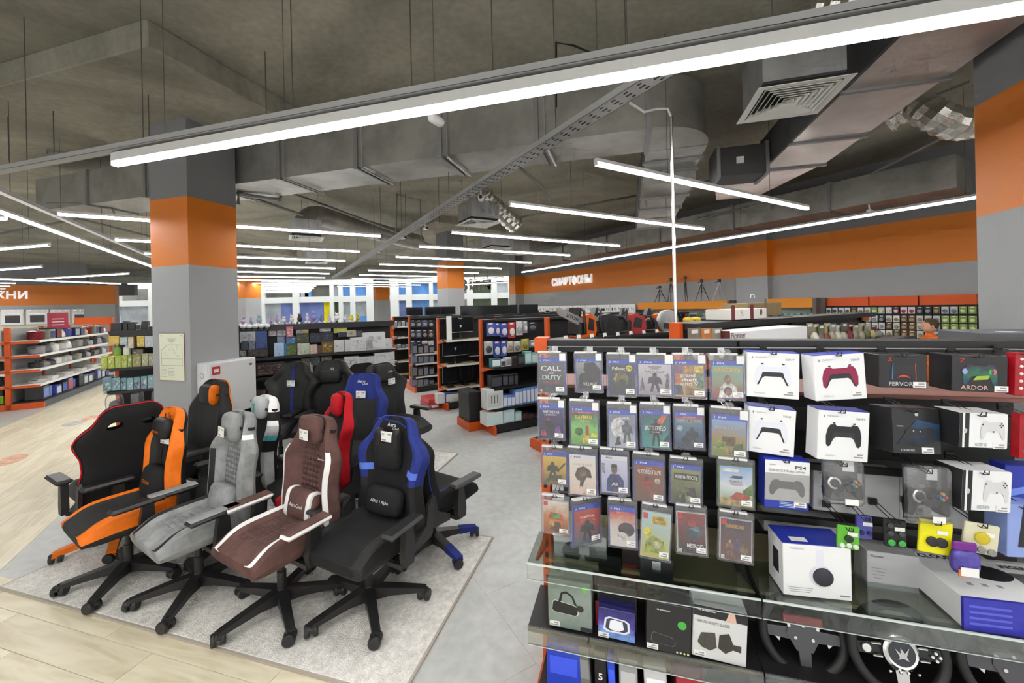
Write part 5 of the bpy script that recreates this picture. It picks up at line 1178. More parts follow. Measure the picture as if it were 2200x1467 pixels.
MB().box(-.1197, -.119, -.03, .02, .06, .15).build('side_picture', inkm('#2b2b30'), o)
for k in range(3): flat([(0, 0), (1, 0), (1, 1), (0, 1)], GREYP, o, .09-.01*k, .002, y, 'fine_print', -.06, .035-.008*k)
flat([(0, 0), (1, 0), (1, 1), (0, 1)], GREYP, o, .035, .006, y, 'fine_print', .095, .018)
o = standbox('headset_box', 'white and blue headset carton lying on the glass shelf', 'headset box', (2090, 1285), 1.93, .27, .3, .11, [WBX], 3, zg)
MB().box(-.1358, .1358, -.1515, -.14, -.0005, .1105).build('blue_end', mat('blue_headset_print', hx('#3536a8'), .35, var=(30, .12)), o)
text('CLOUD', INK, o, -.05, .08, w=.12, y=.0, rot=(0, 0, 0), bold=.03).location = (-.05, .1, .1108)
MB().ball((.06, .02, .11), (.075, .05, .004), 18).build('headset_picture', inkm('#1b1b1f'), o, smooth=True)
for k in range(3): MB().box(-.05+.045*k-.012, -.05+.045*k+.004, -.07, -.055, .1101, .1108).build('icon', GREYP, o)
MB().box(.07, .12, -.1522, -.1515, .01, .05).build('price_tag', TAGM, o)
b = MB()
for k in range(4): b.box(-.12, .0, -.1521, -.1515, .02+.02*k, .028+.02*k)
q = b.build('fine_print', inkm('#5a5fd0'), o); q['kind'] = 'stuff'
o = standbox('headset_box', 'grey and white headset carton at the right end of the glass shelf', 'headset box', (2235, 1250), 1.95, .2, .3, .09, [WBX], 3, zg); text('STINGER', INK, o, 0, 0, w=.12, rot=(0, 0, 0), bold=.03).location = (-.02, .1, .0908); MB().box(-.08, .08, -.1, .06, .0901, .0907).build('headset_picture', inkm('#6a6a6f'), o)
t_ = thing('hanging_toy', 'shiny violet toy pouch hanging above the headset carton', 'toy', GW(on_t(2072, 1200, 1.82)[0], 1.82, on_t(2072, 1200, 1.82)[2]), AG)
ob('pouch', pillow_mesh(.085, .09, .04, mat('violet_foil', hx('#5a4fa8'), .25, .3, var=(30, .3)), .6), t_, (0, 0, -.01)); MB().rbox(-.035, .035, -.006, .006, .03, .06, .004).build('pouch_top', mat('magenta_foil', hx('#7d2f8f'), .3, .3), t_); MB().box(-.025, .025, -.024, -.022, -.05, -.02).build('price_tag', TAGM, t_); MB().box(-.03, -.01, -.022, -.018, -.055, -.03).build('orange_patch', inkm('#d9763a'), t_)
# dark products low behind the glass shelf
for i, (bx, t, c, l) in enumerate([((1285, 1195, 1335, 1240), 1.93, '#1a1a1c', 'small black carton beside the grey wheel carton on glass'), ((1335, 1160, 1440, 1250), 1.95, '#2a1416', 'dark red and black carton behind the glass lip'), ((1375, 1200, 1445, 1248), 1.9, '#34363a', 'charcoal carton carrying a white price paper')]):
    o, w, h, y = carton(l, bx, t, .09, [inkm(c)], 1, 0, name='product_carton', cat='carton', group=None, hk=False, price=False)
    if i == 1: flat([(.02, .05), (.3, .05), (.3, .35), (.02, .35)], inkm('#b32a2c'), o, w, h, y, 'red_patch')
    if i == 2: MB().box(-.018, .018, y-.002, y-.001, -.018, .018).build('price_tag', TAGM, o, (0, 0, .02))
# ---------------------------------------------------------------- vr headsets on the lower tray
def vr(par, x, z, w, y, body='#1d1e20', edge='#d8d8da', face=None):
    flat([(.0, .2), (.03, .75), (.12, .9), (.85, .72), (.98, .6), (1, .15), (.9, .0), (.1, .08)], inkm(edge), par, w, w*.55, y, 'picture', x, z); flat([(.02, .22), (.05, .74), (.13, .87), (.84, .69), (.95, .58), (.97, .17), (.88, .03), (.11, .1)], inkm(face or body), par, w, w*.55, y-.0004, 'picture', x, z)
    flat([(.25, .8), (.35, 1.45), (.55, 1.6), (.8, 1.35), (.95, .7), (.85, .72), (.75, 1.25), (.55, 1.45), (.42, 1.35), (.36, .85)], inkm(body), par, w, w*.55, y-.0002, 'picture', x, z); flat(circ(1.05, .55, .14, .22), inkm('#26272a'), par, w, w*.55, y-.0003, 'picture', x, z)
def vrbox(label, box, t, mats, d=.1, tilt=0, yaw=0):
    if t is None: t = Gc(fl((box[0]+box[2])/2, box[3]+1, zt+.003))[1]
    o, w, h, y = carton(label, box, t, d, mats, tilt, yaw, name='headset_carton', cat='carton', group='headset cartons on the lower tray', hk=False, tagpos=(-.35, -.42)); return o, w, h, y
o, w, h, y = vrbox('grey green carton picturing a strapped headset, left of lower tray', (1177, 1249, 1270, 1352), None, [mat('sage_carton', hx('#7f8c85'), .4, var=(8, .15))], .11, 0, 0); vr(o, -.02, -h*.05, w*.62, y); flat(circ(.5, .5, .5), inkm('#6fbf5a'), o, h*.14, h*.14, y, 'badge', w*.36, h*.38); text('SHINECON', inkm('#d9dfa8'), o, -w*.2, h*.42, w=w*.24, y=y, bold=.02); flat([(.74, .02), (1, .02), (1, .1), (.74, .1)], INK, o, w, h, y, 'strip')
o, w, h, y = vrbox('black carton with dark headset picture standing behind the violet one', (1283, 1262, 1368, 1350), Gc(fl(1320, 1350, zt+.003))[1], [BBX], .08); vr(o, -.01, -h*.1, w*.6, y, edge='#6a6a6c'); flat([(0, 0), (.1, 0), (.1, .6), (0, .6)], inkm('#b0202a'), o, w, h, y, 'red_patch', -w*.05)
o, w, h, y = vrbox('violet and blue carton with glowing white headset picture', (1285, 1311, 1364, 1374), None, [G('violetglow', hx('#7fa8e6'), hx('#2a2a66'), 1.0, 30, c2=hx('#4a3f9a'))], .09, 2); flat([(.05, .2), (.1, .75), (.25, .85), (.8, .8), (.93, .7), (.95, .25), (.8, .12), (.2, .1)], inkm('#dfe3f2'), o, w*.8, h*.7, y, 'picture'); flat([(.12, .28), (.16, .7), (.28, .78), (.76, .74), (.86, .65), (.88, .3), (.75, .2), (.24, .18)], inkm('#3a3f55'), o, w*.8, h*.7, y-.0004, 'picture'); flat([(.25, .3), (.28, .66), (.4, .74), (.7, .7), (.75, .35), (.6, .22), (.35, .22)], inkm('#e9ecf5'), o, w*.8, h*.7, y-.0008, 'picture')
o, w, h, y = vrbox('black carton with green round badge and dim headset picture', (1388, 1298, 1484, 1403), None, [BBX], .1, 2); vr(o, -.02, -h*.22, w*.55, y, body='#26272a', edge='#77787a'); flat(circ(.5, .5, .5), inkm('#4fb04a'), o, h*.17, h*.17, y, 'badge', w*.3, h*.12); text('VR SHINECON', WHT, o, -w*.12, h*.36, w=w*.3, y=y, bold=.02); [flat(circ(.5, .5, .5), inkm('#c9d98f'), o, .008, .008, y, 'dot', w*(.2+.08*k), -h*.44) for k in range(4)]
o, w, h, y = vrbox('white and black carton with two grey headset pictures', (1487, 1308, 1604, 1421), None, [mat('pale_carton', hx('#cfd0d0'), .4)], .11, 3); flat([(0, .8), (1, .8), (1, 1), (0, 1)], BBX, o, w, h, y, 'black_band'); text('VR SHINECON', WHT, o, -w*.25, h*.42, w=w*.32, y=y-.0006, bold=.02); text('VIRTUAL REALITY GLASSES', INK, o, -w*.12, h*.2, w=w*.6, h=h*.05, y=y)
flat([(.0, .3), (.08, .75), (.4, .85), (.45, .2), (.3, .0), (.1, .1)], inkm('#4a4640'), o, w*.8, h*.42, y-.0004, 'picture', 0, -h*.12); flat([(.48, .2), (.5, .8), (.72, .95), (.82, .5), (1, .5), (1, .2), (.82, .25), (.65, .02)], inkm('#3a3733'), o, w*.8, h*.42, y-.0004, 'picture', 0, -h*.12); flat([(.0, 0), (1, .1), (.8, 1), (.3, .9)], inkm('#d9b5a3'), o, w*.2, h*.2, y-.001, 'picture', w*.2, h*.38)
# ---------------------------------------------------------------- steering wheels
LTH = mat('black_wheel_leather', (.016, .016, .017), .55)
def wheel(label, px, py, t, r, rot, style):
    s, _, z = on_t(px, py, t)
    o = thing('racing_wheel', label, 'racing wheel', GW(s, t, zt), AG)
    hz = z-zt; tl = R(18)
    MB().rbox(-.13, .13, .1, .26, 0, hz+.06, .03).build('wheel_base', BPL, o)
    MB().tube([(0, .12, hz), (0, .03, hz)], .035, 14).build('shaft', BPL, o)
    rim = MB().torus((0, 0, 0), r, .017, 36, 10, 'y').build('rim', LTH, o, (0, 0, hz), (R(-14), 0, R(rot)), smooth=True)
    dark = mat('wheel_hub_metal', (.1, .1, .11), .35, .6)
    hm = CHR if style == 'chrome' else dark
    MB().poly([(-r*.35, r*.3), (r*.35, r*.3), (r*.42, 0), (r*.2, -r*.4), (-r*.2, -r*.4), (-r*.42, 0)], -.012, .012, 'y').build('hub_plate', BPL if style == 'chrome' else dark, rim)
    for a in (0, 180, 270):
        c_, s_ = math.cos(R(a)), math.sin(R(a)); w_ = .022
        MB().poly([(c_*r*.25-s_*w_, s_*r*.25+c_*w_), (c_*r*.97-s_*w_*.8, s_*r*.97+c_*w_*.8), (c_*r*.97+s_*w_*.8, s_*r*.97-c_*w_*.8), (c_*r*.25+s_*w_, s_*r*.25-c_*w_)], -.008, .006, 'y').build('spoke', hm if (a == 270 or style != 'chrome') else BPL, rim)
    if style == 'chrome':
        MB().lathe([(.055, -.014), (.058, -.02), (.05, -.026), (.044, -.024)], 24, axis='y').build('emblem_ring', CHR, rim, smooth=True); em = MB().lathe([(.043, -.02), (.043, -.0245), (.001, -.0255)], 22, axis='y').build('emblem', inkm('#33363c'), rim)
        MB().poly([(-.022, .015), (-.01, -.012), (-.016, -.02), (.0, -.014), (.018, -.022), (.012, -.008), (.024, .02), (.008, .002), (-.004, .018), (-.006, .0)], -.0275, -.0265, 'y').build('emblem_mark', mat('light_grey_carton', (.52, .53, .54), .5), em)
        for dx in (-.075, -.02, .02, .075): MB().ball((dx*.6, -.02, -.062), .006, 8).build('bolt', CHR, rim)
        for dx in (-.074, .074):
            for dz in (.02, -.02): MB().rbox(dx-.016, dx+.016, -.02, -.01, dz-.005, dz+.005, .003).build('paddle', CHR, rim)
        MB().lathe([(.014, -.014), (.014, -.019), (.01, -.02)], 14, c=(-.108, 0, .002), axis='y').build('dial', WHT, rim)
        for dx, dz in ((0, .012), (0, -.012), (.012, 0), (-.012, 0)): MB().lathe([(.005, -.014), (.005, -.018)], 10, c=(.112+dx, 0, dz-.002), axis='y').build('button', WHT, rim)
    else:
        if style == 'red': MB().rbox(-.07, .07, -.018, -.01, r*.28, r*.5, .01).build('red_badge', mat('red_logo', hx('#7d2520'), .3), rim)
        for dx, dz in ((-.05, .03), (0, .035), (.05, .03), (-.03, -.01), (.03, -.01)): MB().lathe([(.006, -.012), (.006, -.017)], 10, c=(dx, 0, dz), axis='y').build('button', CHR, rim)
        for dx in (-1, 1): MB().poly([(dx*.06, .01), (dx*.105, .012), (dx*.1, -.02), (dx*.085, -.035), (dx*.075, -.005)], -.004, .0, 'y').build('paddle', CHR, rim)
wheel('black racing wheel with red badge and silver paddles on the lower tray', 1724, 1362, 1.86, .14, 0, 'red')
wheel('black racing wheel with chrome centre and round emblem', 1928, 1396, 1.83, .148, 4, 'chrome')
wheel('black racing wheel at the lower right corner', 2175, 1432, 1.84, .145, 0, 'plain')
# ---------------------------------------------------------------- boxes on the bottom deck
for i, (px, w, hgt, c, l, tx) in enumerate([(1215, .15, .26, '#1f3fc0', 'glossy blue console carton at the left of the bottom deck', ''), (1262, .045, .27, '#6a6c6e', 'thin grey slab carton on the bottom deck', ''), (1292, .05, .265, '#15161a', 'black carton with white numeral on the bottom deck', '5'), (1318, .03, .25, '#2347c9', 'narrow blue carton on the bottom deck', ''), (1350, .075, .255, '#9a9b9d', 'silver carton leaning on the bottom deck', ''), (1410, .09, .25, '#c9cacc', 'pale printed carton on the bottom deck', ''), (1480, .11, .24, '#a8303a', 'carton with red face on the bottom deck', ''), (1570, .16, .22, '#2a2a2e', 'dark carton further along the bottom deck', '')]):
    s = on_t(px, 1450, 1.8)[0]
    o = thing('product_carton', l, 'carton', GW(s, 1.85, .1455), AG, 'cartons on the bottom deck', rot=(0, R(-2 if i % 2 else 0), AG))
    MB().rbox(-w/2, w/2, -.1, .12, 0, hgt, .003).build('carton', inkm(c), o)
    if tx: text(tx, WHT, o, 0, hgt*.6, h=.03, y=-.1012, bold=.02)
    else: flat([(.1, .5), (.9, .5), (.9, .8), (.1, .8)], mat('print_'+c[1:], tuple(min(1, v*1.6+.02) for v in hx(c)), .4), o, w, hgt, -.1012, 'picture', 0, hgt*.5)
# grey carton at the right end behind the beam
s0 = on_t(2085, 715, TB+.25)[0]; zq = on_t(2120, 713, TB+.25)[2]
o = thing('product_carton', 'long grey carton lying behind the right end of the beam', 'carton', GW(s0, TB+.25, zq-.06), AG); MB().rbox(0, .9, -.05, .2, 0, .06, .003).build('carton', inkm('#54575c'), o)
for x in (.1, .24, .4): MB().box(x, x+.06, -.03, .02, .0602, .0612).build('price_tag', TAGM, o)
gbx('back_beam', BLK, s0-.1, sR, TB+.15, TB+.5, zq-.085, zq-.061)
# ================================================================== shelving further back (grid D)
def on_a(px, py, a, ang=AD):
    d = ray(px, py); s0, t0 = rot2(-ang, d[0], d[1]); k = a/s0
    return (a, t0*k, EYE+d[2]*k)
STRIP = mat('white_price_strip', (.72, .72, .7), .5); WOODS = mat('pale_shelf_board', hx('#b7a582'), .5, var=(4, .1))
UNIT = {}
def unit(m, kind='box'):
    key = (m.name, kind)
    if key not in UNIT:
        b = MB()
        if kind == 'box': b.rbox(-.5, .5, -.5, .5, 0, 1, .02)
        elif kind == 'card': b.box(-.5, .5, -.5, .5, 0, 1)
        elif kind == 'bubble': b.rbox(-.5, .5, -1, 0, 0, 1, .3)
        elif kind == 'bottle': b.lathe([(.46, 0), (.5, .05), (.5, .62), (.35, .78), (.2, .84), (.2, .95)], 14)
        elif kind == 'cap': b.lathe([(.24, 0), (.24, 1), (.2, 1.02)], 12)
        elif kind == 'pot': b.lathe([(.4, 0), (.48, .06), (.5, .8), (.52, .86), (.46, .9), (.2, 1.0), (.05, 1.02)], 16)
        elif kind == 'kettle': b.lathe([(.42, 0), (.5, .1), (.46, .5), (.34, .85), (.3, .9), (.1, 1.0)], 16)
        elif kind == 'bag': 
            me = pillow_mesh(1, 1, 1, m, .7); UNIT[key] = me
            for v in me.vertices: v.co.z += .5
            return me
        elif kind == 'head': b.ball((0, 0, .5), .5, 12)
        UNIT[key] = b.mesh('part', m, kind not in ('box', 'card'))
    return UNIT[key]
def prod(kind, label, cat, W3, rz, w, d, h, m1, m2=None, group=None, name=None, tilt=0):
    """a product standing on (or hanging at) W3 = centre of its bottom; front faces local -y"""
    o = thing(name or {'box': 'product_box', 'blister': 'hanging_pack', 'bottle': 'bottle', 'pot': 'cooking_pot', 'kettle': 'kettle', 'bag': 'clear_bag'}[kind], label, cat, W3, rz, group, rot=(0, R(tilt), rz))
    if kind == 'box':
        ob('carton', unit(m1), o, None, None, scale=(w, d, h))
        if m2: ob('print', unit(m2, 'card'), o, (0, -d/2-.0012, h*.12), None, scale=(w*.86, .001, h*.7))
    elif kind == 'blister':
        ob('card', unit(m1, 'card'), o, None, None, scale=(w, .004, h))
        ob('content', unit(m2 or WHT, 'bubble'), o, (0, -.002, h*.14), None, scale=(w*.66, d, h*.5)); ob('header', unit(STRIP, 'card'), o, (0, -.003, h*.86), None, scale=(w*.5, .002, h*.1))
    elif kind in ('bottle',):
        ob('body', unit(m1, 'bottle'), o, None, None, scale=(w, w, h)); ob('cap', unit(m2 or WHT, 'cap'), o, (0, 0, h*.93), None, scale=(w, w, h*.1))
    elif kind == 'pot':
        ob('body', unit(m1, 'pot'), o, None, None, scale=(w, w, h)); ob('knob', unit(m2 or BPL, 'cap'), o, (0, 0, h), None, scale=(w*.3, w*.3, h*.1))
        for s in (-1, 1): ob('handle', unit(m2 or BPL), o, (s*w*.56, 0, h*.62), None, scale=(w*.16, w*.3, h*.08))
    elif kind == 'kettle':
        ob('body', unit(m1, 'kettle'), o, None, None, scale=(w, w, h)); ob('lid', unit(m2 or BPL, 'cap'), o, (0, 0, h*.97), None, scale=(w*.5, w*.5, h*.06))
        MB().tube([(w*.42, 0, h*.85), (w*.75, 0, h*.8), (w*.75, 0, h*.35), (w*.48, 0, h*.2)], .012, 6).build('handle', m2 or BPL, o)
    elif kind == 'bag':
        ob('bag', unit(PLASTIC, 'bag'), o, None, None, scale=(w, d, h)); ob('content', unit(m1, 'head'), o, (0, 0, h*.12), None, scale=(w*.62, d*.6, h*.5)); ob('header', unit(m2 or STRIP, 'card'), o, (0, 0, h*.9), None, scale=(w*.7, .004, h*.12))
    return o
def gondola(label, F, L, zs_front, H=1.72, depth=.44, bay=1.25, left_only=False, board=None, posts=True, back=True, zs_back=None, back_top=None, post_m=None, topb=True):
    g = thing('shelving_unit', label, 'shelving', (F[0], F[1], 0), AD)
    D2_ = depth*2; c = depth
    n = max(1, round(L/bay))
    for i in range(n+1):
        x = L*i/n
        MB().rbox(x-.02, x+.02, c-.035, c+.035, 0, H, .003).build('post', ORG if (i == 0 or not post_m) else post_m, g)
        b = MB(); b.poly([(0, 0), (D2_, 0), (D2_, .1), (D2_-.05, .13), (.05, .13), (0, .1)], x-.02, x+.02, 'x'); b.build('foot', ORG, g)
    if back: MB().box(.02, L-.02, c-.012, c+.012, .13, back_top or H-.03).build('back_panel', BLK, g)
    if topb: MB().box(.022, L, c-.12, c+.12, H-.045, H-.005).build('top_board', BLK, g)
    MB().box(.02, L, .04, c-.01, .1, .13).build('base_deck', board or BLK, g); MB().box(.02, L, .03, .045, .02, .13).build('kick_plate', BLK, g)
    MB().box(.02, L, c+.01, D2_-.04, .1, .13).build('base_deck', board or BLK, g)
    for z in zs_front:
        sh = MB().box(.022, L, .06, c-.012, z-.022, z).build('shelf', board or BLK, g)
        MB().box(.022, L, .05, .06, z-.032, z+.002).build('price_strip', STRIP if board else BLK, sh)
        for i in range(n+1):
            x = L*i/n; b = MB(); b.poly([(.09, z-.024), (c, z-.024), (c, z-.11), (c-.06, z-.09)], x-.024, x-.006 if i else x+.024, 'x'); b.build('bracket', ORG, sh)
    for z in (zs_back or []):
        MB().box(.022, L, c+.012, D2_-.06, z-.022, z).build('shelf', board or BLK, g)
    return g
dirs = dict(x=DW(1, 0), y=DW(0, 1))
F0, F1, F2 = fl(1200, 1010), fl(1065, 935), fl(962, 882)
F0 = Vector((.66, 4.70, 0)); F3 = fl(894, 844); F4 = Vector((-3.1, 10.75, 0))
FN = Vector((1.30, 2.25, 0))
gondola('short orange posted shelving behind the game shelf carrying long packs', FN, 2.85, [1.55, 1.2], H=1.775, post_m=BLK)
gondola('orange posted tool shelving with chainsaws along its top', F0, 3.75, [1.5, 1.1, .7], H=1.76, back_top=1.45, post_m=BLK, topb=False)
gondola('orange posted shelving with hanging packs and router boxes', F1, 5.0, [.99, .68, .37], H=1.72)
gondola('orange posted shelving with rows of monitors', F2, 5.0, [1.3, .83, .39], H=1.72, board=WOODS)
gondola('orange posted shelving with small hanging packs beyond the monitors', F3, 5.0, [.87, .65, .35], H=1.72, board=WOODS)
gondola('farthest orange posted shelving with white small goods', F4, 6.0, [1.45, 1.15, .85, .5], H=1.72, board=WOODS)
def C(h): return inkm(h)
# ---------------- generic placement by surveyed pixel box on a D plane
def pbox(kind, label, cat, box, b, d, m1, m2=None, group=None, name=None, zbase=None, tilt=0, par_a=None):
    x0, y0, x1, y1 = box; cx = (x0+x1)/2
    if par_a is None:
        A = on_t(x0, (y0+y1)/2, b, AD); B = on_t(x1, (y0+y1)/2, b, AD); lo = on_t(cx, y1, b, AD)[2]; hi = on_t(cx, y0, b, AD)[2]
        w = abs(B[0]-A[0]); z = lo if zbase is None else zbase; W3 = DW((A[0]+B[0])/2, b+d/2, z); rz = AD
    else:
        A = on_a(x0, (y0+y1)/2, par_a); B = on_a(x1, (y0+y1)/2, par_a); lo = on_a(cx, y1, par_a)[2]; hi = on_a(cx, y0, par_a)[2]
        w = abs(B[1]-A[1]); z = lo if zbase is None else zbase; W3 = DW(par_a+(d/2 if par_a > 0 else -d/2), (A[1]+B[1])/2, z); rz = AD-R(90) if par_a > 0 else AD+R(90)
    return prod(kind, label, cat, W3, rz, w, d, hi-z, m1, m2, group, name, tilt)
# ---------------- N: white speaker carton, pouches, boxes on the top
bN = Dc(FN)[1]
def nbox(label, box, off, d, m1, m2=None, kind='box', z=None, **k): return pbox(kind, label, 'carton' if kind == 'box' else 'pack', box, bN+off, d, m1, m2, zbase=z, **k)
o = nbox('long white speaker carton just above the game shelf beam', (1562, 707, 1735, 731), .08, .16, WBX, z=1.551); 
w_ = (on_t(1735, 720, bN+.08, AD)[0]-on_t(1562, 720, bN+.08, AD)[0]); text('Pioneer', C('#5a2a2a'), o, -w_*.38, .155, w=w_*.16, y=-.0815); ob('maroon_end', unit(C('#5a2326')), o, (-w_*.485, 0, 0), None, scale=(w_*.032, .1612, .184))
pal = ['#8c8678', '#a39a86', '#6a6f4a', '#b5a878', '#8f8f8c', '#c9c4b4', '#5d5a52', '#7a3a34', '#99917f', '#b5b09a', '#a8a396', '#6e2a30']
for i in range(12):
    x = 1742+i*12.4
    nbox(f'{ORD[i]} upright plastic pouch from the white carton, behind the beam', (x, 694+(i % 3)*2, x+13, 731), .10+.02*(i % 2), .05, C(pal[i]), C(pal[(i+5) % 12]), 'blister', z=1.551, group='upright pouches', name='plastic_pouch')
for i, (x0, x1, c) in enumerate([(1485, 1512, '#7d7568'), (1514, 1535, '#c47a3a'), (1537, 1558, '#8f8a80')]):
    nbox(f'{ORD[i]} small tool pack right of the chrome pole', (x0, 705, x1, 731), .10, .04, C(c), WHT, 'blister', z=1.551, group='small tool packs', name='tool_pack')
nb = bN+.40
o = pbox('box', 'white and maroon boot dryer carton on the shelving behind', 'carton', (1572, 663, 1648, 694), nb-.05, .2, C('#dcd8d2'), zbase=1.776); 
wq = on_t(1648, 680, nb-.05, AD)[0]-on_t(1572, 680, nb-.05, AD)[0]
for k, c in ((-.46, '#6d2a30'), (.05, '#6d2a30')): ob('maroon_panel', unit(C(c), 'card'), o, (wq*k, -.1012, .0), None, scale=(wq*.09, .001, .105))
text('R', C('#b9b09c'), o, -wq*.22, .05, h=.05, y=-.1015); flat(circ(.5, .5, .5, .5), C('#5a4a48'), o, .03, .05, -.1015, 'picture', wq*.32, .05)
o = pbox('box', 'brown cardboard carton with a handle on the shelving behind', 'carton', (1606, 650, 1680, 692), nb+.22, .22, mat('brown_cardboard', hx('#a08a66'), .7, var=(12, .12)), zbase=1.776)
MB().tube([(-.03, 0, .16), (-.02, 0, .19), (.03, 0, .19), (.04, 0, .16)], .004, 6).build('handle', WHT, o)
ob('base_tape', unit(C('#8a7452'), 'card'), o, (0, -.1112, 0), None, scale=(.03, .001, .15))
# orange header tag at the end of N
pA = on_t(1859, 682, nb, AD)
o = thing('aisle_flag', 'orange flag sign at the end of the dark beam', 'sign', DW(pA[0], nb, pA[2]), AD); ob('plate', unit(C('#e06a10')), o, (0, 0, -.03), None, scale=(.16, .015, .065)); ob('stem', unit(BLK), o, (0, .012, -.12), None, scale=(.02, .008, .15))
# chrome pole on N's end post
pp = fl(1442, 250, 3.15); pole = thing('cable_pole', 'chrome cable pole rising from the orange post to the tray', 'pole', (pp[0], pp[1], 1.70), AD)
MB().tube([(0, 0, 0), (0, 0, 3.15-1.70)], .011, 12).build('pole_tube', CHR, pole, smooth=True); MB().rbox(-.035, .035, -.03, .03, -.05, .075, .004).build('post_bracket', ORG, pole)
hx_ = fl(1352, 222, 3.24)-pp; hl = rot2(-AD, hx_[0], hx_[1])
MB().tube([(0, 0, 1.44), (hl[0]*.08, hl[1]*.08, 1.50), (hl[0]*.35, hl[1]*.35, 1.50), (hl[0]*.65, hl[1]*.65, 1.48), (hl[0]*.85, hl[1]*.85, 1.52), (hl[0], hl[1], 1.545)], .009, 8).build('flexible_conduit', mat('grey_conduit', (.42, .42, .4), .5), pole, smooth=True)
MB().ball((0, -.032, .03), .008, 8).build('bolt', WHT, pole)
# ---------------- chainsaws on M0
bM0 = Dc(F0)[1]+.30
def chainsaw(label, px, py, c, rz, size=1.0, bar=True, plate=None):
    p = on_t(px, py, bM0, AD); o = thing('chainsaw', label, 'chainsaw', DW(p[0], bM0, 1.501), AD+R(rz), 'chainsaws and saws on show'); o.scale = (size,)*3
    m = C(c)
    MB().poly([(-.14, .0), (.1, .0), (.13, .06), (.11, .2), (.02, .24), (-.08, .22), (-.15, .12)], -.09, .07, 'y').build('engine_cover', m, o)
    MB().rbox(-.17, -.04, -.1, .08, .02, .17, .02).build('crankcase', BPL, o); MB().poly([(-.03, .08), (.07, .06), (.08, .17), (.0, .2)], -.096, -.09, 'y').build('vent', BPL, o)
    for k in range(3): MB().lathe([(.008, -.094), (.008, -.0985)], 8, c=(-.11, 0, .05+.04*k), axis='y').build('bolt', CHR, o)
    MB().tube([(-.1, -.11, .05), (-.12, -.12, .18), (-.1, -.1, .27), (-.08, 0, .3), (-.07, .08, .27), (-.06, .1, .1)], .014, 8).build('front_handle', BPL, o, smooth=True)
    MB().tube([(.08, 0, .2), (.2, 0, .2), (.27, 0, .12), (.26, 0, .03), (.1, 0, .02)], .017, 8).build('rear_handle', BPL, o, smooth=True)
    MB().poly([(-.17, .22), (-.14, .31), (-.12, .31), (-.13, .2)], -.08, .06, 'y').build('hand_guard', BPL, o)
    if bar:
        br = MB().poly([(-.14, .07), (-.52, .09), (-.56, .11), (-.575, .14), (-.55, .165), (-.14, .16)], -.085, -.079, 'y').build('guide_bar', mat('bar_steel', (.5, .5, .5), .35, .6), o, None, (0, R(17), 0))
        text(plate or 'PATRIOT', INK, br, -.32, .125, w=.2, y=-.0858, rot=(R(90), R(180), 0), bold=.02)
    return o
chainsaw('orange chainsaw with long silver bar pointing up left, first on the tool shelf', 1252, 712, '#e2631c', 12, 1.22)
chainsaw('black chainsaw with orange grip and small name plate, second on the tool shelf', 1302, 712, '#2a2a2c', -20, 1.2, True, 'CARVER')
chainsaw('red and black chainsaw in the middle of the tool shelf', 1362, 716, '#a82a2a', -34, 1.15, False)
chainsaw('orange and black chainsaw beside the chrome pole', 1412, 716, '#df6420', -30, 1.1, False)
p = on_t(1432, 715, bM0-.2, AD); o = thing('circular_saw', 'silver circular saw with round guard in front of the pole', 'saw', DW(p[0], bM0-.22, 1.501), AD+R(-20), 'chainsaws and saws on show')
MB().lathe([(.02, -.02), (.14, -.03), (.16, -.02), (.16, .02), (.14, .03), (.02, .02)], 26, c=(0, 0, .16), axis='y').build('blade_guard', mat('cast_aluminium', (.45, .45, .45), .4, .9), o, smooth=True); MB().tube([(.1, .03, .2), (.2, .06, .28), (.26, .06, .2)], .018, 8).build('handle', BPL, o, smooth=True); MB().rbox(-.16, .2, -.05, .1, 0, .012, .003).build('base_plate', CHR, o)
for i, (px, py, c, w) in enumerate([(1398, 690, '#3a434c', .24), (1425, 690, '#454f58', .22), (1448, 692, '#39424a', .2), (1482, 690, '#d9b81c', .2), (1498, 690, '#e0be20', .16), (1520, 694, '#4a5058', .22), (1545, 694, '#3d434a', .2)]):
    p = on_t(px, py, bM0+.35, AD); o = thing('power_tool', f'{ORD[i]} lying power tool from the left behind the chrome pole', 'power tool', DW(p[0], bM0+.36, 1.52), AD+R(-35), 'power tools lying on the tool shelf')
    MB().lathe([(.03, -.1), (.05, -.08), (.055, .1), (.045, .2), (.02, .24)], 12, c=(0, 0, .09), axis='y').build('motor_body', C(c), o, smooth=True); MB().rbox(-.02, .02, .05, .1, 0, .08, .008).build('grip', BPL, o)
for i in range(9):
    p = on_t(1215+i*28, 722, bM0-.24, AD); o = thing('small_pack', f'{ORD[i]} small white price holder along the tool shelf edge', 'price holder', DW(p[0], bM0-.25, 1.501), AD, 'price holders on the tool shelf'); ob('card', unit(TAGM, 'card'), o, None, (R(-12), 0, 0), scale=(.06, .003, .05)); ob('foot', unit(BPL), o, None, None, scale=(.03, .03, .008))
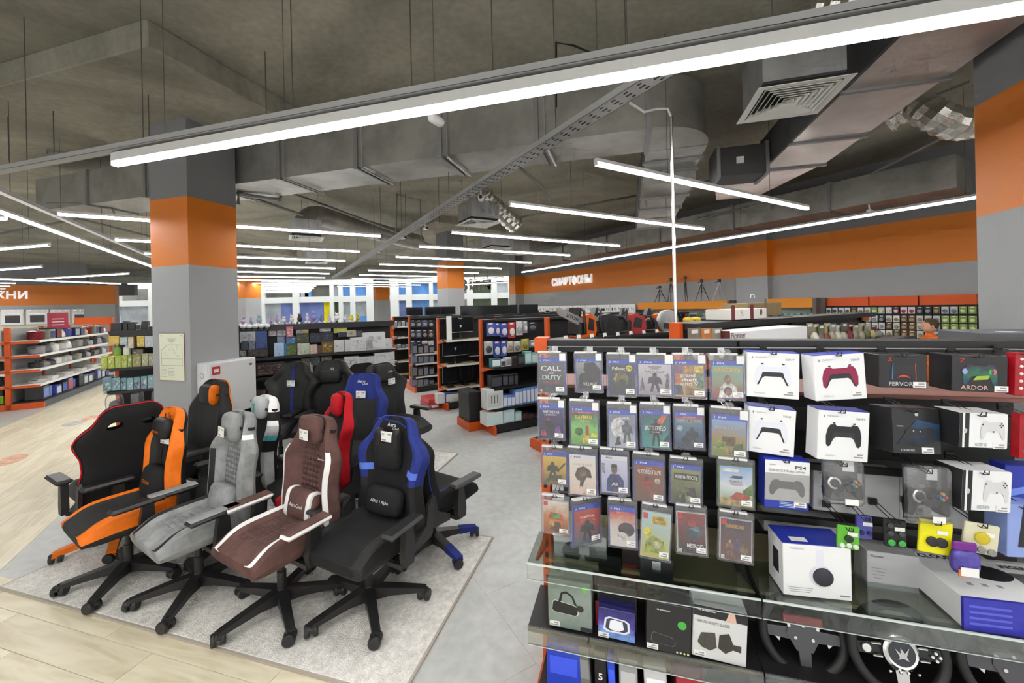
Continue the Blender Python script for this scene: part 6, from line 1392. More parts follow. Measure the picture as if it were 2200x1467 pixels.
# ---------------- M1 contents
b1 = Dc(F1)[1]
row = [(1046, 693, 1064, 722, '#5560a0', '#d6d6d6'), (1064, 694, 1075, 722, '#4a55a8', '#c9cbd6'), (1076, 694, 1092, 724, '#4550a0', '#c4c8d2'), (1093, 692, 1108, 726, '#c23a3a', '#d8d2d0'), (1110, 690, 1124, 720, '#c9c9cb', '#a9a9ad'), (1125, 690, 1134, 715, '#9fa3a8', '#d0d0d2'), (1135, 692, 1154, 712, '#2c2e33', '#55585e'),
       (1041, 733, 1060, 762, '#b4b6bb', '#3a3c40'), (1061, 733, 1076, 766, '#3f4c9c', '#c9ccd6'), (1077, 732, 1090, 765, '#4653a4', '#c9ccd6'), (1091, 733, 1104, 757, '#c9b9a0', '#8f8577'), (1105, 733, 1120, 756, '#b9b5b0', '#7d7878'), (1121, 728, 1137, 752, '#b9ad4a', '#8a8340'), (1138, 730, 1154, 746, '#8f9096', '#c9c9cc')]
for i, (x0, y0, x1, y1, c, e) in enumerate(row):
    pbox('blister', f'{ORD[i % 7]} hanging cable pack from the post, {"upper" if i < 7 else "lower"} hook row of router shelving', 'pack', (x0, y0, x1, y1), b1+.2, .035, C(c), C(e), 'cable packs on the router shelving')
sm = [(1057, 770, 1076, '#2c6f78', '#dfe3e3'), (1077, 773, 1086, '#dedede', '#4a4a4a'), (1087, 768, 1099, '#d6d4d2', '#8f8f92'), (1100, 766, 1112, '#5a3a3c', '#2a2a2c'), (1113, 762, 1127, '#1f2124', '#4a4c52'), (1128, 755, 1142, '#7fbab8', '#c9dedc'), (1143, 758, 1156, '#86b9b6', '#c9dedc')]
for i, (x0, y0, x1, c, e) in enumerate(sm): pbox('box', f'{ORD[i]} small box from the post on the upper board of router shelving', 'box', (x0, y0, x1, 786), b1+.1, .1, C(c), C(e), 'small boxes on the router shelving', zbase=.991)
for i, (x0, x1, h) in enumerate([(1056, 1079, 20), (1080, 1092, 22), (1093, 1104, 22), (1105, 1113, 23)]): pbox('box', f'{ORD[i]} black box from the post on the middle board of router shelving', 'box', (x0, 826-h, x1, 826), b1+.1, .14, C('#1b1d20'), C('#4a4d55'), 'black boxes on the router shelving', zbase=.681)
o = pbox('box', 'white and green router carton with antenna picture', 'box', (1046, 836, 1081, 874), b1+.06, .2, C('#dfe2e0'), C('#c9cdcb'), zbase=.371); [flat([(0, 0), (1, 0), (1, 1), (0, 1)], INK, o, .012, .12, -.1035, 'antenna', -.06+.05*k, .15) for k in range(3)]
for i in range(9):
    x = 1082+i*8.3; y = 842-i*1.8 if i > 2 else 849
    o = pbox('box', f'{ORD[i]} blue and white router carton in the row beside the white one', 'box', (x, y, x+8, 874-i*1.5), b1+.06, .2, C('#6f8fd0'), C('#dfe6f2'), 'blue router cartons', zbase=.371)
for i, (x0, x1, y0, c) in enumerate([(1046, 1081, 886, '#dfe3e2'), (1082, 1106, 880, '#a9cdcd'), (1107, 1121, 884, '#8fbfc0'), (1122, 1134, 886, '#1d1e22'), (1135, 1147, 888, '#2a2226'), (1148, 1160, 890, '#1d1e22')]):
    pbox('box', f'{ORD[i]} large carton from the post on the bottom deck of router shelving', 'box', (x0, y0, x1, 925), b1+.05, .24, C(c), C('#cfe6e6' if i < 3 else '#5a2f2f'), 'large cartons below the routers', zbase=.131)
# dark case standing at the end of M1
p = on_t(1029, 900, b1+.55, AD); o = thing('computer_case', 'tall black computer case standing at the shelving end', 'computer case', DW(Dc(F1)[0]-.14, b1+.62, .131), AD); ob('case_body', unit(BPL), o, None, None, scale=(.2, .42, .46)); ob('front_panel', unit(BLK, 'card'), o, (0, -.213, .01), None, scale=(.19, .004, .44)); ob('plinth', unit(ORG), o, (0, 0, -.13), None, scale=(.24, .5, .128))
# ---------------- M2 monitors
b2 = Dc(F2)[1]; SCR = mat('glossy_dark_screen', (.012, .013, .016), .12); 
def monitor(label, box, off, z, logo=True):
    x0, y0, x1, y1 = box; b = b2+off; A = on_t(x0, y1, b, AD); B = on_t(x1, y1, b, AD); w = B[0]-A[0]; zt_ = on_t((x0+x1)/2, y0, b, AD)[2]; zb = on_t((x0+x1)/2, y1, b, AD)[2]
    o = thing('monitor', label, 'monitor', DW((A[0]+B[0])/2, b, z), AD, 'monitors on show'); h = zt_-zb; z0 = zb-z
    MB().rbox(-w/2, w/2, -.02, .02, z0, z0+h, .006).build('bezel', BPL, o); MB().box(-w/2+.012, w/2-.012, -.0215, -.02, z0+.02, z0+h-.01).build('screen', SCR, o)
    MB().box(-.02, .02, .0, .03, .0, z0+h*.4).build('stand_neck', CHR if logo else BPL, o); MB().rbox(-w*.25, w*.25, -.08, .1, 0, .012, .004).build('stand_base', CHR if logo else BPL, o)
    if logo:
        flat([(.1, 1), (.9, 1), (1, .4), (.5, 0), (0, .4)], LGB, o, .045, .05, -.0222, 'logo', 0, z0+h*.4); flat([(0, 1), (.3, 1), (.5, .6), (.7, 1), (1, 1), (.5, .2)], LGB, o, .1, .04, -.0222, 'logo', 0, z0+h*.88)
        MB().box(-w*.45, w*.45, -.022, -.02, z0+.004, z0+.012).build('chin_strip', LGB, o)
monitor('large monitor with pale shield logo topmost on the monitor shelving', (960, 681, 1017, 714), .2, 1.301)
monitor('monitor with pale shield logo on the second board', (951, 727, 1004, 764), .2, .831)
monitor('monitor half hidden by the next shelving, second board', (1006, 728, 1060, 764), .22, .831)
monitor('dark slim monitor on the third board, nearest the post', (951, 786, 985, 822), .2, .391, False); monitor('dark slim monitor in the middle of the third board', (988, 784, 1012, 818), .24, .391, False); monitor('dark slim monitor on the third board beside the next shelving', (1014, 782, 1040, 814), .24, .391, False)
o = pbox('box', 'white spec card leaning on the topmost monitor', 'card', (959, 679, 970, 698), b2+.17, .004, TAGM, None, None, 'spec_card', zbase=1.301)
for i, (x0, y0, x1, y1, c) in enumerate([(940, 846, 956, 864, '#cfd0d4'), (957, 843, 976, 862, '#3a4a8f'), (966, 851, 992, 865, '#b9b5ac'), (992, 843, 1016, 861, '#6a6a68'), (972, 842, 990, 852, '#5d5f63'), (998, 832, 1015, 843, '#24356a')]):
    pbox('box', f'{ORD[i]} small appliance carton on the bottom deck of monitor shelving', 'box', (x0, y0, x1, y1), b2+.06, .16, C(c), C('#d6d6d4'), 'cartons under the monitors', zbase=.131)
o = thing('product_box', 'red flat carton stack at the monitor shelving end', 'box', DW(Dc(F2)[0]-.16, b2+.5, .0), AD); ob('carton', unit(C('#b32a30')), o, None, None, scale=(.26, .5, .1)); ob('carton', unit(C('#c23a3a')), o, (.01, 0, .1), None, scale=(.25, .48, .09)); ob('label_print', unit(WBX, 'card'), o, (0, -.2515, .03), None, scale=(.14, .002, .05))
# ---------------- M3 and M4 contents
b3 = Dc(F3)[1]; ci = ['#2a2d38', '#3b3536', '#4a5570', '#22242b', '#5a4038', '#1c1d22']
n = 0
for r_, (y0, y1) in enumerate([(688, 703), (709, 726), (732, 752)]):
    for k in range(4):
        x = 881+k*13; pbox('blister', f'{ORD[k]} dark pack from the post in the {["upper", "middle", "lower"][r_]} hook row beyond the monitors', 'pack', (x, y0, x+12, y1), b3+.2, .03, C(ci[(k+r_) % 6]) if not (r_ == 2 and k > 1) else C('#c9c9cb'), C('#8a8a8c'), 'dark packs beyond the monitors')
for r_, (y1, z) in enumerate([(758, .871), (779, .651), (805, .351), (832, .131)]):
    for k in range(4):
        x = 886+k*12; pbox('box', f'{ORD[k]} carton from the post on the {["top", "upper", "lower", "bottom"][r_]} board beyond the monitors', 'box', (x, y1-19+3*(k % 2), x+11, y1), b3+.08, .16, C(['#262a33', '#3c5070', '#2c2c30', '#4a3f66', '#5a3030', '#8f8f90'][(k*2+r_) % 6]), C('#7d8088'), 'cartons beyond the monitors', zbase=z)
b4 = Dc(F4)[1]
for r_, (y0, y1, z) in enumerate([(690, 702, None), (705, 716, 1.451), (722, 734, 1.151), (740, 752, .851), (775, 790, .501)]):
    for k in range(4):
        x = 846+k*8.5; pbox('box', f'{ORD[k]} pale small item in the {ORD[r_]} tier of the farthest shelving', 'box', (x, y0, x+7, y1), b4+.1, .1, C(['#c9c9c9', '#55585f', '#b5b5b8', '#2f3036'][(k+r_) % 4]), C('#8f9095'), 'pale goods on the farthest shelving', zbase=z)
# ================================================================== toy shelving behind the chairs (grid D)
TA0, TBb = Dc((-5.22, 5.13)); TA1 = Dc((-2.03, 7.0))[0]; tl_ = TA1-TA0
toy = thing('shelving_unit', 'long black toy shelving running behind the near column', 'shelving', DW(TA0, TBb, 0), AD)
def tb(name, m, x0, x1, y0, y1, z0, z1): return MB().box(x0, x1, y0, y1, z0, z1).build(name, m, toy)
for x in (0, tl_*.5, tl_): tb('post', ORG if x != tl_*.5 else BLK, x-.02, x+.02, .4, .46, 0, 1.72)
tb('back_panel', BLK, .02, tl_-.02, .42, .44, .1, 1.7); tb('top_shelf', BLK, -.02, tl_+.02, .18, .6, 1.66, 1.70); tb('top_lip', BLK, 0, tl_, .16, .18, 1.62, 1.71)
TZ = [1.22, .92, .62, .35]
for z in TZ: tb('shelf', BLK, .02, tl_, .05, .42, z-.02, z); tb('price_strip', BLK, .02, tl_, .04, .05, z-.035, z)
tb('base_deck', BLK, 0, tl_, 0, .42, .08, .12); tb('foot', ORG, -.02, .02, 0, .86, 0, .1); tb('foot', ORG, tl_-.02, tl_+.02, 0, .86, 0, .1)
for z in (1.22, .92, .62): MB().poly([(.02, z), (.42, z), (.42, z-.06), (.02, z-.02)], -.035, -.004, 'x').build('bracket', WOODS, toy)
toys = [(514, 680, 532, '#b9a7cc'), (534, 682, 546, '#9aa0c8'), (548, 676, 566, '#8fa9b5'), (578, 680, 588, '#b5a3c9'), (588, 674, 602, '#a99cc4'), (602, 680, 618, '#d6cfd2'), (620, 676, 634, '#dccfd0'), (636, 674, 652, '#3a3436'), (654, 672, 666, '#cfc3d6'), (666, 668, 682, '#8f86b5'), (684, 674, 698, '#6f76a8'), (702, 674, 714, '#c4c4cc'), (716, 672, 732, '#dedede'), (734, 676, 748, '#d0d0d2'), (749, 676, 762, '#d9c81c'), (763, 674, 775, '#b5a020')]
for i, (x0, y0, x1, c) in enumerate(toys):
    A = on_t(x0, 694, TBb+.3, AD); B = on_t(x1, 694, TBb+.3, AD); w = B[0]-A[0]; h = on_t(x0, y0, TBb+.3, AD)[2]-1.702
    o = thing('toy_robot', f'{ORD[i]} plastic toy from the near column along the top of toy shelving', 'toy', DW((A[0]+B[0])/2, TBb+.3, 1.701), AD+R(20*(i % 3)-20), 'toys on the top shelf'); h = max(h, .08)
    m = mat('toy_'+c[1:], hx(c), .35)
    ob('body', unit(m, 'head'), o, (0, 0, h*.2), None, scale=(w*.7, w*.6, h*.6)); ob('head', unit(m, 'head'), o, (0, -.01, h*.62), None, scale=(w*.4, w*.4, h*.38))
    for s in (-1, 1): ob('foot', unit(m if i % 2 else WHT, 'bubble'), o, (s*w*.3, .03, 0), None, scale=(w*.28, .08, h*.28)); ob('ear', unit(m, 'head'), o, (s*w*.18, 0, h*.78), None, scale=(w*.12, w*.1, h*.3))
for i in range(5): 
    A = on_t(522+i*13, 700, TBb+.1, AD); o = thing('toy_ball', f'{ORD[i]} white rounded toy from the column under the top shelf', 'toy', DW(A[0], TBb+.12, on_t(522, 704, TBb+.1, AD)[2]-.02), AD, 'rounded toys under the top shelf'); ob('shell', unit(WBX, 'head'), o, None, None, scale=(.085, .08, .07)); ob('band', unit(BPL, 'head'), o, (0, .01, -.01), None, scale=(.088, .07, .04)); ob('foot', unit(BPL), o, (0, 0, -.03), None, scale=(.05, .05, .035))
K = lambda *a: art(*a)
tb_rows = [  # x0,y0,x1,y1,colour,print colours,depth offset,shelf z
 [(515, 712, 549, 735, '#b4b8bc', '#6a7078'), (549, 711, 574, 752, '#2c4a86', '#16243f'), (518, 728, 534, 752, '#3c4658', '#222a38'), (535, 730, 548, 752, '#7d8796', '#39404c'), (577, 707, 594, 722, '#c9c7c6', '#5a3032'), (595, 707, 614, 721, '#d2d2d2', '#2a2a2c'), (595, 720, 612, 738, '#4a78b0', '#b9a04a'), (615, 702, 630, 724, '#b5636d', '#e6d0d0'), (614, 722, 636, 740, '#4f7fb4', '#7fb0d8'), (636, 708, 652, 720, '#c9c9c9', '#333333'), (636, 716, 664, 738, '#30322c', '#4f5a2a'), (648, 701, 663, 712, '#cfcfc9', '#8f8f88'), (649, 711, 663, 722, '#d99a28', '#e9c04a'), (665, 716, 690, 736, '#1d222c', '#2f3d5a'), (690, 714, 716, 734, '#1f2430', '#39465f'), (687, 705, 711, 712, '#d9d9da', '#77797d'), (717, 702, 745, 715, '#cdd04a', '#b5b8a0'), (726, 711, 745, 724, '#20263a', '#3c4a76'), (745, 709, 765, 723, '#b9b4a2', '#555048'), (765, 710, 779, 723, '#3a3a3e', '#66666a')],
 [(515, 750, 530, 767, '#5a5c60', '#2a2a2c'), (531, 748, 576, 767, '#2a2826', '#5a4a40'), (589, 737, 610, 765, '#a9c4de', '#6f8fb4'), (610, 738, 616, 764, '#3a6f9a', '#2a5a80'), (616, 739, 638, 765, '#3c5230', '#7f9a3a'), (639, 737, 647, 763, '#c4bfb5', '#8f8a80'), (647, 737, 665, 761, '#b9c4b5', '#7f9a6a'), (666, 740, 682, 761, '#bfa79c', '#d0b9ae'), (682, 742, 691, 761, '#4a3a34', '#6a5048'), (691, 733, 718, 759, '#5d4a2c', '#b5983a'), (718, 731, 740, 756, '#c9cacc', '#9fa3a8'), (741, 730, 754, 755, '#c4c6c8', '#a8abb0'), (754, 725, 784, 755, '#cfd0d2', '#9a9da2'), (785, 726, 801, 751, '#c9cacd', '#a3a6aa'), (780, 714, 828, 752, '#d0d2d4', '#a5a8ac'), (828, 727, 842, 749, '#c6c8cb', '#9a9da2')],
 [(550, 778, 612, 806, '#2b2420', '#8a6a60'), (618, 776, 646, 790, '#6a6c6a', '#2f302e'), (647, 770, 666, 789, '#4a463c', '#75705f'), (667, 767, 688, 786, '#3a3d42', '#666a70'), (690, 765, 714, 789, '#4f4c44', '#9a9484'), (665, 777, 672, 801, '#b9b4ac', '#6a655c'), (673, 783, 696, 800, '#4a2622', '#7a3a30'), (717, 771, 740, 791, '#5a3d30', '#b5623a'), (740, 766, 772, 793, '#cfd0d0', '#5d6064'), (772, 766, 805, 792, '#c6c8ca', '#a0a3a6'), (805, 757, 848, 788, '#cdcfd1', '#9fa2a6')],
 [(540, 838, 572, 862, '#4a3f3c', '#8f6a62'), (576, 842, 600, 858, '#5d5a56', '#8a8680'), (540, 866, 575, 880, '#c4c2be', '#8a8a88'), (756, 800, 800, 812, '#5a62a8', '#a9b0dc'), (690, 806, 716, 822, '#2c2f36', '#4a4f5a')]]
zt4 = [9, 1.221, .921, .621]
for r_, rw in enumerate(tb_rows):
    for i, (x0, y0, x1, y1, c, e) in enumerate(rw):
        white = r_ in (1, 2) and x0 > 715
        l = f'{ORD[i]} toy carton from the near column, {["upper", "second", "third", "fourth"][r_]} tier of toy shelving'
        b = TBb+(.1 if y1-y0 > 18 else .2)-(.03 if white else 0)
        zb = on_t((x0+x1)/2, y1, b, AD)[2]
        o = pbox('box', l, 'box', (x0, y0, x1, y1), b, .12, C(c), art('toyprint_'+e.strip('#'), [hx(e if len(e) == 7 else '#333333'), hx(c), hx(e if len(e) == 7 else '#333333', 1.5)], 3.2), 'toy cartons', 'toy_box', zbase=max(zb, zt4[r_]) if abs(zb-zt4[r_]) < .07 else None)
for i, (x0, x1) in enumerate([(752, 772), (780, 806), (812, 846)]):      # line drawings on the white drone cartons
    pass
# left part of the same shelving: cleaning goods
top = [(238, 694, 262, 714, '#1d1d1f'), (264, 690, 274, 712, '#2a2a2d'), (275, 692, 290, 712, '#1c1c1e'), (292, 696, 303, 713, '#b5b2aa'), (304, 690, 317, 712, '#232325'), (318, 700, 330, 713, '#cfcfcd')]
for i, (x0, y0, x1, y1, c) in enumerate(top):
    pbox('box', f'{ORD[i]} dark appliance from the left along the top of cleaning shelving', 'appliance', (x0, y0, x1, y1), TBb+.25, .12, C(c), BPL, 'appliances on the top shelf', 'small_appliance', zbase=1.702)
rows_l = [[('box', 233, 722, 256, 740, '#c9a83a', '#e0d2a0'), ('box', 257, 724, 274, 741, '#9fb0b5', '#d0d6d8'), ('box', 275, 724, 287, 748, '#c4b49a', '#e0d8c8'), ('box', 294, 722, 310, 745, '#cbb03a', '#d9cf9f'), ('box', 311, 722, 330, 746, '#b5bcc4', '#d9dde0')],
          [('bottle', 241, 741, 258, 764, '#7fae4a', '#e0e4d8'), ('bottle', 262, 739, 279, 764, '#dfe2e2', '#c9ccce'), ('box', 284, 750, 308, 764, '#4a443c', '#8f8778')],
          [('box', 216, 765, 231, 793, '#a9b53a', '#d6dba0'), ('box', 232, 766, 246, 792, '#b5c04a', '#8f9a3a'), ('box', 247, 765, 260, 791, '#9fae38', '#d0d69a'), ('box', 261, 764, 273, 791, '#aab848', '#7f8c34'), ('box', 274, 763, 283, 790, '#8f9a40', '#c4ca90'), ('box', 284, 762, 303, 789, '#8c8a4a', '#b5b382'), ('box', 304, 760, 318, 787, '#aaa884', '#d2d0b5'), ('box', 319, 760, 332, 786, '#9a9a7d', '#c9c8b0')],
          [('box', 220, 812, 240, 840, '#6f9aa3', '#7a2a4a'), ('box', 241, 812, 258, 839, '#7aa5ae', '#8a3050'), ('box', 259, 812, 272, 838, '#6a95a0', '#5a2a44'), ('box', 273, 812, 286, 838, '#84adb5', '#a9c4c9'), ('box', 287, 810, 302, 838, '#6f9aa5', '#7a2f44'), ('box', 303, 808, 316, 836, '#7aa3ad', '#8a2f44'), ('box', 317, 806, 332, 835, '#86b0b8', '#c9dade')],
          [('bag', 222, 845, 264, 888, '#5a5d62', '#8fb5c4'), ('bag', 277, 838, 308, 880, '#6a6468', '#8fb5c4'), ('bag', 322, 835, 345, 878, '#4a4d55', '#8fb5c4')]]
nm = ['high hook row', 'bottle', 'lime', 'teal', 'bag']
for r_, rw in enumerate(rows_l):
    for i, (k, x0, y0, x1, y1, c, e) in enumerate(rw):
        b = TBb+(.05 if r_ in (2, 3) else .12)
        lab = {0: f'{ORD[i]} yellow or grey carton from the left, top row of cleaning shelving', 1: ['green bottle with white cap on the cleaning shelving', 'white spray bottle beside the green one', 'dark flat carton beside the white bottle'][min(i, 2)], 2: f'{ORD[i]} lime green carton from the left on the cleaning shelving', 3: f'{ORD[i]} teal appliance carton from the left on the cleaning shelving', 4: f'{ORD[i]} clear bag from the left hanging low on the cleaning shelving'}[r_]
        pbox(k, lab, 'carton' if k == 'box' else k, (x0, y0, x1, y1), b, .12 if k == 'box' else .1, C(c), C(e) if k != 'box' else art('clean_'+e[1:], [hx(e), hx(c), hx('#e0e4e0')], 3.0), ['cartons of the top row', 'bottles', 'lime cartons', 'teal cartons', 'clear bags'][r_] if k == 'box' or r_ == 4 else None)
# ================================================================== kitchen shelving on the left (grid D, runs away)
A0 = fl(95, 875); aK, bK = Dc(A0); LK = 4.2
ks = thing('shelving_unit', 'orange ended kitchenware shelving at the far left', 'shelving', DW(aK, bK, 0), AD)
def kb(name, m, x0, x1, y0, y1, z0, z1): return MB().box(x0, x1, y0, y1, z0, z1).build(name, m, ks)
for y in (0.03, 1.4, 2.8, LK): kb('post', ORG, -.55, -.47, y-.03, y+.03, 0, 1.7)
kb('end_foot', ORG, -1.05, 0, 0, .05, 0, .12); kb('base_deck', BLK, -1.0, -.02, .05, LK, .08, .14); kb('kick_plate', mat('grey_kick_plate', (.09, .09, .09), .5), -.03, 0, .05, LK, 0, .13); kb('back_panel', mat('grey_panel', (.35, .35, .34), .6), -.53, -.5, .05, LK, .14, 1.68)
KZ = [1.42, 1.12, .82, .5]
for z in KZ:
    kb('shelf', WHT, -.5, -.06, .03, LK, z-.025, z); kb('price_strip', STRIP, -.06, -.045, .03, LK, z-.045, z+.005); kb('side_bracket', ORG, -1.0, -.06, 0, .025, z-.06, z-.01)
    kb('shelf', WHT, -.98, -.54, .03, LK, z-.025, z)
random.seed(11)
kc = ['#b9b9b7', '#8f9094', '#3a3a3c', '#c9c9c6', '#55575b', '#a3a5a8', '#6a6a6c', '#d6d6d4', '#2a2a2c', '#9a9690']
def krow(z, n, kinds, hs, side, lab, cols=kc, y0=.18, y1=None, wmul=1.0):
    y1 = y1 or LK-.12
    for i in range(n):
        y = y0+(y1-y0)*(i+.5)/n; w = (y1-y0)/n*.82*wmul; k = kinds[i % len(kinds)]; h = hs*(.8+.3*random.random())
        p = DW(aK+(-.22 if side > 0 else -.76), bK+y, z+.001); c = cols[(i*3+int(z*10)) % len(cols)]
        prod(k, f'{ORD[i]} item from the near end on the {lab} of kitchenware shelving', {'pot': 'pot', 'kettle': 'kettle', 'box': 'box', 'bottle': 'jar'}[k], p, AD+R(90), min(w, .3), min(.28, w*1.2) if k == 'box' else w, h, mat('ware_'+c[1:], hx(c), .25, .4 if k in ('pot', 'kettle') else 0), BPL if k != 'box' else C(cols[(i+4) % len(cols)]), 'kitchenware')
krow(1.42, 12, ['pot', 'box', 'box', 'kettle'], .22, 1, 'top board', ['#2a2a2c', '#8fa08c', '#3f4a8a', '#b58f3a', '#1d1d22', '#30306a', '#7a1f24', '#c9c2b8'])
krow(1.12, 12, ['pot', 'kettle', 'bottle'], .22, 1, 'second board')
krow(.82, 14, ['pot', 'bottle', 'bottle', 'pot'], .16, 1, 'third board')
krow(.5, 10, ['pot', 'box'], .08, 1, 'fourth board', ['#d6d6d4', '#c9c9c6', '#e0e0dd', '#b9b9b7'])
krow(.14, 13, ['box', 'pot', 'box', 'box'], .26, 1, 'bottom deck', ['#c9cbb9', '#2a2a2c', '#b5c4a3', '#d0d0c8', '#6f83c4', '#b9b9b4', '#c9c9c9', '#3f55b0', '#c4502c'])
for i, (z, c, w, h, k, l) in enumerate([(1.42, '#d9d9d7', .34, .24, 'box', 'white microwave carton'), (1.12, '#c9cacb', .34, .24, 'box', 'white slow cooker carton'), (.82, '#3a3a3a', .3, .2, 'pot', 'dark stewpot'), (.5, '#4a4a4c', .3, .2, 'pot', 'grey pan'), (.14, '#8fc41f', .36, .16, 'box', 'lime green carton')]):
    prod(k, l+' at the shelving end by the left edge', 'pot' if k == 'pot' else 'box', DW(aK-.78, bK+.2, z+.001), AD, w, .26, h, C(c), BPL if k == 'pot' else C('#8f8f8f') if i < 2 else C('#7ab018'), None)
prod('box', 'black boxes stacked above the lime green carton', 'box', DW(aK-.78, bK+.2, .302), AD, .34, .24, .14, C('#1d1d1f'), C('#33222a'))
# ovens and panel on the kitchen wall
for i, (x0, y0, x1, y1) in enumerate([(4, 664, 53, 699), (58, 664, 106, 697), (109, 664, 152, 695), (155, 663, 195, 694)]):
    A = on_t(x0, y1, lb-.05, AD); B = on_t(x1, y0, lb-.05, AD); w = B[0]-A[0]; h = B[2]-A[2]
    o = thing('wall_oven', f'{ORD[i]} white built in oven from the left on the kitchen wall', 'oven', DW((A[0]+B[0])/2, lb-.1, A[2]), AD, 'ovens on the kitchen wall')
    MB().rbox(-w/2, w/2, -.02, .09, 0, h, .01).build('oven_body', WHT, o); d_ = MB().box(-w*.46, w*.46, -.035, -.02, h*.02, h*.78).build('oven_door', WHT, o); MB().box(-w*.32, w*.32, -.04, -.035, h*.14, h*.6).build('oven_window', mat('oven_glass', (.25, .27, .27) if i else (.02, .02, .02), .2), d_); MB().box(-w*.36, w*.36, -.07, -.05, h*.68, h*.71).build('handle', CHR, d_)
    for k in (-.3, 0, .3): MB().lathe([(.02, -.022), (.02, -.045)], 10, c=(w*k, 0, h*.9), axis='y').build('knob', CHR, o)
struct(MB().box(la-6, la2, lb-.045, lb-.02, 1.0, 2.2).build('trim_2', mat('beige_wall_panel', hx('#cfc8b2'), .6), None, (0, 0, 0), AD))
p = on_t(87, 700, bK+1.0, AD); o = thing('poster_stand', 'small red price sign above the kitchenware', 'sign', DW(aK-.3, bK+1.6, 1.43), AD+R(20)); ob('plate', unit(C('#b5324a')), o, (0, 0, .18), None, scale=(.34, .012, .4)); ob('stem', unit(CHR), o, None, None, scale=(.02, .02, .2)); [ob('text_line', unit(WHT, 'card'), o, (0, -.0075, .28+.07*k), None, scale=(.2, .001, .02)) for k in range(3)]
# distant orange shelving end at the aisle end
o = thing('shelving_unit', 'distant orange shelving end between the kitchenware and the cleaning goods', 'shelving', fl(205, 800), AD)
for x in (-.4, 0, .4): ob('post', unit(ORG), o, (x, 0, 0), None, scale=(.07, .07, 1.75))
for z in (.1, .5, .9, 1.3): ob('shelf', unit(WHT), o, (0, -.1, z), None, scale=(1.0, .4, .03))
ob('header', unit(ORG), o, (0, -.02, 1.62), None, scale=(.95, .06, .25))
# ================================================================== right wall displays (grid D, a = const)
rk0, rk1 = wall_b(2105), wall_b(1746)-.3
rack = thing('accessory_rack', 'black pegboard rack with orange header on the right wall', 'display rack', DW(WA, rk0, 0), AD)
zh = 1.95
MB().box(-.08, -.01, 0, rk1-rk0, .3, zh-.17).build('pegboard', BLK, rack); nseg = 3
for k in range(nseg): MB().box(-.14, -.01, (rk1-rk0)*k/nseg+.01, (rk1-rk0)*(k+1)/nseg-.01, zh-.17, zh).build('header_panel', mat('red_orange_header', hx('#d6540f'), .5), rack)
MB().box(-.2, 0, rk1-rk0, rk1-rk0+.25, .3, zh+.0).build('end_panel', mat('brown_grey_panel', (.13, .11, .1), .6), rack)
random.seed(5)
cols_far = ['#dcdcda', '#d2d2d0', '#e0e0e0', '#c9c9c7']; cl = [('#7f9a4a', '#c9d49a'), ('#8aa552', '#d0d8a8'), ('#b9bfc4', '#6a7278'), ('#c9c4b8', '#8a8a80'), ('#6a5238', '#a89470'), ('#5a4a34', '#9a8a6a'), ('#2f3438', '#8f949a'), ('#d6d6d4', '#55585c'), ('#dcdcda', '#b0305a'), ('#c9c9c8', '#3a3c40'), ('#7a2a30', '#d6d2d0')]
ncol = 20
for r_ in range(6):
    z = zh-.24-.135*r_
    for k in range(ncol):
        f = (k+.5)/ncol; bb = rk0+(rk1-rk0)*f; w = (rk1-rk0)/ncol*.84
        c, e = cl[min(10, int(f*11))] if r_ else cl[(min(10, int(f*11))*2) % 11]
        if f > .45 and (k+r_) % 3: c = cols_far[(k+r_) % 4]
        if r_ == 0: z = zh-.22
        prod('blister', f'{ORD[k]} hanging pack from the right column, {ORD[r_]} row of accessory rack', 'pack', DW(WA-.16, bb, z-.1), AD-R(90), w, .03, .118, C(c), C(e), 'packs on the accessory rack')
def wall_shelf(px0, px1, ytop, label, white=True):
    b0, b1 = wall_b(px1, .4), wall_b(px0, .4); z = on_a((px0+px1)/2, ytop, WA-.4)[2]
    o = thing('wall_cabinet', label, 'display cabinet', DW(WA-.4, b0, 0), AD)
    MB().box(0, .38, 0, b1-b0, z-.2, z).build('header', mat('amber_header', hx('#dd8a14'), .5), o); MB().box(.0, .38, 0, b1-b0, .2, .3).build('plinth', BLK, o)
    MB().box(.3, .38, 0, b1-b0, .3, z-.2).build('cabinet_back', WHT, o); MB().box(0.0, .02, 0, b1-b0, .8, z-.2).build('glass_front', GLASS, o); MB().box(.02, .3, 0, b1-b0, 1.2, 1.22).build('glass_board', GLASS, o); MB().box(.02, .3, 0, b1-b0, 1.45, 1.47).build('glass_board', GLASS, o)
    MB().box(0.0, .38, -.06, 0, .2, z).build('end_panel', MATS['brown_grey_panel'], o)
    n = 7
    for k in range(n): prod('box', f'{ORD[k]} white device box in the {label.split()[0]} cabinet under the amber header', 'box', DW(WA-.25, b0+(b1-b0)*(k+.5)/n, 1.471), AD-R(90), (b1-b0)/n*.6, .1, .16, C('#dfe3e6'), C(['#8fa8b5', '#c9d6da', '#55585f'][k % 3]), 'device boxes')
    return z
zt1 = wall_shelf(1370, 1562, 648, 'long wall cabinet with amber header carrying tripods')
wall_shelf(1650, 1745, 641, 'short wall cabinet with amber header nearer the accessory rack')
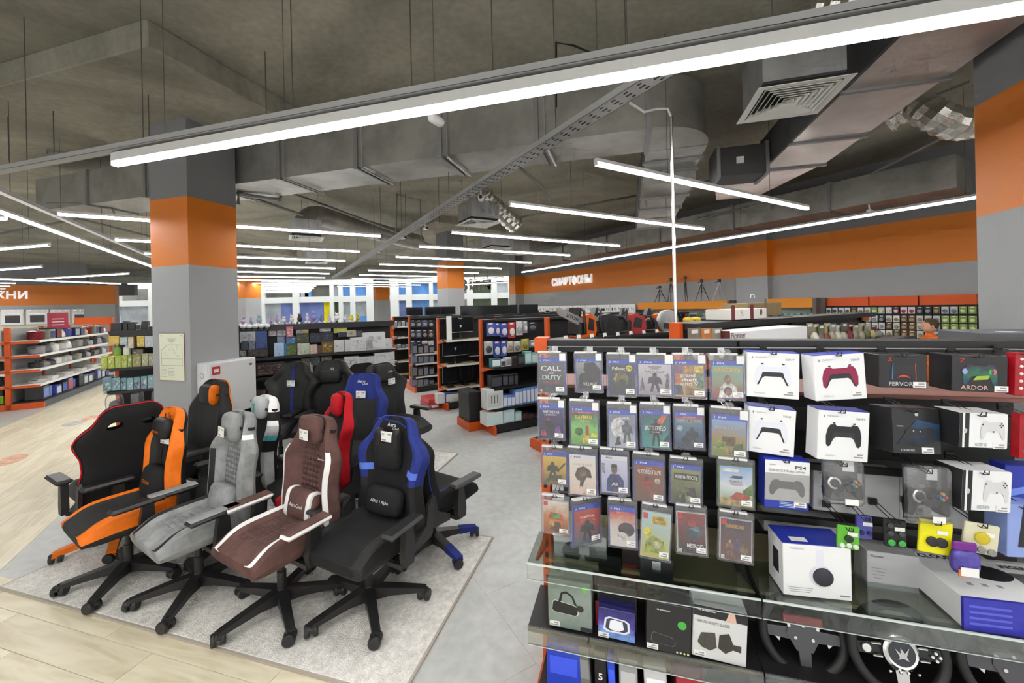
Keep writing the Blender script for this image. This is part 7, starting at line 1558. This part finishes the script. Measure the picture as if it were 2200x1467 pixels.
# white phone cards row
for i in range(9):
    b0, b1 = wall_b(1122+27*(i+1), .35), wall_b(1122+27*i, .35); z = on_a(1240, 656, WA-.35)[2]
    o = thing('phone_stand', f'{ORD[i]} white phone info panel from the far end of the wall', 'panel', DW(WA-.35, (b0+b1)/2, 0), AD, 'phone info panels'); MB().box(-.02, .02, -(b1-b0)*.48, (b1-b0)*.48, z-.27, z).build('panel', WHT, o); MB().box(.0, .3, -(b1-b0)*.48, (b1-b0)*.48, 0, z-.27).build('counter', WOODS, o)
    bq = MB()
    for k in range(6): bq.box(-.021, -.02, -(b1-b0)*.4+(b1-b0)*.13*k, -(b1-b0)*.4+(b1-b0)*.13*k+(b1-b0)*.07, z-.2+.04*(k % 3), z-.12+.03*(k % 2))
    q = bq.build('print', GREYP, o); q['kind'] = 'stuff'
# tripods
def tripod(label, px, ptop, pbase, m, spread=.16):
    b = wall_b(px, .2); zt_ = on_a(px, ptop, WA-.2)[2]; o = thing('camera_tripod', label, 'tripod', DW(WA-.2, b, zt1), AD, 'tripods on the amber header'); H = zt_-zt1
    for k in range(3):
        a = R(90+120*k); MB().tube([(.02*math.cos(a), .02*math.sin(a), H*.75), (spread*math.cos(a)*.55, spread*math.sin(a)*.55, H*.36), (spread*math.cos(a), spread*math.sin(a), 0)], [.011, .009, .007], 6).build('leg', m, o)
        MB().tube([(spread*math.cos(a)*.5, spread*math.sin(a)*.5, H*.4), (0, 0, H*.45)], .004, 5).build('brace', m, o)
    MB().tube([(0, 0, H*.42), (0, 0, H*.88)], .01, 8).build('column', m, o); MB().rbox(-.03, .03, -.035, .035, H*.86, H, .01).build('head', BPL, o); MB().tube([(0, .03, H*.92), (0, .14, H*.84)], .006, 6).build('pan_handle', BPL, o)
SIL = mat('silver_tripod', (.6, .6, .6), .35, .7)
tripod('small black tripod, first from the left on the amber header', 1418, 614, 650, BPL, .2); tripod('black tripod half behind the chrome pole', 1442, 597, 648, BPL, .12); tripod('closed tall black tripod, right of the chrome pole', 1473, 592, 647, BPL, .06); tripod('black tripod with splayed legs, fourth from the left', 1508, 600, 645, BPL, .2); tripod('silver tripod, last on the amber header', 1546, 600, 643, SIL, .2)
# dark devices along the tops of the shelving behind the chainsaws, and screens on the farther tops
for i in range(12):
    A = on_t(1128+i*24, 680, b1+.44, AD); o = thing('display_item', f'{ORD[i]} dark device from the left atop the shelving behind the chainsaws', 'device', DW(A[0], b1+.44, 1.7155), AD+R(10*(i % 4)-15), 'devices behind the chainsaws'); ob('body', unit(C(['#1c1c1e', '#2b2b2e', '#b9b9ba', '#232326'][i % 4])), o, None, None, scale=(.17, .03, .06+.02*(i % 3))); ob('screen', unit(SCR, 'card'), o, (0, -.016, .01), None, scale=(.15, .002, .04)); ob('stand', unit(BPL), o, (0, .02, 0), None, scale=(.06, .05, .02))
for i, (px, w, bq) in enumerate([(1010, .42, b2), (1048, .5, b2), (1090, .5, b2), (1135, .5, b2), (890, .4, b3), (930, .4, b3), (962, .4, b3)]):
    A = on_t(px, 672, bq+.44, AD)
    o = thing('monitor', f'{ORD[i]} dark screen in the far rows around the orange column', 'monitor', DW(A[0], bq+.44, 1.7155), AD, 'screens in the far rows'); ob('bezel', unit(BPL), o, (0, 0, .04), None, scale=(w, .04, .2)); ob('screen', unit(SCR, 'card'), o, (0, -.022, .05), None, scale=(w*.94, .002, .18)); ob('stand', unit(BPL), o, None, None, scale=(w*.4, .16, .05))
# ================================================================== the shop assistant
px_, py_ = dep(1998, 700, 6.1)[0], 6.1
per = thing('person', 'person with short brown hair and an orange shirt beyond the shelves', 'person', (px_, py_, 0), R(-112)); per.scale = (.945,)*3
def skin_body():
    H = 1.64; J = {'pel': (0, 0, .88), 'wai': (0, .0, 1.02), 'che': (0, .01, 1.24), 'nec': (0, .0, 1.40), 'hd0': (0, -.01, 1.46), 'sl': (-.17, .01, 1.34), 'sr': (.17, .01, 1.34), 'el': (-.22, .0, 1.07), 'er': (.22, 0, 1.07), 'wl': (-.2, -.16, .94), 'wr': (.2, -.16, .94), 'hl': (-.09, 0, .84), 'hr': (.09, 0, .84), 'kl': (-.1, -.01, .46), 'kr': (.1, -.01, .46), 'al': (-.1, .02, .07), 'ar': (.1, .02, .07), 'tl': (-.11, -.14, .03), 'tr': (.11, -.14, .03)}
    E_ = [('pel', 'wai'), ('wai', 'che'), ('che', 'nec'), ('nec', 'hd0'), ('che', 'sl'), ('che', 'sr'), ('sl', 'el'), ('sr', 'er'), ('el', 'wl'), ('er', 'wr'), ('pel', 'hl'), ('pel', 'hr'), ('hl', 'kl'), ('hr', 'kr'), ('kl', 'al'), ('kr', 'ar'), ('al', 'tl'), ('ar', 'tr')]
    rad = {'pel': (.15, .11), 'wai': (.135, .1), 'che': (.16, .115), 'nec': (.06, .06), 'hd0': (.055, .055), 'sl': (.065, .065), 'sr': (.065, .065), 'el': (.045, .045), 'er': (.045, .045), 'wl': (.032, .032), 'wr': (.032, .032), 'hl': (.09, .09), 'hr': (.09, .09), 'kl': (.062, .062), 'kr': (.062, .062), 'al': (.045, .045), 'ar': (.045, .045), 'tl': (.035, .03), 'tr': (.035, .03)}
    ks_ = list(J); me = bpy.data.meshes.new('body'); me.from_pydata([J[k] for k in ks_], [(ks_.index(a), ks_.index(b)) for a, b in E_], [])
    o = ob('body', me, per); o.modifiers.new('skin', 'SKIN')
    if not me.skin_vertices: me.attributes
    for i, k in enumerate(ks_):
        sv = me.skin_vertices[0].data[i]; sv.radius = rad[k]; sv.use_root = (k == 'pel')
    s = o.modifiers.new('sub', 'SUBSURF'); s.levels = s.render_levels = 2
    me.materials.append(mat('orange_shirt', hx('#e06a1c'), .8)); return o
try:
    bo = skin_body()
except Exception as ex:
    print('skin failed', ex)
SKIN = mat('skin', hx('#c99a80'), .6); HAIR = mat('brown_hair', hx('#4a3826'), .7, bump=(120, .5))
MB().ball((0, -.01, 1.555), (.075, .095, .115), 20).build('head', SKIN, per, smooth=True)
b = MB().ball((0, .012, 1.585), (.083, .1, .1), 20); b.v = [(x, y, max(z, 1.555-.9*max(0, y))) if y > -.03 else (x, y, max(z, 1.625)) for x, y, z in b.v]; b.build('hair', HAIR, per, smooth=True)
MB().poly([(-.1, 1.55), (-.122, 1.535), (-.1, 1.528)], -.012, .012, 'x').build('nose', SKIN, per)
for s in (-1, 1): MB().ball((s*.077, .0, 1.55), (.012, .02, .03), 10).build('ear', SKIN, per, smooth=True); MB().ball((s*.03, -.092, 1.565), (.012, .006, .007), 8).build('eye', INK, per, smooth=True)
MB().rbox(-.022, .022, -.1, -.094, 1.50, 1.507, .002).build('mouth', mat('lips', hx('#a8685c'), .6), per)
MB().lathe([(.07, 1.40), (.062, 1.43), (.06, 1.435)], 16).build('collar', mat('orange_shirt', hx('#e06a1c'), .8), per, smooth=True)
for s in (-1, 1):
    b = MB(); b.rbox(s*.2-.018, s*.2+.018, -.22, -.15, .90, .96, .012)
    h = b.build('hand', SKIN, per)
    for k in range(4): MB().tube([(s*.2-.014+.009*k, -.215, .935-.004*k), (s*.2-.014+.009*k, -.25, .925-.004*k), (s*.2-.014+.009*k, -.265, .905)], [.0085, .008, .006], 6).build('finger', SKIN, h, smooth=True)
    MB().tube([(s*.185, -.17, .95), (s*.165, -.2, .945), (s*.165, -.225, .935)], [.01, .009, .007], 6).build('thumb', SKIN, h, smooth=True)
MB().tube([(-.1, .02, .9), (-.1, .0, .46), (-.1, .02, .08)], [.1, .07, .058], 12).build('trouser_leg', mat('dark_trousers', (.03, .03, .035), .8), per, smooth=True); MB().tube([(.1, .02, .9), (.1, .0, .46), (.1, .02, .08)], [.1, .07, .058], 12).build('trouser_leg', MATS['dark_trousers'], per, smooth=True)
for s in (-1, 1): MB().rbox(s*.105-.045, s*.105+.045, -.19, .07, .0, .075, .02).build('shoe', BPL, per)
